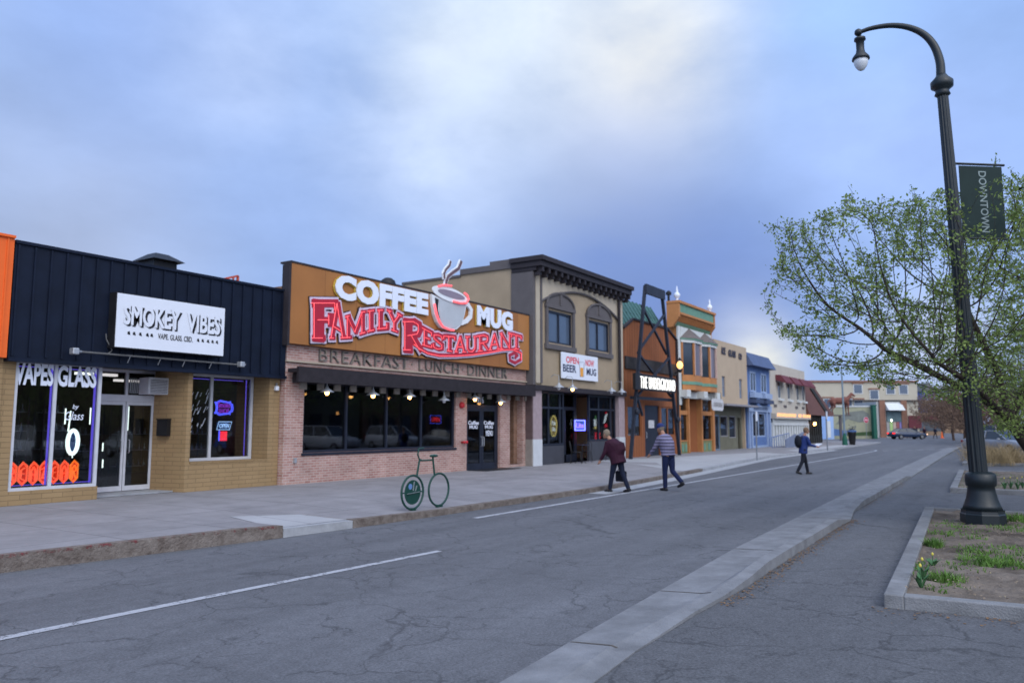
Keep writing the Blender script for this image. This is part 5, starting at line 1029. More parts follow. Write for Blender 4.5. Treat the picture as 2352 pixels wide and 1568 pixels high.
# ground floor
M('vic_kick', (.20, .21, .10), .8, .2, 3)
for a, b in ((41.42, 41.62), (42.86, 43.05), (45.0, 45.22), (47.05, 47.38)): bx('post', 'vic_orange', V, a, b, 15.95, 16.25, .1, 3.3)
for a, b in ((41.63, 42.85), (45.23, 47.04)):
    bx('kick_panel', 'vic_kick', V, a, b, 16.06, 16.15, .1, .85); bx('rail', 'vic_orange', V, a, b, 16.0, 16.2, 2.36, 2.6); bx('rail', 'vic_orange', V, a, b, 16.02, 16.2, .86, .93)
    bx('lower_pane', 'glass_dark', V, a, b, 16.1, 16.11, .94, 2.35); bx('upper_pane', 'glass_shop', V, a, b, 16.1, 16.11, 2.61, 3.3)
    t = T('window_display', 'white goods in the %s window of the ornate orange shop' % ('left' if a < 43 else 'right'), 'display', ((a+b)/2, 16.5, .9)); m = MB()
    for k in range(6): x = random.uniform(a+.1, b-.35); z = random.uniform(1.0, 1.7); m.blob((x+.1, 16.5, z), .14, .1, .22, 8, 6)
    m.build('goods', 'paper', t); mq = MB()
    for x in (a+.3, (a+b)/2+.2): mq.box(x, x+.3, 16.03, 16.055, .3, .7)
    mq.build('panel_square', 'vic_green', V)
bx('recess_side', 'vic_rust', V, 43.06, 43.16, 16.2, 17.2, .1, 3.3); MB().prism([(44.2, 17.2), (45.0, 16.25), (45.05, 16.25), (45.0, 17.25)], .1, 3.3, 'z').build('recess_side', 'barn_orange', V)
bx('shop_door', 'dark_frame', V, 43.2, 44.2, 17.1, 17.2, .2, 2.3); bx('door_header', 'vic_rust', V, 43.16, 44.2, 17.1, 17.2, 2.301, 2.6); bx('transom', 'dark_frame', V, 43.16, 44.2, 17.1, 17.2, 2.61, 3.4)
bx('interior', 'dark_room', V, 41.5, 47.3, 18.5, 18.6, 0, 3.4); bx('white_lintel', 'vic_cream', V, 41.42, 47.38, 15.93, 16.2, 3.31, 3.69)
for a in (41.5, 44.3, 46.6): bx('white_bracket', 'vic_cream', V, a, a+.6, 15.5, 15.929, 3.35, 3.74)
t = T('hanging_sign', 'oval edged white sign hanging over the ornate shop entrance', 'sign', (45, 14.9, 2.75)); pts = [(43.9+.0, 2.72), (44.1, 2.62), (45.7, 2.62), (45.9, 2.75), (45.9, 3.18), (45.7, 3.3), (44.1, 3.3), (43.9, 3.18)]
MB().prism(pts, 14.9, 14.95).build('board', 'paper', t); m = MB(); mm = []
for k in range(16): x = 44.1+k*.1; m.bar((x, 14.893, 2.82+.02*(k % 3)), (x+.06, 14.893, 3.08+.03*(k % 2)), .018, .006)
m.build('scrawled_lettering', 'taupe_trim', t); MB().tube([(44.3, 14.92, 3.3), (44.3, 14.92, 3.7)], .015, 5).build('hanger', 'black', t); MB().tube([(45.5, 14.92, 3.3), (45.5, 14.92, 3.7)], .015, 5).build('hanger', 'black', t)
q = P(1561.5, 838, 15.6); t = T('wall_lantern', 'glowing warm wall lantern on the left corner of the ornate orange shop', 'lamp', tuple(q)); MB().blob(q, .17, .17, .20, 12, 8).build('globe', neon('lantern_glow', (1, .50, .14), 3), t, smooth=True); m = MB(); m.lathe((q.x, q.y, q.z-.42), [(.05, 0), (.12, .08), (.14, .17)], 8); m.lathe((q.x, q.y, q.z+.25), [(.15, 0), (.05, .1), (.01, .18)], 8); m.bar((q.x, q.y, q.z-.35), (q.x, 15.95, q.z-.45), .05); m.build('bracket', 'black', t)
# ------------------------------------------------------------------ tan glass shop
M('tan_plain', (.43, .335, .24), .9, .07, .8, .2); M('olive_wall', (.15, .145, .105), .9, .15, 1.5); M('grey_fascia', (.25, .24, .26), .8, .1); M('blue_pane', (.16, .22, .3), .2, .2, 3, spec=.6)
Q = T('shop_building', 'plain tan two storey shop lettered ACE GLASS CO near its roofline', 'building', (51, 16, 0))
holed(MB(), 47.5, 54.3, 3.12, 7.15, 15.9, 16.1, [(48.82, 49.5, 3.58, 4.9), (52.44, 53.12, 3.58, 4.9)]).build('wall', 'tan_plain', Q); shell(Q, 47.5, 54.3, 16.11, 30, 7.1, 'tan_plain')
for a in (48.82, 52.44): window(Q, a, a+.68, 3.58, 4.9, 15.96, 'grey_fascia', 'blue_pane', .05, hor=(4.25,))
m = MB(); words(m, 'ACE', 48.75, 49.6, 6.30, 6.78, 15.88, .03, .045); words(m, 'GLASS', 50.2, 51.75, 6.26, 6.72, 15.88, .03, .045); words(m, 'CO', 52.4, 53.1, 6.22, 6.66, 15.88, .03, .045); m.build('wall_lettering', M('ink_brown', (.05, .045, .06), .6, .2), Q)
bx('canopy_edge', 'grey_fascia', Q, 47.5, 54.35, 15.2, 16.1, 3.0, 3.119)
YT = 16.3
holed(MB(), 47.5, 54.3, 0, 2.999, YT, YT+.15, [(48.4, 49.35, 0, 2.45), (49.5, 51.0, 1.05, 2.4), (51.3, 52.7, .95, 2.4), (53.1, 53.8, .2, 2.3)]).build('lower_wall', 'olive_wall', Q)
window(Q, 49.5, 51.0, 1.05, 2.4, YT+.02, 'grey_fascia', 'glass_dark', .06); window(Q, 51.3, 52.7, .95, 2.4, YT+.02, 'grey_fascia', 'glass_dark', .06)
window(Q, 48.4, 49.35, .2, 2.45, YT+.02, 'blue_pane', 'glass_dark', .1, name='door'); bx('side_door', 'dark_room', Q, 53.1, 53.8, YT+.2, YT+.25, .2, 2.3); bx('interior', 'dark_room', Q, 47.6, 54.2, 18.5, 18.6, 0, 3)
# ------------------------------------------------------------------ blue shop
M('blue_paint', (.10, .17, .36), .7, .15, 2.5); M('blue_pale', (.28, .36, .52), .7, .1, 3); M('blue_roof', (.07, .10, .19), .7, .15, 2); M('blue_dark', (.05, .07, .13), .7, .15)
U = T('shop_building', 'sky blue two storey shop with dark blue shingled cornice', 'building', (57.4, 16, 0))
holed(MB(), 54.36, 60.4, 0, 6.2, 16, 16.2, [(55.2, 56.6, 4.15, 5.6), (57.9, 59.4, 4.15, 5.6), (55.5, 58.9, .95, 2.7)]).build('wall', 'blue_paint', U); shell(U, 54.36, 60.4, 16.21, 30, 6.1, 'blue_paint')
MB().prism([(15.45, 5.95), (16.2, 5.95), (16.2, 6.9), (16.0, 6.9)], 54.36, 60.4, 'x').build('cornice', 'blue_roof', U)
for a, b in ((55.2, 56.6), (57.9, 59.4)):
    w = window(U, a, b, 4.15, 5.6, 15.95, 'blue_pale', 'upper_dark', .12, ver=((a+b)/2,)); bx('sill_box', 'blue_pale', w, a-.2, b+.2, 15.6, 15.949, 3.72, 4.1); bx('awning', 'blue_dark', w, a-.35, b+.2, 15.5, 15.999, 3.35, 3.62)
bx('sign_band', 'blue_pale', U, 54.4, 60.35, 15.88, 15.999, 2.75, 3.2); m = MB()
for k in range(18): x = 55.6+k*.2; m.box(x, x+.09, 15.868, 15.879, 2.86, 3.12)
m.build('faded_lettering', 'blue_dark', U)
window(U, 55.5, 58.9, .95, 2.7, 16.02, 'blue_pale', 'glass_dark', .1, ver=(57.2,)); bx('base_panel', 'blue_pale', U, 55.4, 59.0, 15.93, 15.999, .2, .35); bx('interior', 'dark_room', U, 54.5, 60.2, 18.5, 18.6, 0, 3)
m = MB()
for x in (54.5, 55.15, 59.1, 59.9): m.box(x, x+.22, 15.9, 15.999, .2, 2.74)
m.build('pilaster', 'blue_pale', U)
# ------------------------------------------------------------------ cream shop with maroon awnings
M('cream_wall', (.46, .42, .36), .9, .08, 1); M('white_trim', (.58, .60, .60), .8, .08, 3); M('maroon', (.12, .03, .04), .8, .15, 3)
Z = T('shop_building', 'cream two storey shop with small maroon awnings and an orange lit sign band', 'building', (66.4, 16, 0))
holed(MB(), 60.45, 72.0, 2.7, 6.55, 16, 16.2, [(a, a+.85, 3.9, 5.3) for a in (62.9, 65.9, 68.9, 71.0)]).build('wall', 'cream_wall', Z); shell(Z, 60.45, 72.0, 16.21, 30, 6.5, 'cream_wall')
for a in (62.9, 65.9, 68.9, 71.0):
    w = window(Z, a, a+.85, 3.9, 5.3, 16.03, 'white_trim', 'upper_dark', .07); bx('sill', 'white_trim', w, a-.15, a+1.0, 15.8, 15.999, 3.72, 3.88)
    MB().prism([(15.2, 5.05), (15.2, 5.15), (15.6, 5.7), (16.0, 5.72), (16.0, 5.3)], a-.75, a+1.6, 'x').build('awning', 'maroon', w)
for x in (61.4, 64.4, 68.2, 70.6): bx('vent', 'taupe_trim', Z, x, x+.8, 15.95, 15.999, 3.2, 3.4)
bx('sign_band', 'cream_wall', Z, 60.45, 72.0, 15.6, 15.999, 2.3, 2.69); m = MB()
for k in range(30):
    if k in (16, 17, 21): continue
    x = 60.7+k*.375; m.add([(x, 15.58, 2.46), (x+.12, 15.58, 2.46), (x+.20, 15.58, 2.72), (x+.08, 15.58, 2.72), (x, 15.57, 2.46), (x+.12, 15.57, 2.46), (x+.20, 15.57, 2.72), (x+.08, 15.57, 2.72)], [(0, 1, 2, 3), (7, 6, 5, 4), (0, 4, 5, 1), (1, 5, 6, 2), (2, 6, 7, 3), (3, 7, 4, 0)])
m.build('lit_lettering', neon('letter_orange', (1, .45, .15), 1.7), Z)
for a in [60.5+i*.82 for i in range(15)]: bx('post', 'white_trim', Z, a, a+.30, 15.85, 16.05, .2, 1.95)
m = MB()
for i in range(44): m.box(60.5+i*.262, 60.5+i*.262+.12, 15.8, 15.9, 1.98, 2.29)
m.build('fretwork', 'white_trim', Z); bx('rail', 'white_trim', Z, 60.45, 72, 15.82, 16.0, 1.80, 1.979); bx('base_panel', 'white_trim', Z, 60.45, 72, 15.95, 16.1, .2, .6)
bx('glazing', 'glass_dark', Z, 60.45, 72, 16.2, 16.21, .6, 2.0); bx('interior', 'dark_room', Z, 60.5, 71.9, 18.5, 18.6, 0, 3); bx('lit_poster', neon('poster_orange', (.6, .3, .08), .5), Z, 62.6, 63.6, 16.3, 16.32, 1.0, 1.9)
t = T('ramp_railing', 'grey blue solid ramp wall with railings before the blue shop', 'ramp', (60, 14.3, SW)); MB().prism([(57.5, SW), (57.5, .75), (60.4, 1.15), (60.4, 1.0), (63.2, 1.3), (63.2, SW)], 14.2, 14.3).build('wall', 'ramp_grey' if 'ramp_grey' in MATS else M('ramp_grey', (.16, .19, .27), .8, .12), t); m = MB()
for k in range(9): x = 56+k*.6; m.tube([(x, 14.8, SW), (x, 14.8, .95+k*.03)], .025, 5)
m.tube([(56, 14.8, .95), (60.8, 14.8, 1.2)], .03, 5); m.build('railing', 'blue_paint', t)
# ------------------------------------------------------------------ mansard corner building
M('mansard_brown', (.12, .055, .045), .8, .2, 3); boards('mansard_shingle', (.13, .065, .06), (.18, .10, .095), .5, .08, 0, .8, .5); M('wood_dark', (.02, .02, .018), .8, .3, 3)
F = T('mansard_building', 'dark open porch building under a tall flared maroon brown mansard roof', 'building', (76, 14.5, 0))
ex0, ex1, ey0, ey1 = 72.05, 83.0, 15.7, 21.5; ez = 2.72; tx0, tx1, ty0, ty1, tz = 72.3, 78.0, 16.5, 20.5, 5.5
MB().add([(ex0, ey0, ez), (ex1, ey0, ez), (ex1, ey1, ez), (ex0, ey1, ez), (tx0, ty0, tz), (tx1, ty0, tz), (tx1, ty1, tz), (tx0, ty1, tz)], [(3, 2, 1, 0), (4, 5, 6, 7), (0, 1, 5, 4), (1, 2, 6, 5), (2, 3, 7, 6), (3, 0, 4, 7)]).build('mansard_roof', 'mansard_brown', F)
MB().add([(79.0, 15.80, 2.95), (80.4, 15.80, 2.95), (77.0, 16.42, 5.2), (75.6, 16.42, 5.2), (79.0, 15.70, 2.98), (80.4, 15.70, 2.98), (77.0, 16.32, 5.23), (75.6, 16.32, 5.23)], [(3, 2, 1, 0), (4, 5, 6, 7), (0, 1, 5, 4), (1, 2, 6, 5), (2, 3, 7, 6), (3, 0, 4, 7)]).build('slot_shade_panel', 'wood_dark', F)  # raised dark panel instead of a recess, its shade put into the colour
for i in range(7): bx('post', 'wood_dark', F, 72.2+i*.9, 72.5+i*.9, 15.9, 16.1, .1, 2.71)
bx('porch_wall', 'wood_dark', F, 72.1, 77.9, 16.6, 16.8, .1, 2.71); bx('base_rail', 'wood_dark', F, 72.2, 77.8, 15.95, 16.05, .2, .9)
t = T('porch_lamp', 'pair of small warm lamps glowing under the mansard porch', 'lamp', (73.4, 15.6, 1.8)); MB().blob((73.2, 15.6, 1.92), .07, .07, .15, 8, 6).build('bulb', 'bulb_warm', t); MB().blob((73.7, 15.6, 1.95), .07, .07, .15, 8, 6).build('bulb', 'bulb_warm', t); bx('bracket', 'black', t, 73.1, 73.8, 15.65, 15.8, 2.1, 2.16)
bx('chimney', 'mansard_brown', F, 73.0, 74.2, 17, 18, 5.5, 6.2)
# horse statue on the sign post beyond
def horse():
    c = D(1928, 920, 92); t = T('horse_statue', 'brown horse statue on a raised post behind the mansard building', 'statue', (c.x, c.y, 0)); t.rotation_euler[2] = YAW-math.pi/2; LOCAL.add(t.name)
    z0 = D(1928, 925, 92).z; s = 1.55; m = MB(); Z_ = lambda v: z0+v*s
    m.blob((-.05*s, 0, Z_(.15)), .62*s, .24*s, .27*s, 14, 10); m.blob((-.5*s, 0, Z_(.12)), .25*s, .22*s, .29*s, 12, 8); m.blob((.45*s, 0, Z_(.17)), .26*s, .2*s, .28*s, 12, 8)
    m.tube([(.5*s, 0, Z_(.2)), (.75*s, 0, Z_(.45)), (.92*s, 0, Z_(.68))], [.22*s, .14*s, .10*s], 10); m.tube([(.88*s, 0, Z_(.70)), (1.05*s, 0, Z_(.60)), (1.22*s, 0, Z_(.50))], [.11*s, .09*s, .055*s], 8); m.tube([(.88*s, .04*s, Z_(.75)), (.9*s, .05*s, Z_(.85))], [.03*s, .01*s], 5)
    for x, y, f in ((-.6, .12, -1), (-.5, -.12, -1), (.5, .1, 1), (.6, -.1, 1)):
        if f < 0: m.tube([(x*s, y*s, Z_(.05)), ((x+.08)*s, y*s, Z_(-.28)), ((x-.12)*s, y*s, Z_(-.52)), ((x-.06)*s, y*s, Z_(-.92))], [.15*s, .09*s, .05*s, .045*s], 8)
        else: m.tube([(x*s, y*s, Z_(.05)), (x*s, y*s, Z_(-.45)), ((x+.02)*s, y*s, Z_(-.92))], [.12*s, .06*s, .045*s], 8)
    m.tube([(-.74*s, 0, Z_(.25)), (-.88*s, 0, Z_(.1)), (-.9*s, 0, Z_(-.3))], [.05*s, .06*s, .02*s], 6)
    r = remeshed(m, .05, 4); r.build('horse', M('horse_brown', (.16, .06, .045), .7, .2, 3), t, smooth=True)
    bx('plinth', 'pole_grey' if 'pole_grey' in MATS else 'taupe_trim', t, -1.2, 1.2, -.3, .3, Z_(-.9)-.15, Z_(-.9)); bx('post', 'taupe_trim', t, -.12, .12, -.12, .12, 0, Z_(-.9)-.15)
horse()
# ------------------------------------------------------------------ far frontal buildings (turned to face up the street)
def frontal(name, label, cat, px0, px1, ptop, pbot, d, mat, depth=8, base=0.0):
    a = D(px0, pbot, d); b = D(px1, pbot, d); top = D((px0+px1)/2, ptop, d).z; w = (b-a).xy.length
    c = (a+b)/2; t = T(name, label, cat, (c.x, c.y, base)); t.rotation_euler[2] = YAW-math.pi/2; LOCAL.add(t.name)
    bx('wall', mat, t, -w/2, w/2, 0, depth, -.1, top); t['w'] = w; t['h'] = top
    del t['w'], t['h']; return t, w, top, lambda px, py: ((px-(px0+px1)/2)/(px1-px0)*w, D(px, py, d).z)
M('cream_far', (.42, .385, .31), .9, .06, .6); M('brick_edge', (.22, .115, .08), .8, .2, 3); M('mural_base', (.25, .26, .19), .9, .3, .6, col2=(.36, .36, .25)); M('shed_blue', (.24, .38, .66), .8, .1)
t, w, h, f = frontal('apartment_building', 'long cream building with a brick red roof edge far down the street', 'building', 1862, 2112, 877, 990, 150, 'cream_far', 12)
bx('roof_edge', 'brick_edge', t, -w/2-.2, w/2+.2, -.3, .5, h, h+.35)
for px, py in ((1975, 892), (2012, 905), (2050, 893), (2080, 893), (1905, 925), (1950, 925), (1975, 928)):
    x, z = f(px, py); fr = bx('window', 'white_trim', t, x-.9, x+.9, -.08, -.01, z-1.0, z+.9); bx('pane', 'upper_glass', fr, x-.75, x+.75, -.12, -.081, z-.85, z+.75); bx('window_head', 'brick_edge', fr, x-1.1, x+1.1, -.2, -.01, z+.92, z+1.2)
x, z = f(2000, 918); bx('eave', 'taupe_trim', t, -w*.3, w/2+.1, -.8, -.01, z-.15, z)
boards('shed_boards', (.22, .36, .66), (.5, .56, .62), 1.0, .35, 0, .8, .2, 1.3)
t, w, h, f = frontal('shed', 'small pale blue and white striped shed beside the mansard porch', 'shed', 1886, 1916, 956, 1003, 105, 'shed_boards', 3)
bx('door', 'white_trim', t, w*.0, w*.25, -.05, -.01, .2, h*.8)
t, w, h, f = frontal('mural_wall', 'long wall painted with a faded landscape mural', 'wall', 1914, 2008, 934, 1001, 108, 'mural_base', .5)
def mural():
    mm = MATS['mural_base']; n = mm.node_tree
mb_ = MB(); pts = [(f(px, py)) for px, py in ((1920, 975), (1935, 958), (1950, 946), (1985, 942), (1998, 950), (1996, 966), (1975, 970), (1950, 962), (1935, 972))]
mb_.prism(pts, -.03, -.005); mb_.build('painted_hills', M('mural_dark', (.17, .185, .17), .9, .3, .8), t)
pts = [f(px, py) for px, py in ((1914, 1000), (1914, 984), (1945, 988), (1945, 1000))]; MB().prism(pts, -.034, -.005).build('painted_water', M('mural_blue', (.08, .15, .32), .9, .2, 1), t)
pts = [f(px, py) for px, py in ((1946, 1000), (1946, 994), (2007, 990), (2007, 1000))]; MB().prism(pts, -.034, -.005).build('painted_grass', M('mural_green', (.05, .09, .04), .9, .3, 1), t); bx('coping', 'white_trim', t, -w/2, w/2, -.1, .6, h, h+.15)
t, w, h, f = frontal('gate_post', 'tall dark green post at the right end of the mural wall', 'post', 2008, 2016, 931, 1001, 107, M('post_green', (.015, .10, .07), .7, .15), .7); bx('post_cap', 'post_green', t, -w/2-.05, w/2+.05, -.05, .75, h, h+.12)
t, w, h, f = frontal('shop_building', 'small shop with red brick pillars and a white awning beyond the green post', 'building', 2016, 2080, 922, 1000, 122, M('far_white', (.40, .41, .40), .9, .1, .7), 8)
for px in (2028, 2078): x, z = f(px, 930); bx('brick_pillar', 'brick_edge', t, x-.45, x+.45, -.3, -.01, 0, h+.2)
x0_, z0_ = f(2036, 925); x1_, z1_ = f(2074, 942); MB().prism([(-1.3, z1_), (-.02, z1_), (-.02, z0_)], x0_, x1_, 'x').build('awning', 'white_trim', t)
x0_, z0_ = f(2038, 968); x1_, z1_ = f(2076, 944); bx('sign_band', M('teal_grey', (.10, .15, .17), .7, .3, 1.5), t, x0_, x1_, -.2, -.01, z0_, z1_)
for i, c in enumerate([(.3, .3, .3), (.35, .5, .2), (.45, .35, .3), (.3, .12, .12), (.25, .22, .5)]):
    x, z = f(2040+i*7.5, 990); bx('window_panel', M('panel_tint_%d' % i, c, .7, .2), t, x-.2, x+.25, -.12, -.01, .3, z+1.6)
x, z = f(2046, 965); MB().blob((x, -.5, z), .09, .09, .2, 8, 6).build('lamp', 'tube_white', t)
t, w, h, f = frontal('shop_building', 'tan shop with a dark maroon sign board far down the street', 'building', 2080, 2112, 938, 1000, 130, 'cream_far', 8)
x0_, z0_ = f(2088, 972); x1_, z1_ = f(2110, 962); bx('sign_board', 'maroon', t, x0_, x1_+.5, -.2, -.01, z0_-.8, z1_+.6)
for px in (2090, 2102): x, z = f(px, 990); bx('window', 'upper_dark', t, x-.4, x+.4, -.05, -.01, .5, 2.2)
t, w, h, f = frontal('shop_building', 'low brown shop at the far end of the street under bare trees', 'building', 2112, 2165, 948, 998, 150, M('brown_far', (.22, .15, .10), .9, .2, 1), 8)
for px in (2122, 2138, 2152): x, z = f(px, 985); bx('window', 'upper_dark', t, x-.8, x+.8, -.05, -.01, .8, 2.6)
bx('awning', 'maroon', t, -w*.3, w*.3, -.9, -.01, 2.9, 3.8)
t, w, h, f = frontal('house', 'distant house with a blue grey upper floor above the bare trees', 'house', 2124, 2152, 898, 998, 190, M('blue_far', (.16, .2, .4), .9, .1), 9)
bx('lower_band', 'cream_far', t, -w/2-.3, w/2+.3, -.4, -.01, D(2138, 926, 190).z, D(2138, 918, 190).z); MB().prism([(-w/2-.4, h), (0, h+2.2), (w/2+.4, h)], -.4, 9).build('roof', 'roof_grey', t)
M('peak_brown', (.16, .11, .09), .9, .2)
t, w, h, f = frontal('house', 'tan gabled house right of the blue grey one behind trees', 'house', 2170, 2230, 935, 990, 200, 'brown_far', 9); MB().prism([(-w/2-.4, h), (0, h+2.2), (w/2+.4, h)], -.4, 9).build('roof', 'roof_grey', t)
# ------------------------------------------------------------------ street furniture
LP = Vector((15.36, .65, 0)); M('lamp_green', (.006, .012, .016), .42, .25, 5, .05, spec=.45); M('lamp_glass', (.62, .66, .70), .25, .06, 3, spec=.5)
t = T('street_lamp', 'tall dark green fluted street lamp with a curved arm and hanging glass lantern', 'street lamp', tuple(LP))
tilt = lambda z: LP+Vector((-.012*z*.5, .0265*z, z))            # the post leans slightly toward the street
MB().lathe(LP, [(.335, 0), (.335, .25), (.32, .27), (.315, .31), (.325, .33)], 8).build('plinth', 'lamp_green', t)
MB().lathe(LP, [(.30, .33), (.27, .40), (.235, .50), (.21, .62), (.20, .70), (.225, .72), (.235, .80), (.23, .90), (.20, .93), (.15, .95)], 24).build('base', 'lamp_green', t, smooth=True)
m = MB(); n = 24; prof = [(.92, .140), (2.0, .132), (4.0, .116), (6.0, .10), (7.6, .088)]
for i in range(len(prof)-1):
    pass
n0 = 0
for z, r in prof:
    c = tilt(z)
    for k in range(n*2): rr = r*(1 if k % 4 < 2 else .90); a = math.pi*k/n; m.v.append(Vector((c.x+rr*math.cos(a), c.y+rr*math.sin(a), z)))
for i in range(len(prof)-1):
    for k in range(n*2): m.f.append((i*n*2+k, i*n*2+(k+1) % (n*2), (i+1)*n*2+(k+1) % (n*2), (i+1)*n*2+k))
m.build('fluted_shaft', 'lamp_green', t)
c = tilt(7.58); MB().lathe((c.x, c.y, 0), [(.08, 7.52), (.13, 7.56), (.11, 7.61), (.115, 7.65), (.18, 7.70), (.185, 7.80), (.11, 7.88), (.075, 7.94)], 20).build('collar', 'lamp_green', t, smooth=True)
vdir = Vector((-.18, 1, 0)).normalized()
pt = tilt(7.9); K_ = [(0, 0), (-.0, .35), (.09, .75), (.28, 1.08), (.58, 1.32), (.95, 1.45), (1.35, 1.47), (1.62, 1.42)]
pts = [pt+vdir*(a*.79)+Vector((0, 0, b*.77)) for a, b in K_]
def smooth_path(p, n=6):
    out = []
    for i in range(len(p)-1):
        p0, p1, p2, p3 = p[max(i-1, 0)], p[i], p[i+1], p[min(i+2, len(p)-1)]
        for k in range(n):
            u = k/n; out.append(.5*((2*p1)+(p2-p0)*u+(2*p0-5*p1+4*p2-p3)*u*u+(3*p1-p0-3*p2+p3)*u**3))
    out.append(p[-1]); return out
sp = smooth_path(pts, 5); arm = MB().tube(sp, [.078-.042*i/(len(sp)-1) for i in range(len(sp))], 12).build('arm', 'lamp_green', t, smooth=True)
e = sp[-1]; MB().blob(e+vdir*.02, .07, .07, .07, 12, 8).build('arm_finial', 'lamp_green', t, smooth=True)
c = e+vdir*.0; lx, ly, lz = c
hd = MB().lathe((lx, ly, lz), [(a_*.82, b_*.72) for a_, b_ in [(.03, -.02), (.03, -.14), (.12, -.16), (.125, -.22), (.09, -.24), (.085, -.46), (.10, -.56), (.18, -.68), (.19, -.74), (.17, -.75)]], 20).build('lantern_hood', 'lamp_green', t, smooth=True)
MB().lathe((lx, ly, lz), [(a_*.82, b_*.72) for a_, b_ in [(.155, -.751), (.15, -.84), (.12, -.93), (.07, -1.01), (.02, -1.04)]], 16).build('lantern_glass', 'lamp_glass', hd, smooth=True)
# banner hanging from the lamp post
bt = tilt(6.33); bn = T('street_banner', 'dark green banner lettered DOWNTOWN hanging from the street lamp', 'banner', tuple(bt)); bdir = Vector((.62, -.78, 0)).normalized()
M('banner_green', (.012, .026, .025), .8, .15, 4); M('banner_text', (.22, .27, .27), .7, .05)
up = Vector((0, 0, 1)); nrm = Vector((bdir.y, -bdir.x, 0)); nrm = nrm if nrm.dot(Vector((-1, 0, 0))) > 0 else -nrm
top = tilt(6.26)+bdir*.17; wb = .80; hb = 1.28
off_ = lambda u, v, w_: top+bdir*(wb*u)-up*(hb*(1-v))+nrm*w_
MB().add([off_(u, v, w_) for w_ in (0, .012) for u, v in ((0, 0), (1, 0), (1, 1), (0, 1))], [(0, 1, 2, 3), (7, 6, 5, 4), (0, 4, 5, 1), (1, 5, 6, 2), (2, 6, 7, 3), (3, 7, 4, 0)]).build('cloth', 'banner_green', bn)
MB().tube([tilt(6.30), top+bdir*(wb+.06)+up*.035], .022, 6).build('arm', 'lamp_green', bn); MB().tube([tilt(4.96), top+bdir*(wb+.04)-up*(hb+.02)], .018, 6).build('arm', 'lamp_green', bn)
m = MB(); words(m, 'DOWNTOWN', 0, 1, 0, 1, 0, bold=.012, fn=lambda u, v, w_: off_(.44+.18*v, .93-.86*u, .0125+.003*w_)); m.build('banner_lettering', 'banner_text', bn)
# bicycle shaped rack
M('rack_green', (.006, .045, .034), .5, .2, 8, spec=.4); M('rack_blue', (.12, .22, .45), .5, .2); RB = Zs(11.9, 9.78); bk = Vector((11.52, 9.78, RB))
t = T('bicycle_rack', 'dark green steel bicycle shaped rack with one solid disc wheel', 'bicycle rack', tuple(bk))
def wheel(cx_, r=.315, y=bk.y): return [(cx_+r*math.cos(a*math.pi/16), y, RB+r+.03+r*math.sin(a*math.pi/16)) for a in range(32)]
w1c, w2c = bk.x, bk.x+.80
MB().tube(wheel(w1c), .021, 8, closed=True).build('wheel_ring', 'rack_green', t, smooth=True); MB().tube(wheel(w2c), .021, 8, closed=True).build('wheel_ring', 'rack_green', t, smooth=True)
dz = RB+.345; d_ = MB().lathe((w1c, bk.y-.01, dz), [(.23, 0), (.23, .012)], 28, 'y').build('disc', 'rack_green', t)
m = MB(); m.lathe((w1c-.08, bk.y-.016, dz+.11), [(.055, 0), (.055, .004)], 12, 'y'); m.build('disc_emblem', 'rack_blue', d_); m = MB(); m.bar((w1c-.18, bk.y-.016, dz-.02), (w1c+.18, bk.y-.016, dz+.0), .05, .004); m.bar((w1c, bk.y-.016, dz+.03), (w1c+.03, bk.y-.016, dz+.2), .02, .004); m.bar((w1c+.06, bk.y-.016, dz+.02), (w1c+.1, bk.y-.016, dz+.12), .03, .004); m.build('disc_emblem', 'galv', d_)
for x in (w1c-.02, w1c+.05, w2c-.05, w2c+.06): bx('foot', 'rack_green', t, x-.02, x+.03, bk.y-.03, bk.y+.03, RB, RB+.05)
MB().tube([(w1c-.31, bk.y, dz), (w1c-.23, bk.y, dz)], .015, 6).build('spoke', 'rack_green', t); MB().tube([(w1c+.23, bk.y, dz), (w1c+.31, bk.y, dz)], .015, 6).build('spoke', 'rack_green', t)
MB().tube([(w1c+.12, bk.y, RB+.64), (w1c+.19, bk.y, RB+.92), (w1c+.24, bk.y, RB+.95)], .019, 8).build('frame', 'rack_green', t); MB().tube([(w2c-.14, bk.y, RB+.63), (w2c-.20, bk.y, RB+.98)], .019, 8).build('frame', 'rack_green', t)
MB().tube([(w1c+.20, bk.y, RB+.93), (w2c-.2, bk.y, RB+.93)], .016, 8).build('frame', 'rack_green', t)
MB().tube([(w1c+.20, bk.y, RB+.94), (w1c+.14, bk.y, RB+1.05), (w1c+.17, bk.y, RB+1.16), (w1c+.36, bk.y+.03, RB+1.17)], .016, 8).build('handlebar', 'rack_green', t)
MB().blob((w2c-.17, bk.y, RB+1.01), .13, .05, .03, 10, 6).build('saddle', 'rack_green', t, smooth=True); MB().tube([(w1c+.31, bk.y+.3, dz+.03), (w2c-.2, bk.y+.3, dz+.06)], .012, 6)
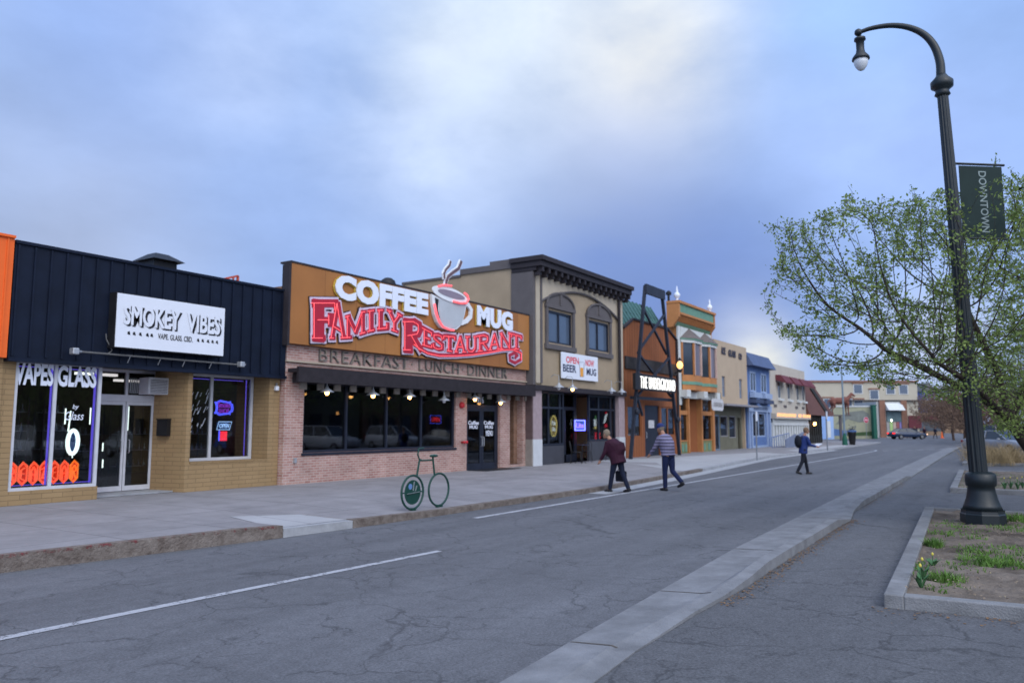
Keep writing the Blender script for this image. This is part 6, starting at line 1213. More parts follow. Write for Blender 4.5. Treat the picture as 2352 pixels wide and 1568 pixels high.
# sidewalk poles, light, bin, stop sign
def G2(px, py): g = G(px, py, SW-.08); g.z = Zs(g.x, g.y); return g
M('pole_grey', (.22, .24, .27), .5, .15, 5, metal=.3); M('pole_blue', (.16, .22, .27), .6, .1); M('stop_red', (.45, .03, .07), .5, .1)
g = G2(1739, 1056); t = T('sign_post', 'thin grey no parking post at the kerb before the blue shop', 'post', tuple(g)); MB().tube([g, g+Vector((0, 0, 2.3))], .035, 6).build('post', 'pole_grey', t); bx('plate', 'sign_white', t, g.x-.15, g.x+.15, g.y-.05, g.y-.04, 1.95, 2.4)
g = G2(1901, 1034); t = T('sign_post', 'thin grey parking sign post before the mansard building', 'post', tuple(g)); MB().tube([g, g+Vector((0, 0, 2.6))], .045, 6).build('post', 'pole_grey', t); bx('plate', 'sign_white', t, g.x-.2, g.x+.2, g.y-.05, g.y-.04, 2.2, 2.7)
g = G2(1941, 1022); t = T('street_pole', 'tall slim pale blue pole with dark green foot beside the litter bin', 'pole', tuple(g)); MB().lathe(g, [(.22, 0), (.2, .5), (.12, .9), (.10, 1.0)], 10).build('base', 'post_green', t); MB().tube([g+Vector((0, 0, 1)), g+Vector((0, 0, 6.6))], [.09, .06], 8).build('shaft', 'pole_blue', t)
g = G2(1958, 1021); t = T('litter_bin', 'dark litter bin topped with a planter beside the slim pole', 'bin', tuple(g)); MB().lathe(g, [(.22, 0), (.24, .1), (.34, .95), (.36, 1.0), (.36, 1.1)], 16).build('bin', 'black', t, smooth=True); MB().lathe(g, [(.38, 1.101), (.40, 1.2), (.30, 1.25)], 16).build('collar', 'mural_blue', t)
m = MB(); random.seed(5)
for i in range(120):
    p = g+Vector((random.gauss(0, .17), random.gauss(0, .17), 1.25+abs(random.gauss(0, .2)))); s = .07; a = random.uniform(0, 6.28); d = Vector((math.cos(a), math.sin(a), random.uniform(-.5, 1)))*s; q = Vector((-math.sin(a), math.cos(a), .3))*s*.5; m.add([p-d, p+q, p+d, p-q], [(0, 1, 2, 3)])
m.build('plant', 'blue_dark', t, fix=False)
c = D(1989, 964, 100); t = T('stop_sign', 'red octagonal stop sign on a thin post before the mural wall', 'stop sign', (c.x, c.y, 0)); t.rotation_euler[2] = YAW-math.pi/2+.3; LOCAL.add(t.name)
MB().prism([(.40*math.cos(math.pi/8+k*math.pi/4), c.z+.40*math.sin(math.pi/8+k*math.pi/4)) for k in range(8)], -.03, 0).build('sign_border', 'sign_white', t); MB().prism([(.37*math.cos(math.pi/8+k*math.pi/4), c.z+.37*math.sin(math.pi/8+k*math.pi/4)) for k in range(8)], -.04, -.031).build('sign_plate', 'stop_red', t); m = MB(); words(m, 'STOP', -.27, .27, c.z-.12, c.z+.12, -.041, .005, .02); m.build('lettering', 'sign_white', t); MB().tube([(0, .03, 0), (0, .03, c.z+.4)], .03, 6).build('post', 'pole_grey', t)
g = G(2163, 996); g = D(2163, 990, 115); t = T('traffic_cone', 'orange traffic cone at the far end of the road', 'cone', (g.x, g.y, 0)); MB().lathe((g.x, g.y, 0), [(.3, 0), (.3, .05), (.17, .06), (.04, .95)], 10).build('cone', 'orange_panel', t)
# bird
c = D(2341, 437, 15.5); t = T('bird', 'small dark bird flying beside the banner', 'bird', tuple(c)); m = MB(); m.tube([c+Vector((0, -.07, -.05)), c+Vector((0, -.03, -.01)), c+Vector((0, .02, .03)), c+Vector((0, .07, .06)), c+Vector((0, .085, .07))], [.006, .02, .026, .016, .003], 8)
m.add([c, c+Vector((.05, -.05, -.0)), c+Vector((.16, -.08, .05)), c+Vector((.05, .03, .02))], [(0, 1, 2, 3)]); m.add([c, c+Vector((-.05, -.05, -.0)), c+Vector((-.16, -.08, .05)), c+Vector((-.05, .03, .02))], [(0, 1, 2, 3)]); m.build('body', 'black', t)
# ------------------------------------------------------------------ people
M('skin', (.34, .18, .12), .6, .08, 9); M('hair_grey', (.19, .15, .11), .8, .2, 20); M('hair_brown', (.16, .10, .06), .8, .2, 20); M('jacket_maroon', (.028, .004, .016), .8, .2, 7, .3, fine=90); M('trousers_navy', (.006, .010, .028), .85, .2, 7, .3, fine=90)
M('jeans', (.006, .012, .05), .85, .25, 7, .3, fine=90); M('jacket_blue', (.012, .03, .14), .7, .2, 7, .3, fine=90); M('trousers_black', (.008, .010, .018), .85, .2, 7); M('cap_blue', (.012, .025, .12), .7, .1); M('shoe_black', (.015, .015, .018), .6, .1); M('shoe_white', (.6, .6, .62), .6, .1)
boards('striped_shirt', (.08, .075, .12), (.10, .09, .135), .085, .45, 2, .85, .2, 2.6)
def person(label, loc, heading, ht=1.68, lean=.1, legs=((.35, .05), (-.35, .5)), arms=((-.3, .2), (.3, .3)), top='jacket_maroon', low='trousers_navy', hair='hair_grey', shoe='shoe_black', girth=1.0, head_pitch=.25, long_top=.0, vox=.012, hand_detail=True, group=None, name='person'):
    s = ht/1.72; t = T(name, label, 'person', tuple(loc), group, rotz=heading)
    V3 = lambda x, y, z: Vector((x, y, z))*s
    def ang(a, l): return Vector((math.sin(a), 0, -math.cos(a)))*l*s
    leg = []
    for sgn, (th, kn) in zip((1, -1), legs):
        hip = V3(0, .09*sgn, 0); k = hip+ang(th, .43); a = k+ang(th-kn, .42); leg.append((hip, k, a, th-kn))
    hz = -min(l[2].z for l in leg)+.075*s
    up_ = Vector((0, 0, hz)); pel = up_.copy(); ld = Vector((math.sin(lean), 0, math.cos(lean)))
    bend = lean*.6; ld2 = Vector((math.sin(lean+bend), 0, math.cos(lean+bend)))
    waist = pel+ld*.16*s; chest = waist+ld2*.24*s; nk = chest+ld2*.14*s
    hd = nk+Vector((math.sin(lean+head_pitch), 0, math.cos(lean+head_pitch)))*.19*s
    fw = Vector((math.cos(head_pitch*.6+lean*.4), 0, -math.sin(head_pitch*.6+lean*.4)))
    def torso(m, g, a=0.0, b=1.0, hem=0):
        secs = [(pel-ld*(.06+hem)*s, .17, .125), (pel+ld*.04*s, .165, .12), (waist, .15, .115*g), (waist+ld2*.12*s, .165, .125*g), (chest, .185, .125), (chest+ld2*.08*s, .175, .10), (nk-ld2*.01*s, .075, .06)]
        n0 = len(m.v); N_ = 16
        for i, (c, w, d) in enumerate(secs):
            dirn = ld if i < 3 else ld2; fx = Vector((dirn.z, 0, -dirn.x))
            for k in range(N_): q = 2*math.pi*k/N_; m.v.append(c+fx*math.cos(q)*d*s*g+Vector((0, 1, 0))*math.sin(q)*w*s*(g*.5+.5))
        for i in range(len(secs)-1):
            for k in range(N_): m.f.append((n0+i*N_+k, n0+i*N_+(k+1) % N_, n0+(i+1)*N_+(k+1) % N_, n0+(i+1)*N_+k))
        m.f.append(tuple(n0+k for k in range(N_))[::-1]); m.f.append(tuple(n0+(len(secs)-1)*N_+k for k in range(N_)))
    body = MB(); torso(body, .93*girth if girth < 1.1 else 1.0)
    body.tube([nk-ld2*.04*s, nk+(hd-nk)*.5], [.06*s, .052*s], 10)
    body.blob(hd, .098*s, .076*s, .118*s, 14, 10); body.blob(hd+fw*.045*s-Vector((0, 0, .045*s)), .055*s, .052*s, .06*s, 10, 8)      # skull, jaw
    body.tube([hd+fw*.085*s+Vector((0, 0, .01*s)), hd+fw*.118*s-Vector((0, 0, .02*s))], [.009*s, .016*s], 6)                    # nose
    body.tube([hd+fw*.094*s+Vector((0, -.022*s, -.055*s)), hd+fw*.094*s+Vector((0, .022*s, -.055*s))], .007*s, 5)
    for y in (-.078, .078): body.blob(hd+Vector((0, y*s, -.005*s)), .02*s, .010*s, .03*s, 8, 6)
    topm = MB(); torso(topm, 1.06*girth, hem=long_top); hands = []
    for sgn, (sa, el) in zip((1, -1), arms):
        sh = chest+ld2*.055*s+Vector((0, .185*s*sgn, 0)); e = sh+ang(sa, .29)+Vector((0, .04*s*sgn, 0)); w_ = e+ang(sa+el, .25)
        body.tube([sh, e, w_], [.045*s, .038*s, .026*s], 8); topm.tube([sh+Vector((0, -.05*s*sgn, .0)), sh, e, w_-(w_-e)*.08], [.07*s, .068*s, .056*s, .045*s], 10)
        d = (w_-e).normalized(); side = Vector((0, 1, 0)); palm = w_+d*.05*s; body.blob(palm, .022*s, .042*s, .05*s, 8, 6, rot=d.to_track_quat('Z', 'Y').to_matrix())
        nrm_ = d.cross(side).normalized()
        for k, ln in enumerate((.065, .075, .07, .055)):
            b0 = palm+d*.03*s+side*(k-1.5)*.019*s; body.tube([b0, b0+d*ln*.5*s, b0+(d*.8+nrm_*.5).normalized()*ln*s], [.0095*s, .009*s, .007*s], 6)
        b0 = palm-d*.01*s-side*.035*s*sgn; body.tube([b0, b0+(d*.6-side*.7*sgn).normalized()*.035*s, b0+(d-side*.35*sgn).normalized()*.065*s], [.011*s, .010*s, .008*s], 6); hands.append(palm+d*.05*s)
    lowm = MB(); lowm.tube([pel+Vector((0, -.09, 0))*s*1, pel+Vector((0, .09, 0))*s], .12*s*girth**.5, 10); lowm.blob(pel+Vector((0, 0, .02*s)), .13*s*girth**.5, .17*s, .13*s, 12, 8)
    shoes = MB()
    for (h_, k, a, sh_a) in leg:
        h_, k, a = h_+up_, k+up_, a+up_
        body.tube([h_, k, a], [.075*s, .052*s, .038*s], 8); lowm.tube([h_+Vector((0, 0, .03*s)), h_.lerp(k, .5), k, k.lerp(a, .5), a-Vector((0, 0, .0))], [.098*s, .09*s, .070*s, .062*s, .056*s], 10)
        ft = Vector((math.cos(min(0, -sh_a)*.6), 0, -math.sin(max(0, -sh_a))*.6)).normalized() if sh_a < -.1 else Vector((1, 0, 0)); bz = a-Vector((0, 0, .045*s))
        shoes.tube([bz-ft*.07*s, bz, bz+ft*.09*s, bz+ft*.17*s], [.036*s, .046*s, .043*s, .028*s], 10); shoes.tube([a+Vector((0, 0, .02*s)), bz], .044*s, 8)
        body.tube([a, bz+ft*.08*s], [.036*s, .03*s], 8)
    b_ = remeshed(body, vox*.62, 3).build('body', 'skin', t, smooth=True)
    remeshed(topm, vox, 5).build('jacket' if 'jacket' in top else 'shirt', top, t, smooth=True); remeshed(lowm, vox, 4).build('trousers', low, t, smooth=True); remeshed(shoes, vox*.7, 2).build('shoe', shoe, t, smooth=True)
    hm = MB(); hm.blob(hd-fw*.012*s+Vector((0, 0, .022*s)), .105*s, .086*s, .112*s, 14, 10); hm.blob(hd-fw*.04*s-Vector((0, 0, .03*s)), .068*s, .078*s, .07*s, 10, 8)
    hm.v = [v if (v-hd).dot(fw) < .055*s or (v-hd).z > .055*s else v-fw*((v-hd).dot(fw)-.05*s) for v in hm.v]; hh = hm.build('hair', hair, t, smooth=True)
    if hand_detail:
        for y in (-.03, .03): MB().blob(hd+fw*.088*s+Vector((0, y*s, .014*s)), .010*s, .012*s, .008*s, 6, 5).build('eye', 'black', t)
    t['_'] = 1; del t['_']
    return t, hands, dict(hd=hd, fw=fw, chest=chest, nk=nk, pel=pel, s=s, ld=ld2)
p1, h1, i1 = person('stooped person in a dark maroon jacket crossing the road carrying a dark bag', (18.75, 8.95, 0), R(80), 1.68, .30, ((.26, .06), (-.24, .20)), ((.25, .35), (-.30, .15)), 'jacket_maroon', 'trousers_navy', 'hair_grey', 'shoe_black', 1.55, .45, .10)
hd_ = h1[1]; bm_ = T('handbag', 'dark handbag held by the person in the maroon jacket', 'bag', (0, 0, 0)); bm_.location = p1.location; bm_.rotation_euler = p1.rotation_euler; LOCAL.add(bm_.name)
MB().box(hd_.x-.16, hd_.x+.16, hd_.y-.05, hd_.y+.05, hd_.z-.42, hd_.z-.14).build('bag_body', 'trousers_black', bm_, bevel=.03); MB().tube([(hd_.x-.1, hd_.y, hd_.z-.15), (hd_.x-.05, hd_.y, hd_.z-.0), (hd_.x+.05, hd_.y, hd_.z-.0), (hd_.x+.1, hd_.y, hd_.z-.15)], .01, 6).build('strap', 'black', bm_)
p2, h2, i2 = person('person in a blue cap, striped shirt and jeans crossing the road', (19.9, 8.0, 0), R(68), 1.78, .20, ((.10, .10), (-.12, .75)), ((.45, .35), (-.20, .25)), 'striped_shirt', 'jeans', 'hair_grey', 'shoe_black', 1.28, .40, -.02)
s = i2['s']; hd = i2['hd']; fw = i2['fw']; m = MB(); m.blob(hd+Vector((0, 0, .045*s)), .115*s, .094*s, .095*s, 14, 8); m.blob(hd+fw*.12*s+Vector((0, 0, .045*s)), .09*s, .07*s, .012*s, 12, 6); m.build('cap', 'cap_blue', p2, smooth=True)
p3, h3, i3 = person('person in a blue jacket with a black backpack holding white paper', (29.4, 6.68, 0), R(-48), 1.66, .10, ((.30, .12), (-.22, .30)), ((.35, 1.1), (.35, 1.0)), 'jacket_blue', 'trousers_black', 'hair_brown', 'shoe_black', 1.15, .35, .08)
s = i3['s']; c = i3['chest']-i3['ld']*.05; m = MB(); m.blob(c+Vector((-.24*s, 0, -.04)), .12*s, .16*s, .24*s, 12, 10); bp = T('backpack', 'black backpack worn by the person in the blue jacket', 'backpack', tuple(p3.location)); bp.rotation_euler = p3.rotation_euler; LOCAL.add(bp.name); m.build('pack', 'trousers_black', bp, smooth=True)
m = MB()
for y in (-.1, .1): m.tube([c+Vector((-.13*s, y, -.18)), c+Vector((.10*s, y, -.1)), c+Vector((.12*s, y, .06)), c+Vector((-.02*s, y, .15)), c+Vector((-.16*s, y, .1))], .016, 6)
m.build('strap', 'black', bp)
hc = (h3[0]+h3[1])/2; pp = T('paper_sheet', 'white papers held in front by the person in the blue jacket', 'paper', tuple(p3.location)); pp.rotation_euler = p3.rotation_euler; LOCAL.add(pp.name)
MB().add([hc+Vector((-.06, -.20, -.02)), hc+Vector((.14, -.20, .10)), hc+Vector((.14, .18, .10)), hc+Vector((-.06, .18, -.02)), hc+Vector((-.06, -.20, -.014)), hc+Vector((.14, -.20, .106)), hc+Vector((.14, .18, .106)), hc+Vector((-.06, .18, -.014))], [(0, 1, 2, 3), (7, 6, 5, 4), (0, 4, 5, 1), (1, 5, 6, 2), (2, 6, 7, 3), (3, 7, 4, 0)]).build('sheet', 'sign_white', pp)
M('coat_red', (.2, .03, .03), .8, .1)
for i, (px, py, c_, lb) in enumerate([(2086, 996, 'coat_red', 'tiny far pedestrian in a dark red coat beyond the passing car'), (2103, 997, 'trousers_black', 'tiny far pedestrian in black, second right of the passing car'), (2124, 997, 'jacket_maroon', 'tiny far pedestrian in dark clothes before the tan walls'), (2148, 995, 'trousers_navy', 'tiny far pedestrian in navy nearest the orange cone')]):
    g = D(px, py, 112); person(lb, (g.x, g.y, 0), R(30+70*i), 1.7, .05, ((.25, .05), (-.25, .2)), ((.2, .2), (-.2, .2)), c_, 'trousers_black', 'hair_brown', vox=.045, hand_detail=False, group='far pedestrians')

# ------------------------------------------------------------------ cars
M('tyre', (.015, .015, .016), .85, .2, 9); M('rim_metal', (.35, .36, .38), .35, .1, metal=.8); M('car_glass', (.012, .016, .02), .05, .1, spec=.9); M('tail_red', (.5, .01, .01), .3, .05, emit=2.2, ecol=(1, .02, .01)); M('head_warm', (.9, .7, .5), .3, .05, emit=2.5, ecol=(1, .6, .35)); M('lamp_clear', (.6, .62, .65), .2, .05); M('lamp_red_off', (.25, .01, .01), .3, .05)
def car(label, loc, rz, paint, suv=False, lit=False, L=4.6, name='parked_car', group=None):
    t = T(name, label, 'car', tuple(loc), group, rotz=rz); h = 1.72 if suv else 1.42; k = L/4.6
    st = [(-2.30, .42, .80, 0, .70), (-2.22, .34, .92, 0, .82), (-1.95, .30, .98, 0, .88), (-1.5, .28, 1.0, 0, .90), (-.6, .26, .96, 0, .91), (.6, .26, .94, 0, .91), (1.2, .27, .92, 0, .90), (1.8, .30, .82, 0, .88), (2.15, .34, .72, 0, .80), (2.28, .42, .60, 0, .68)]
    if suv: st = [(x, a, b+.14, c, w) for x, a, b, c, w in st]
    m = MB(); n0 = 0; ring = lambda x, zl, zb, w: [(x*k, -w*.86, zl), (x*k, -w, zl+.12), (x*k, -w, (zl+zb)/2), (x*k, -w*.95, zb-.03), (x*k, -w*.80, zb), (x*k, w*.80, zb), (x*k, w*.95, zb-.03), (x*k, w, (zl+zb)/2), (x*k, w, zl+.12), (x*k, w*.86, zl)]
    for x, zl, zb, _, w in st: m.v += [Vector(p) for p in ring(x, zl, zb, w)]
    for i in range(len(st)-1):
        for j in range(10): m.f.append((i*10+j, i*10+(j+1) % 10, (i+1)*10+(j+1) % 10, (i+1)*10+j))
    m.f.append(tuple(range(10))[::-1]); m.f.append(tuple(range((len(st)-1)*10, len(st)*10)))
    b = m.build('body', paint, t, smooth=True); bv = b.modifiers.new('b', 'BEVEL'); bv.width = .03; bv.limit_method = 'ANGLE'
    zb = .93+(.14 if suv else 0); xr, xrt, xft, xf = (-2.1, -1.9, .35, 1.15) if suv else (-1.85, -1.15, .2, 1.15)
    def cab(m, o): 
        m.add([(xr*k-o, -.80-o, zb), (xf*k+o, -.80-o, zb), (xf*k+o, .80+o, zb), (xr*k-o, .80+o, zb), (xrt*k-o*.5, -.60-o, h), (xft*k+o*.5, -.60-o, h), (xft*k+o*.5, .60+o, h), (xrt*k-o*.5, .60+o, h)], [(3, 2, 1, 0), (4, 5, 6, 7), (0, 1, 5, 4), (1, 2, 6, 5), (2, 3, 7, 6), (3, 0, 4, 7)])
    m = MB(); cab(m, 0); m.build('windows', 'car_glass', t)
    m = MB(); m.box((xrt-.02)*k, (xft+.02)*k, -.605, .605, h-.02, h+.035)
    for y in (-1, 1):
        for (xa, xb) in ((xr, xrt), (xf, xft), ((xr+xf)/2-.1, (xrt+xft)/2)): m.bar((xa*k, y*.81, zb), (xb*k, y*.615, h), .07)
    m.build('roof', paint, t, bevel=.02)
    for x in (-1.42, 1.42):
        for y in (-.80, .80):
            w_ = MB().lathe((x*k, y, .33), [(.20, -.11), (.33, -.10), (.335, .10), (.20, .11)], 20, 'y').build('wheel', 'tyre', t, smooth=True); MB().lathe((x*k, y+(.1 if y > 0 else -.1)-.02, .33), [(.04, -.002), (.20, 0), (.20, .03), (.04, .032)], 14, 'y').build('rim', 'rim_metal', w_)
    for y in (-.62, .62):
        bx('headlight', 'head_warm' if lit else 'lamp_clear', t, 2.13*k, 2.27*k, y-.16, y+.16, .60 if not suv else .74, .70 if not suv else .86, bevel=.02); bx('tail_light', 'tail_red' if lit else 'lamp_red_off', t, -2.32*k, -2.16*k, y-.20, y+.20, .72 if not suv else .86, .86 if not suv else 1.05, bevel=.02)
        MB().blob((.8*k, (1.0 if y > 0 else -1.0), zb+.03), .1, .09, .06, 8, 6).build('mirror', paint, t)
    return t
M('paint_navy', (.015, .03, .07), .2, .1, 2, spec=.7); M('paint_white', (.55, .56, .58), .25, .04, 2, spec=.6); M('paint_silver', (.30, .31, .33), .25, .05, 2, metal=.4); M('paint_blue', (.02, .10, .40), .25, .05, 2, spec=.7); M('paint_dark', (.03, .03, .035), .25, .05, 2, spec=.7); M('paint_red', (.30, .02, .03), .25, .05, 2, spec=.7)
g = G(2085, 1008); car('dark blue sedan with lit red tail lights driving across the intersection', (g.x, g.y, 0), YAW-math.pi/2+.12, 'paint_navy', lit=True, name='moving_car', L=4.9)
for i, (px, d, pt_, su, lb) in enumerate([(2281, 58, 'paint_white', True, 'white parked car just right of the lamp post'), (2300, 47, 'paint_silver', False, 'silver parked car behind the leaning tree trunk'), (2325, 52, 'paint_dark', True, 'dark parked car at the right photo edge behind the trees')]):
    g = D(px, 1000, d); car(lb, (g.x, g.y, 0), R(200+25*i), pt_, su, name='parked_car', group='cars parked beyond the planters', lit=(i == 0))
for i, (x, pt_, su, lb) in enumerate([(19, 'paint_white', True, 'white car reflected in the left pane of the vape shop window'), (25, 'paint_silver', False, 'silver car reflected in the vape shop door'), (31.5, 'paint_blue', False, 'blue car reflected in the recessed side window'), (37, 'paint_white', True, 'white car reflected at the left of the restaurant window'), (43.5, 'paint_white', True, 'white car reflected in the middle of the restaurant window'), (50, 'paint_silver', False, 'silver car reflected at the right of the restaurant window'), (66, 'paint_dark', True, 'dark car reflected in the bar window')]):
    car(lb, (x, -6.5, 0), R(90+(i % 3)*3), pt_, su, name='parked_car', group='cars parked across the road')

# ------------------------------------------------------------------ trees
def bark(name, c): return M(name, c, .95, .35, 9, .6, fine=40)
bark('bark_dark', (.045, .036, .03)); bark('bark_grey', (.13, .11, .10)); bark('twig_brown', (.10, .065, .05))
def leafmat(name, c, c2):
    m = M(name, c, .6, .2, 2.0, col2=c2); t = m.node_tree; b = t.nodes['Principled BSDF']; src = b.inputs['Base Color'].links[0].from_socket
    tl = t.nodes.new('ShaderNodeBsdfTranslucent'); t.links.new(src, tl.inputs['Color']); mx = t.nodes.new('ShaderNodeMixShader'); mx.inputs[0].default_value = .35
    t.links.new(b.outputs[0], mx.inputs[1]); t.links.new(tl.outputs[0], mx.inputs[2]); o = [n for n in t.nodes if n.type == 'OUTPUT_MATERIAL'][0]; t.links.new(mx.outputs[0], o.inputs[0]); return m
leafmat('leaf_green', (.065, .11, .025), (.28, .37, .10)); leafmat('leaf_bud', (.15, .09, .06), (.22, .14, .09))
def colonize(paths, attr, step=.2, infl=1.6, kill=.28, iters=90, up=.0):
    nodes = []; par = []; 
    for path in paths:
        st_ = path[0]
        if isinstance(st_, int): prev = st_; path = path[1:]
        else: prev = -1
        for a, b in zip(path[:-1], path[1:]):
            n = max(1, int((b-a).length/step))
            for k in range(n+1 if prev == -1 and a is path[0] else n):
                q = a.lerp(b, (k if prev == -1 and a is path[0] else k+1)/n); nodes.append(q); par.append(prev if len(nodes) == 1 or prev == -1 else prev); prev = len(nodes)-1
    P_ = np.array([tuple(p) for p in nodes]); par = list(par); A_ = np.array(attr); near = np.full(len(A_), -1); nd = np.full(len(A_), 1e9)
    def upd(i0):
        nonlocal near, nd
        B = P_[i0:]; 
        for s0 in range(0, len(B), 400):
            d = np.linalg.norm(A_[:, None, :]-B[None, s0:s0+400, :], axis=2); j = d.argmin(1); v = d[np.arange(len(A_)), j]; w = v < nd; nd[w] = v[w]; near[w] = j[w]+i0+s0
    upd(0)
    for it in range(iters):
        act = nd < infl
        if not act.any(): break
        ids = near[act]; dv = A_[act]-P_[ids]; dv /= np.linalg.norm(dv, axis=1)[:, None]+1e-9
        uniq, inv = np.unique(ids, return_inverse=True); acc = np.zeros((len(uniq), 3)); np.add.at(acc, inv, dv); acc += np.random.normal(0, .12, acc.shape); acc[:, 2] += up
        acc /= np.linalg.norm(acc, axis=1)[:, None]+1e-9; new = P_[uniq]+acc*step; i0 = len(P_); P_ = np.vstack([P_, new]); par += list(uniq); upd(i0)
        keep = nd > kill; A_, near, nd = A_[keep], near[keep], nd[keep]
        if len(A_) == 0: break
    return P_, par
def tree_mesh(P_, par, rtip, rexp, rmax, barkm, leafm, t, leaf_n, leaf_s, thin, droop=0.0, seed=1, trunk_name='trunk', spread=.07):
    n = len(P_); ch = [[] for _ in range(n)]
    for i, p in enumerate(par):
        if p >= 0: ch[p].append(i)
    r = np.zeros(n)
    for i in range(n-1, -1, -1):
        r[i] = rtip if not ch[i] else min(rmax, sum(r[c]**rexp for c in ch[i])**(1/rexp))
    m = MB(); done = set()
    for i in range(n):
        for c in ch[i]:
            if par[i] >= 0 and len(ch[i]) == 1: continue
            chain = [i, c]; k = c
            while len(ch[k]) == 1: k = ch[k][0]; chain.append(k)
            ns = 9 if r[c] > .05 else (5 if r[c] > .015 else 3)
            m.tube([Vector(P_[j]) for j in chain], [min(r[chain[1]]*1.05, r[chain[0]])]+[r[j] for j in chain[1:]], ns, cap=False)
    m.build(trunk_name, barkm, t, smooth=True, fix=False)
    rnd = random.Random(seed); L = MB(); vv = L.v; ff = L.f
    for i in range(n):
        if r[i] > thin or par[i] < 0: continue
        p = Vector(P_[i]); d = (p-Vector(P_[par[i]])); 
        if d.length < 1e-4: continue
        d.normalize(); cnt = leaf_n*(2.4 if not ch[i] else rnd.choice((0, .5, .8, 1.4)))
        for _ in range(int(cnt)+(rnd.random() < cnt % 1)):
            a = Vector((rnd.gauss(0, 1), rnd.gauss(0, 1), rnd.gauss(0, 1)+.3-droop)).normalized(); a = (a+d*.6).normalized(); b = a.cross(Vector((rnd.gauss(0, 1), rnd.gauss(0, 1), rnd.gauss(0, 1)))).normalized()
            s = leaf_s*rnd.uniform(.55, 1.25); q = p-d*rnd.random()*.2+Vector((rnd.gauss(0, spread), rnd.gauss(0, spread), rnd.gauss(0, spread))); k = len(vv)
            vv += [q, q+a*s*.5+b*s*.28, q+a*s, q+a*s*.5-b*s*.28]; ff.append((k, k+1, k+2, k+3))
    L.build('crown', leafm, t, fix=False)
np.random.seed(4); random.seed(4)
def inpoly(x, y, pl_):
    c = False; j = len(pl_)-1
    for i in range(len(pl_)):
        if (pl_[i][1] > y) != (pl_[j][1] > y) and x < (pl_[j][0]-pl_[i][0])*(y-pl_[i][1])/(pl_[j][1]-pl_[i][1])+pl_[i][0]: c = not c
        j = i
    return c
out_ = [(1738, 505), (1790, 560), (1745, 700), (1790, 775), (1850, 815), (1870, 850), (1960, 868), (2080, 905), (2180, 925), (2240, 985), (2330, 1010), (2450, 960), (2620, 900), (2760, 700), (2700, 520), (2560, 430), (2400, 400), (2290, 400), (2240, 440), (2200, 440), (2130, 430), (2080, 460), (1990, 450), (1945, 440), (1930, 470), (1860, 490), (1800, 520)]
at = []
for sp_ in ((2285, 350, 2300, 470), (2330, 390, 2340, 480), (1948, 430, 1965, 500), (1790, 505, 1900, 520), (2095, 425, 2120, 480)):
    for k_ in range(26):
        u_ = k_/25; at.append(tuple(D(sp_[0]+(sp_[2]-sp_[0])*u_+random.gauss(0, 5), sp_[1]+(sp_[3]-sp_[1])*u_+random.gauss(0, 5), 14.3+random.gauss(0, .1))))
while len(at) < 14000:
    x, y = random.uniform(1738, 2760), random.uniform(330, 1010)
    if not inpoly(x, y, out_): continue
    if x < 2000 and random.random() < .30: continue
    if y < 480 and random.random() < .55: continue
    if x > 2360 and random.random() < .45: continue
    if math.sin(x*.021+1.3)*math.sin(y*.027+x*.006)+.35*math.sin(x*.06-y*.05)+random.gauss(0, .22) < -.38: continue
    u = min(1, abs(x-2290)/560); dep = 14.6+random.uniform(-1, 1)*2.6*(1-u*u*.8); at.append(tuple(D(x, y, dep)))
base_ = G(2440, 1185); B0 = Vector((base_.x, base_.y, 0))
fork = D(2318, 960, 14.7)
trunkp = [B0, B0.lerp(fork, .45)+Vector((.0, -.10, .05)), fork]
paths = [trunkp]
tr1 = T('flowering_tree', 'spreading young green tree leafing out in front of the street lamp', 'tree', tuple(B0))
# extra limbs start from the trunk end
def limb(nodes_paths):
    pass
base_path = trunkp+[D(2240, 905, 14.6), D(2130, 850, 14.4), D(2030, 800, 14.3)]
n_tr = sum(max(1, int((b-a).length/.14)) for a, b in zip(trunkp[:-1], trunkp[1:]))
paths = [base_path, [n_tr, fork, D(2290, 850, 14.9), D(2210, 690, 15.0)], [n_tr, fork, D(2400, 820, 14.6), D(2430, 640, 14.8)], [n_tr-3, B0.lerp(fork, .85), D(2480, 900, 13.6), D(2570, 760, 13.2)], [n_tr+2, D(2300, 945, 14.7), D(2230, 880, 13.4), D(2150, 830, 12.8)]]
Pn, pr = colonize(paths, at, .14, 1.5, .155, 130, .03)
tree_mesh(Pn, pr, .0032, 2.2, .19, 'bark_dark', 'leaf_green', tr1, 3.6, .066, .0078, 0, 2, spread=.04)
print('tree nodes', len(Pn))
# generic trees grown once and copied
def generic(name, label, h, w, barkm, leafm, nat, leaf_n, leaf_s, seed, step=.3, rt=.006, bottom=.28, loc=(0, 0, 0), trunk_r=.2, group=None):
    random.seed(seed); np.random.seed(seed); a = []
    while len(a) < nat:
        x, y, z = random.uniform(-1, 1), random.uniform(-1, 1), random.uniform(-1, 1); q = x*x+y*y+z*z
        if q > 1 or q < .04: continue
        a.append((x*w*(1-.2*z), y*w*(1-.2*z), h*(bottom+(1-bottom)*.5)+z*h*(1-bottom)*.5))
    t = T(name, label, 'tree', (0, 0, 0), group); p0 = Vector((0, 0, 0)); p1_ = Vector((random.uniform(-.1, .1), random.uniform(-.1, .1), h*bottom)); p2_ = p1_+Vector((.1, .2, h*.2))
    P1, r1 = colonize([[p0, p1_, p2_]], a, step, 2.2, .4, 60, .05); tree_mesh(P1, r1, rt, 2.2, trunk_r, barkm, leafm, t, leaf_n, leaf_s, .02 if rt < .01 else .03, 0, seed, spread=.1); t.location = loc; return t
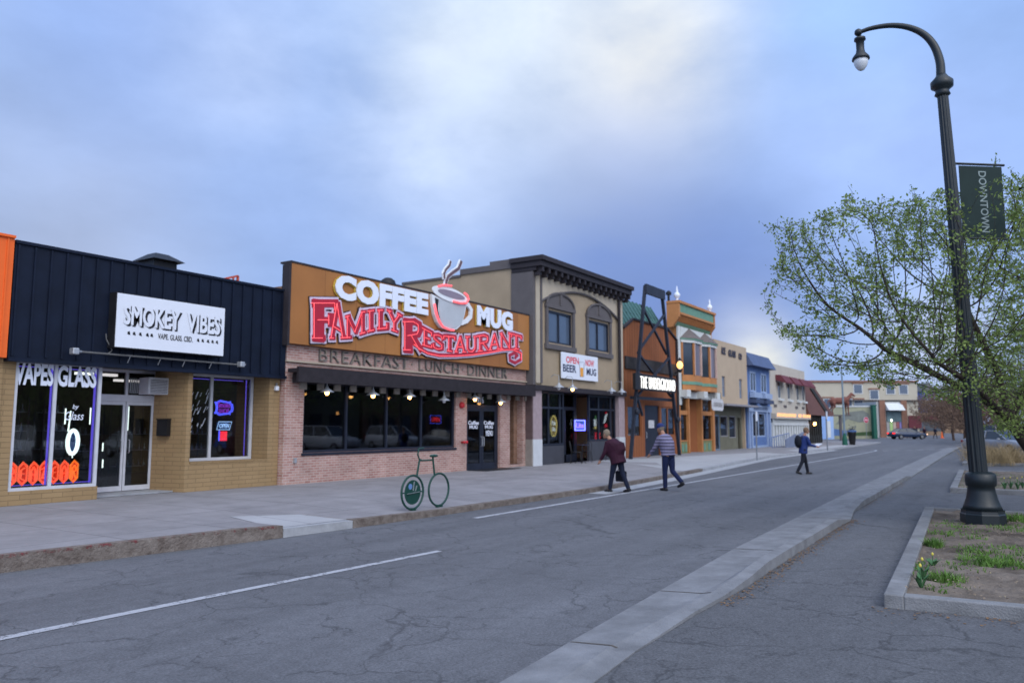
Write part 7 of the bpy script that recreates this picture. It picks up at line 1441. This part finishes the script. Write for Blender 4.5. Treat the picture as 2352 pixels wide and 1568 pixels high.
g = D(2420, 1040, 30); tg = generic('street_tree', 'second green tree behind the flowering one at the right photo edge', 7.5, 4.2, 'bark_grey', 'leaf_green', 1500, 3.0, .11, 21, loc=(26.5, -1.2, 0), group='leafy trees along the median')
dup(tg, (38.5, -1.6, 0), 1.3, 'third green tree along the median, half hidden behind the lamp post')
dup(tg, (52, -1.9, 0), 2.6, 'fourth green tree along the median, far behind the lamp post', scale=1.05)
g = D(2165, 1000, 120); tb = generic('bare_tree', 'reddish brown budding tree right of the tan shops', 8.0, 4.6, 'twig_brown', 'leaf_bud', 1300, 3.0, .20, 33, rt=.012, bottom=.14, loc=(g.x, g.y, 0), trunk_r=.22, group='brown budding trees at the end of the street')
for px, d, s_, lb in ((2190, 95, .85, 'brown budding tree, second from the left at the end of the street'), (2215, 80, .85, 'brown budding tree left of the lamp post, nearest of the far row'), (2140, 165, 1.1, 'brown budding tree farthest off behind the tan shops'), (2238, 105, .95, 'brown budding tree directly behind the lamp post'), (2262, 70, .8, 'brown budding tree just right of the lamp post'), (2300, 85, 1.0, 'brown budding tree behind the parked cars'), (2335, 75, 1.0, 'brown budding tree at the right photo edge'), (2112, 185, 1.0, 'brown budding tree rising behind the maroon sign board')):
    g = D(px, 1000, d); dup(tb, (g.x, g.y, 0), random.uniform(0, 6), lb, scale=s_)
for i, x in enumerate((20, 29, 38, 47, 58, 72)): dup(tg, (x, -14+(i % 2)*2, 0), i*1.1, 'green tree number %s from the left across the road, reflected in shop windows' % ['one', 'two', 'three', 'four', 'five', 'six'][i], 'trees across the road', scale=1.0+.08*(i % 3))
# buildings across the road, seen only in the window reflections
for i, (x0, x1, h, c) in enumerate([(20, 44, 8.5, 'brick_side'), (44.5, 64, 9.5, 'olive_wall'), (64.5, 90, 8.5, 'brick_side'), (90.5, 130, 9.0, 'taupe_trim')]):
    t = T('shop_building', 'shop row building %s on the opposite side, reflected in the windows' % ['at the far left', 'left of the middle', 'right of the middle', 'at the far right'][i], 'building', ((x0+x1)/2, -30, 0)); bx('wall', c, t, x0, x1, -38, -30, 0, h); bx('cornice', 'cornice_dark', t, x0, x1, -29.99, -29.7, h-.4, h+.1)
    k = 0
    x = x0+1
    while x < x1-2: bx('window', 'upper_dark', t, x, x+1.6, -29.98, -29.9, 1, 3); bx('window', 'upper_dark', t, x, x+1.2, -29.98, -29.9, 4.6, 6.2); x += 2.8

# ------------------------------------------------------------------ disjoint pieces of one kind become parts of their own
def split_pieces(o, tol=.03):
    me = o.data; n = len(me.vertices); par = list(range(n))
    def fd(a):
        while par[a] != a: par[a] = par[par[a]]; a = par[a]
        return a
    for e in me.edges:
        a, b = fd(e.vertices[0]), fd(e.vertices[1])
        if a != b: par[a] = b
    isl = {}
    for i in range(n): isl.setdefault(fd(i), []).append(i)
    keys = list(isl); bb = []
    for k in keys:
        c = [me.vertices[i].co for i in isl[k]]; bb.append([min(v[q] for v in c) for q in range(3)]+[max(v[q] for v in c) for q in range(3)])
    g = list(range(len(keys)))
    def fg(a):
        while g[a] != a: a = g[a]
        return a
    for i in range(len(keys)):
        for j in range(i):
            if all(bb[i][q] <= bb[j][q+3]+tol and bb[j][q] <= bb[i][q+3]+tol for q in range(3)):
                a, b = fg(i), fg(j)
                if a != b: g[a] = b
    groups = {}
    for i, k in enumerate(keys): groups.setdefault(fg(i), set()).update(isl[k])
    if len(groups) < 2 or len(groups) > 100: return
    base = o.name.split('.')[0]; first = True
    for vsx in list(groups.values()):
        idx = sorted(vsx); mp_ = {v: i for i, v in enumerate(idx)}; m2 = bpy.data.meshes.new(base)
        m2.from_pydata([tuple(me.vertices[i].co) for i in idx], [], [tuple(mp_[v] for v in p.vertices) for p in me.polygons if p.vertices[0] in mp_])
        for m_ in me.materials: m2.materials.append(m_)
        if me.polygons[0].use_smooth:
            for p in m2.polygons: p.use_smooth = True
        if first: new0 = m2; first = False
        else:
            q = bpy.data.objects.new(base, m2); C.objects.link(q); q.parent = o.parent; q.location = o.location
            if o.modifiers:
                bv = q.modifiers.new('bevel', 'BEVEL'); bv.width = o.modifiers[0].width; bv.segments = 2
    o.data = new0
SPLIT = ('wall', 'side_wall', 'pilaster_panel', 'corner_pilaster', 'cornice_bracket', 'dentil', 'bracket', 'pilaster', 'panel_square', 'parapet_cap', 'cornice', 'side_reveal', 'shelf', 'strap', 'floodlight', 'poster', 'goods', 'light_tube', 'roof_seam', 'parapet_rib', 'panel_seam', 'back_frame', 'lower_wall', 'disc_emblem', 'metal_roof', 'inlet', 'fretwork', 'window_surround', 'brick_band', 'frame', 'window_frame', 'shoe')
for o in [o for o in bpy.data.objects if o.type == 'MESH' and o.parent is not None and o.name.split('.')[0] in SPLIT and o.data.users == 1 and len(o.data.vertices) < 12000]: split_pieces(o)
LET = ('lettering', 'red_lettering', 'navy_lettering', 'small_lettering', 'letter_side', 'window_lettering', 'door_lettering', 'script_lettering', 'wall_lettering', 'letter_shadow', 'gold_edge')
for o in [o for o in bpy.data.objects if o.type == 'MESH' and o.parent is not None and o.name.split('.')[0] in LET and len(o.data.vertices) < 6000]: split_pieces(o, .09)
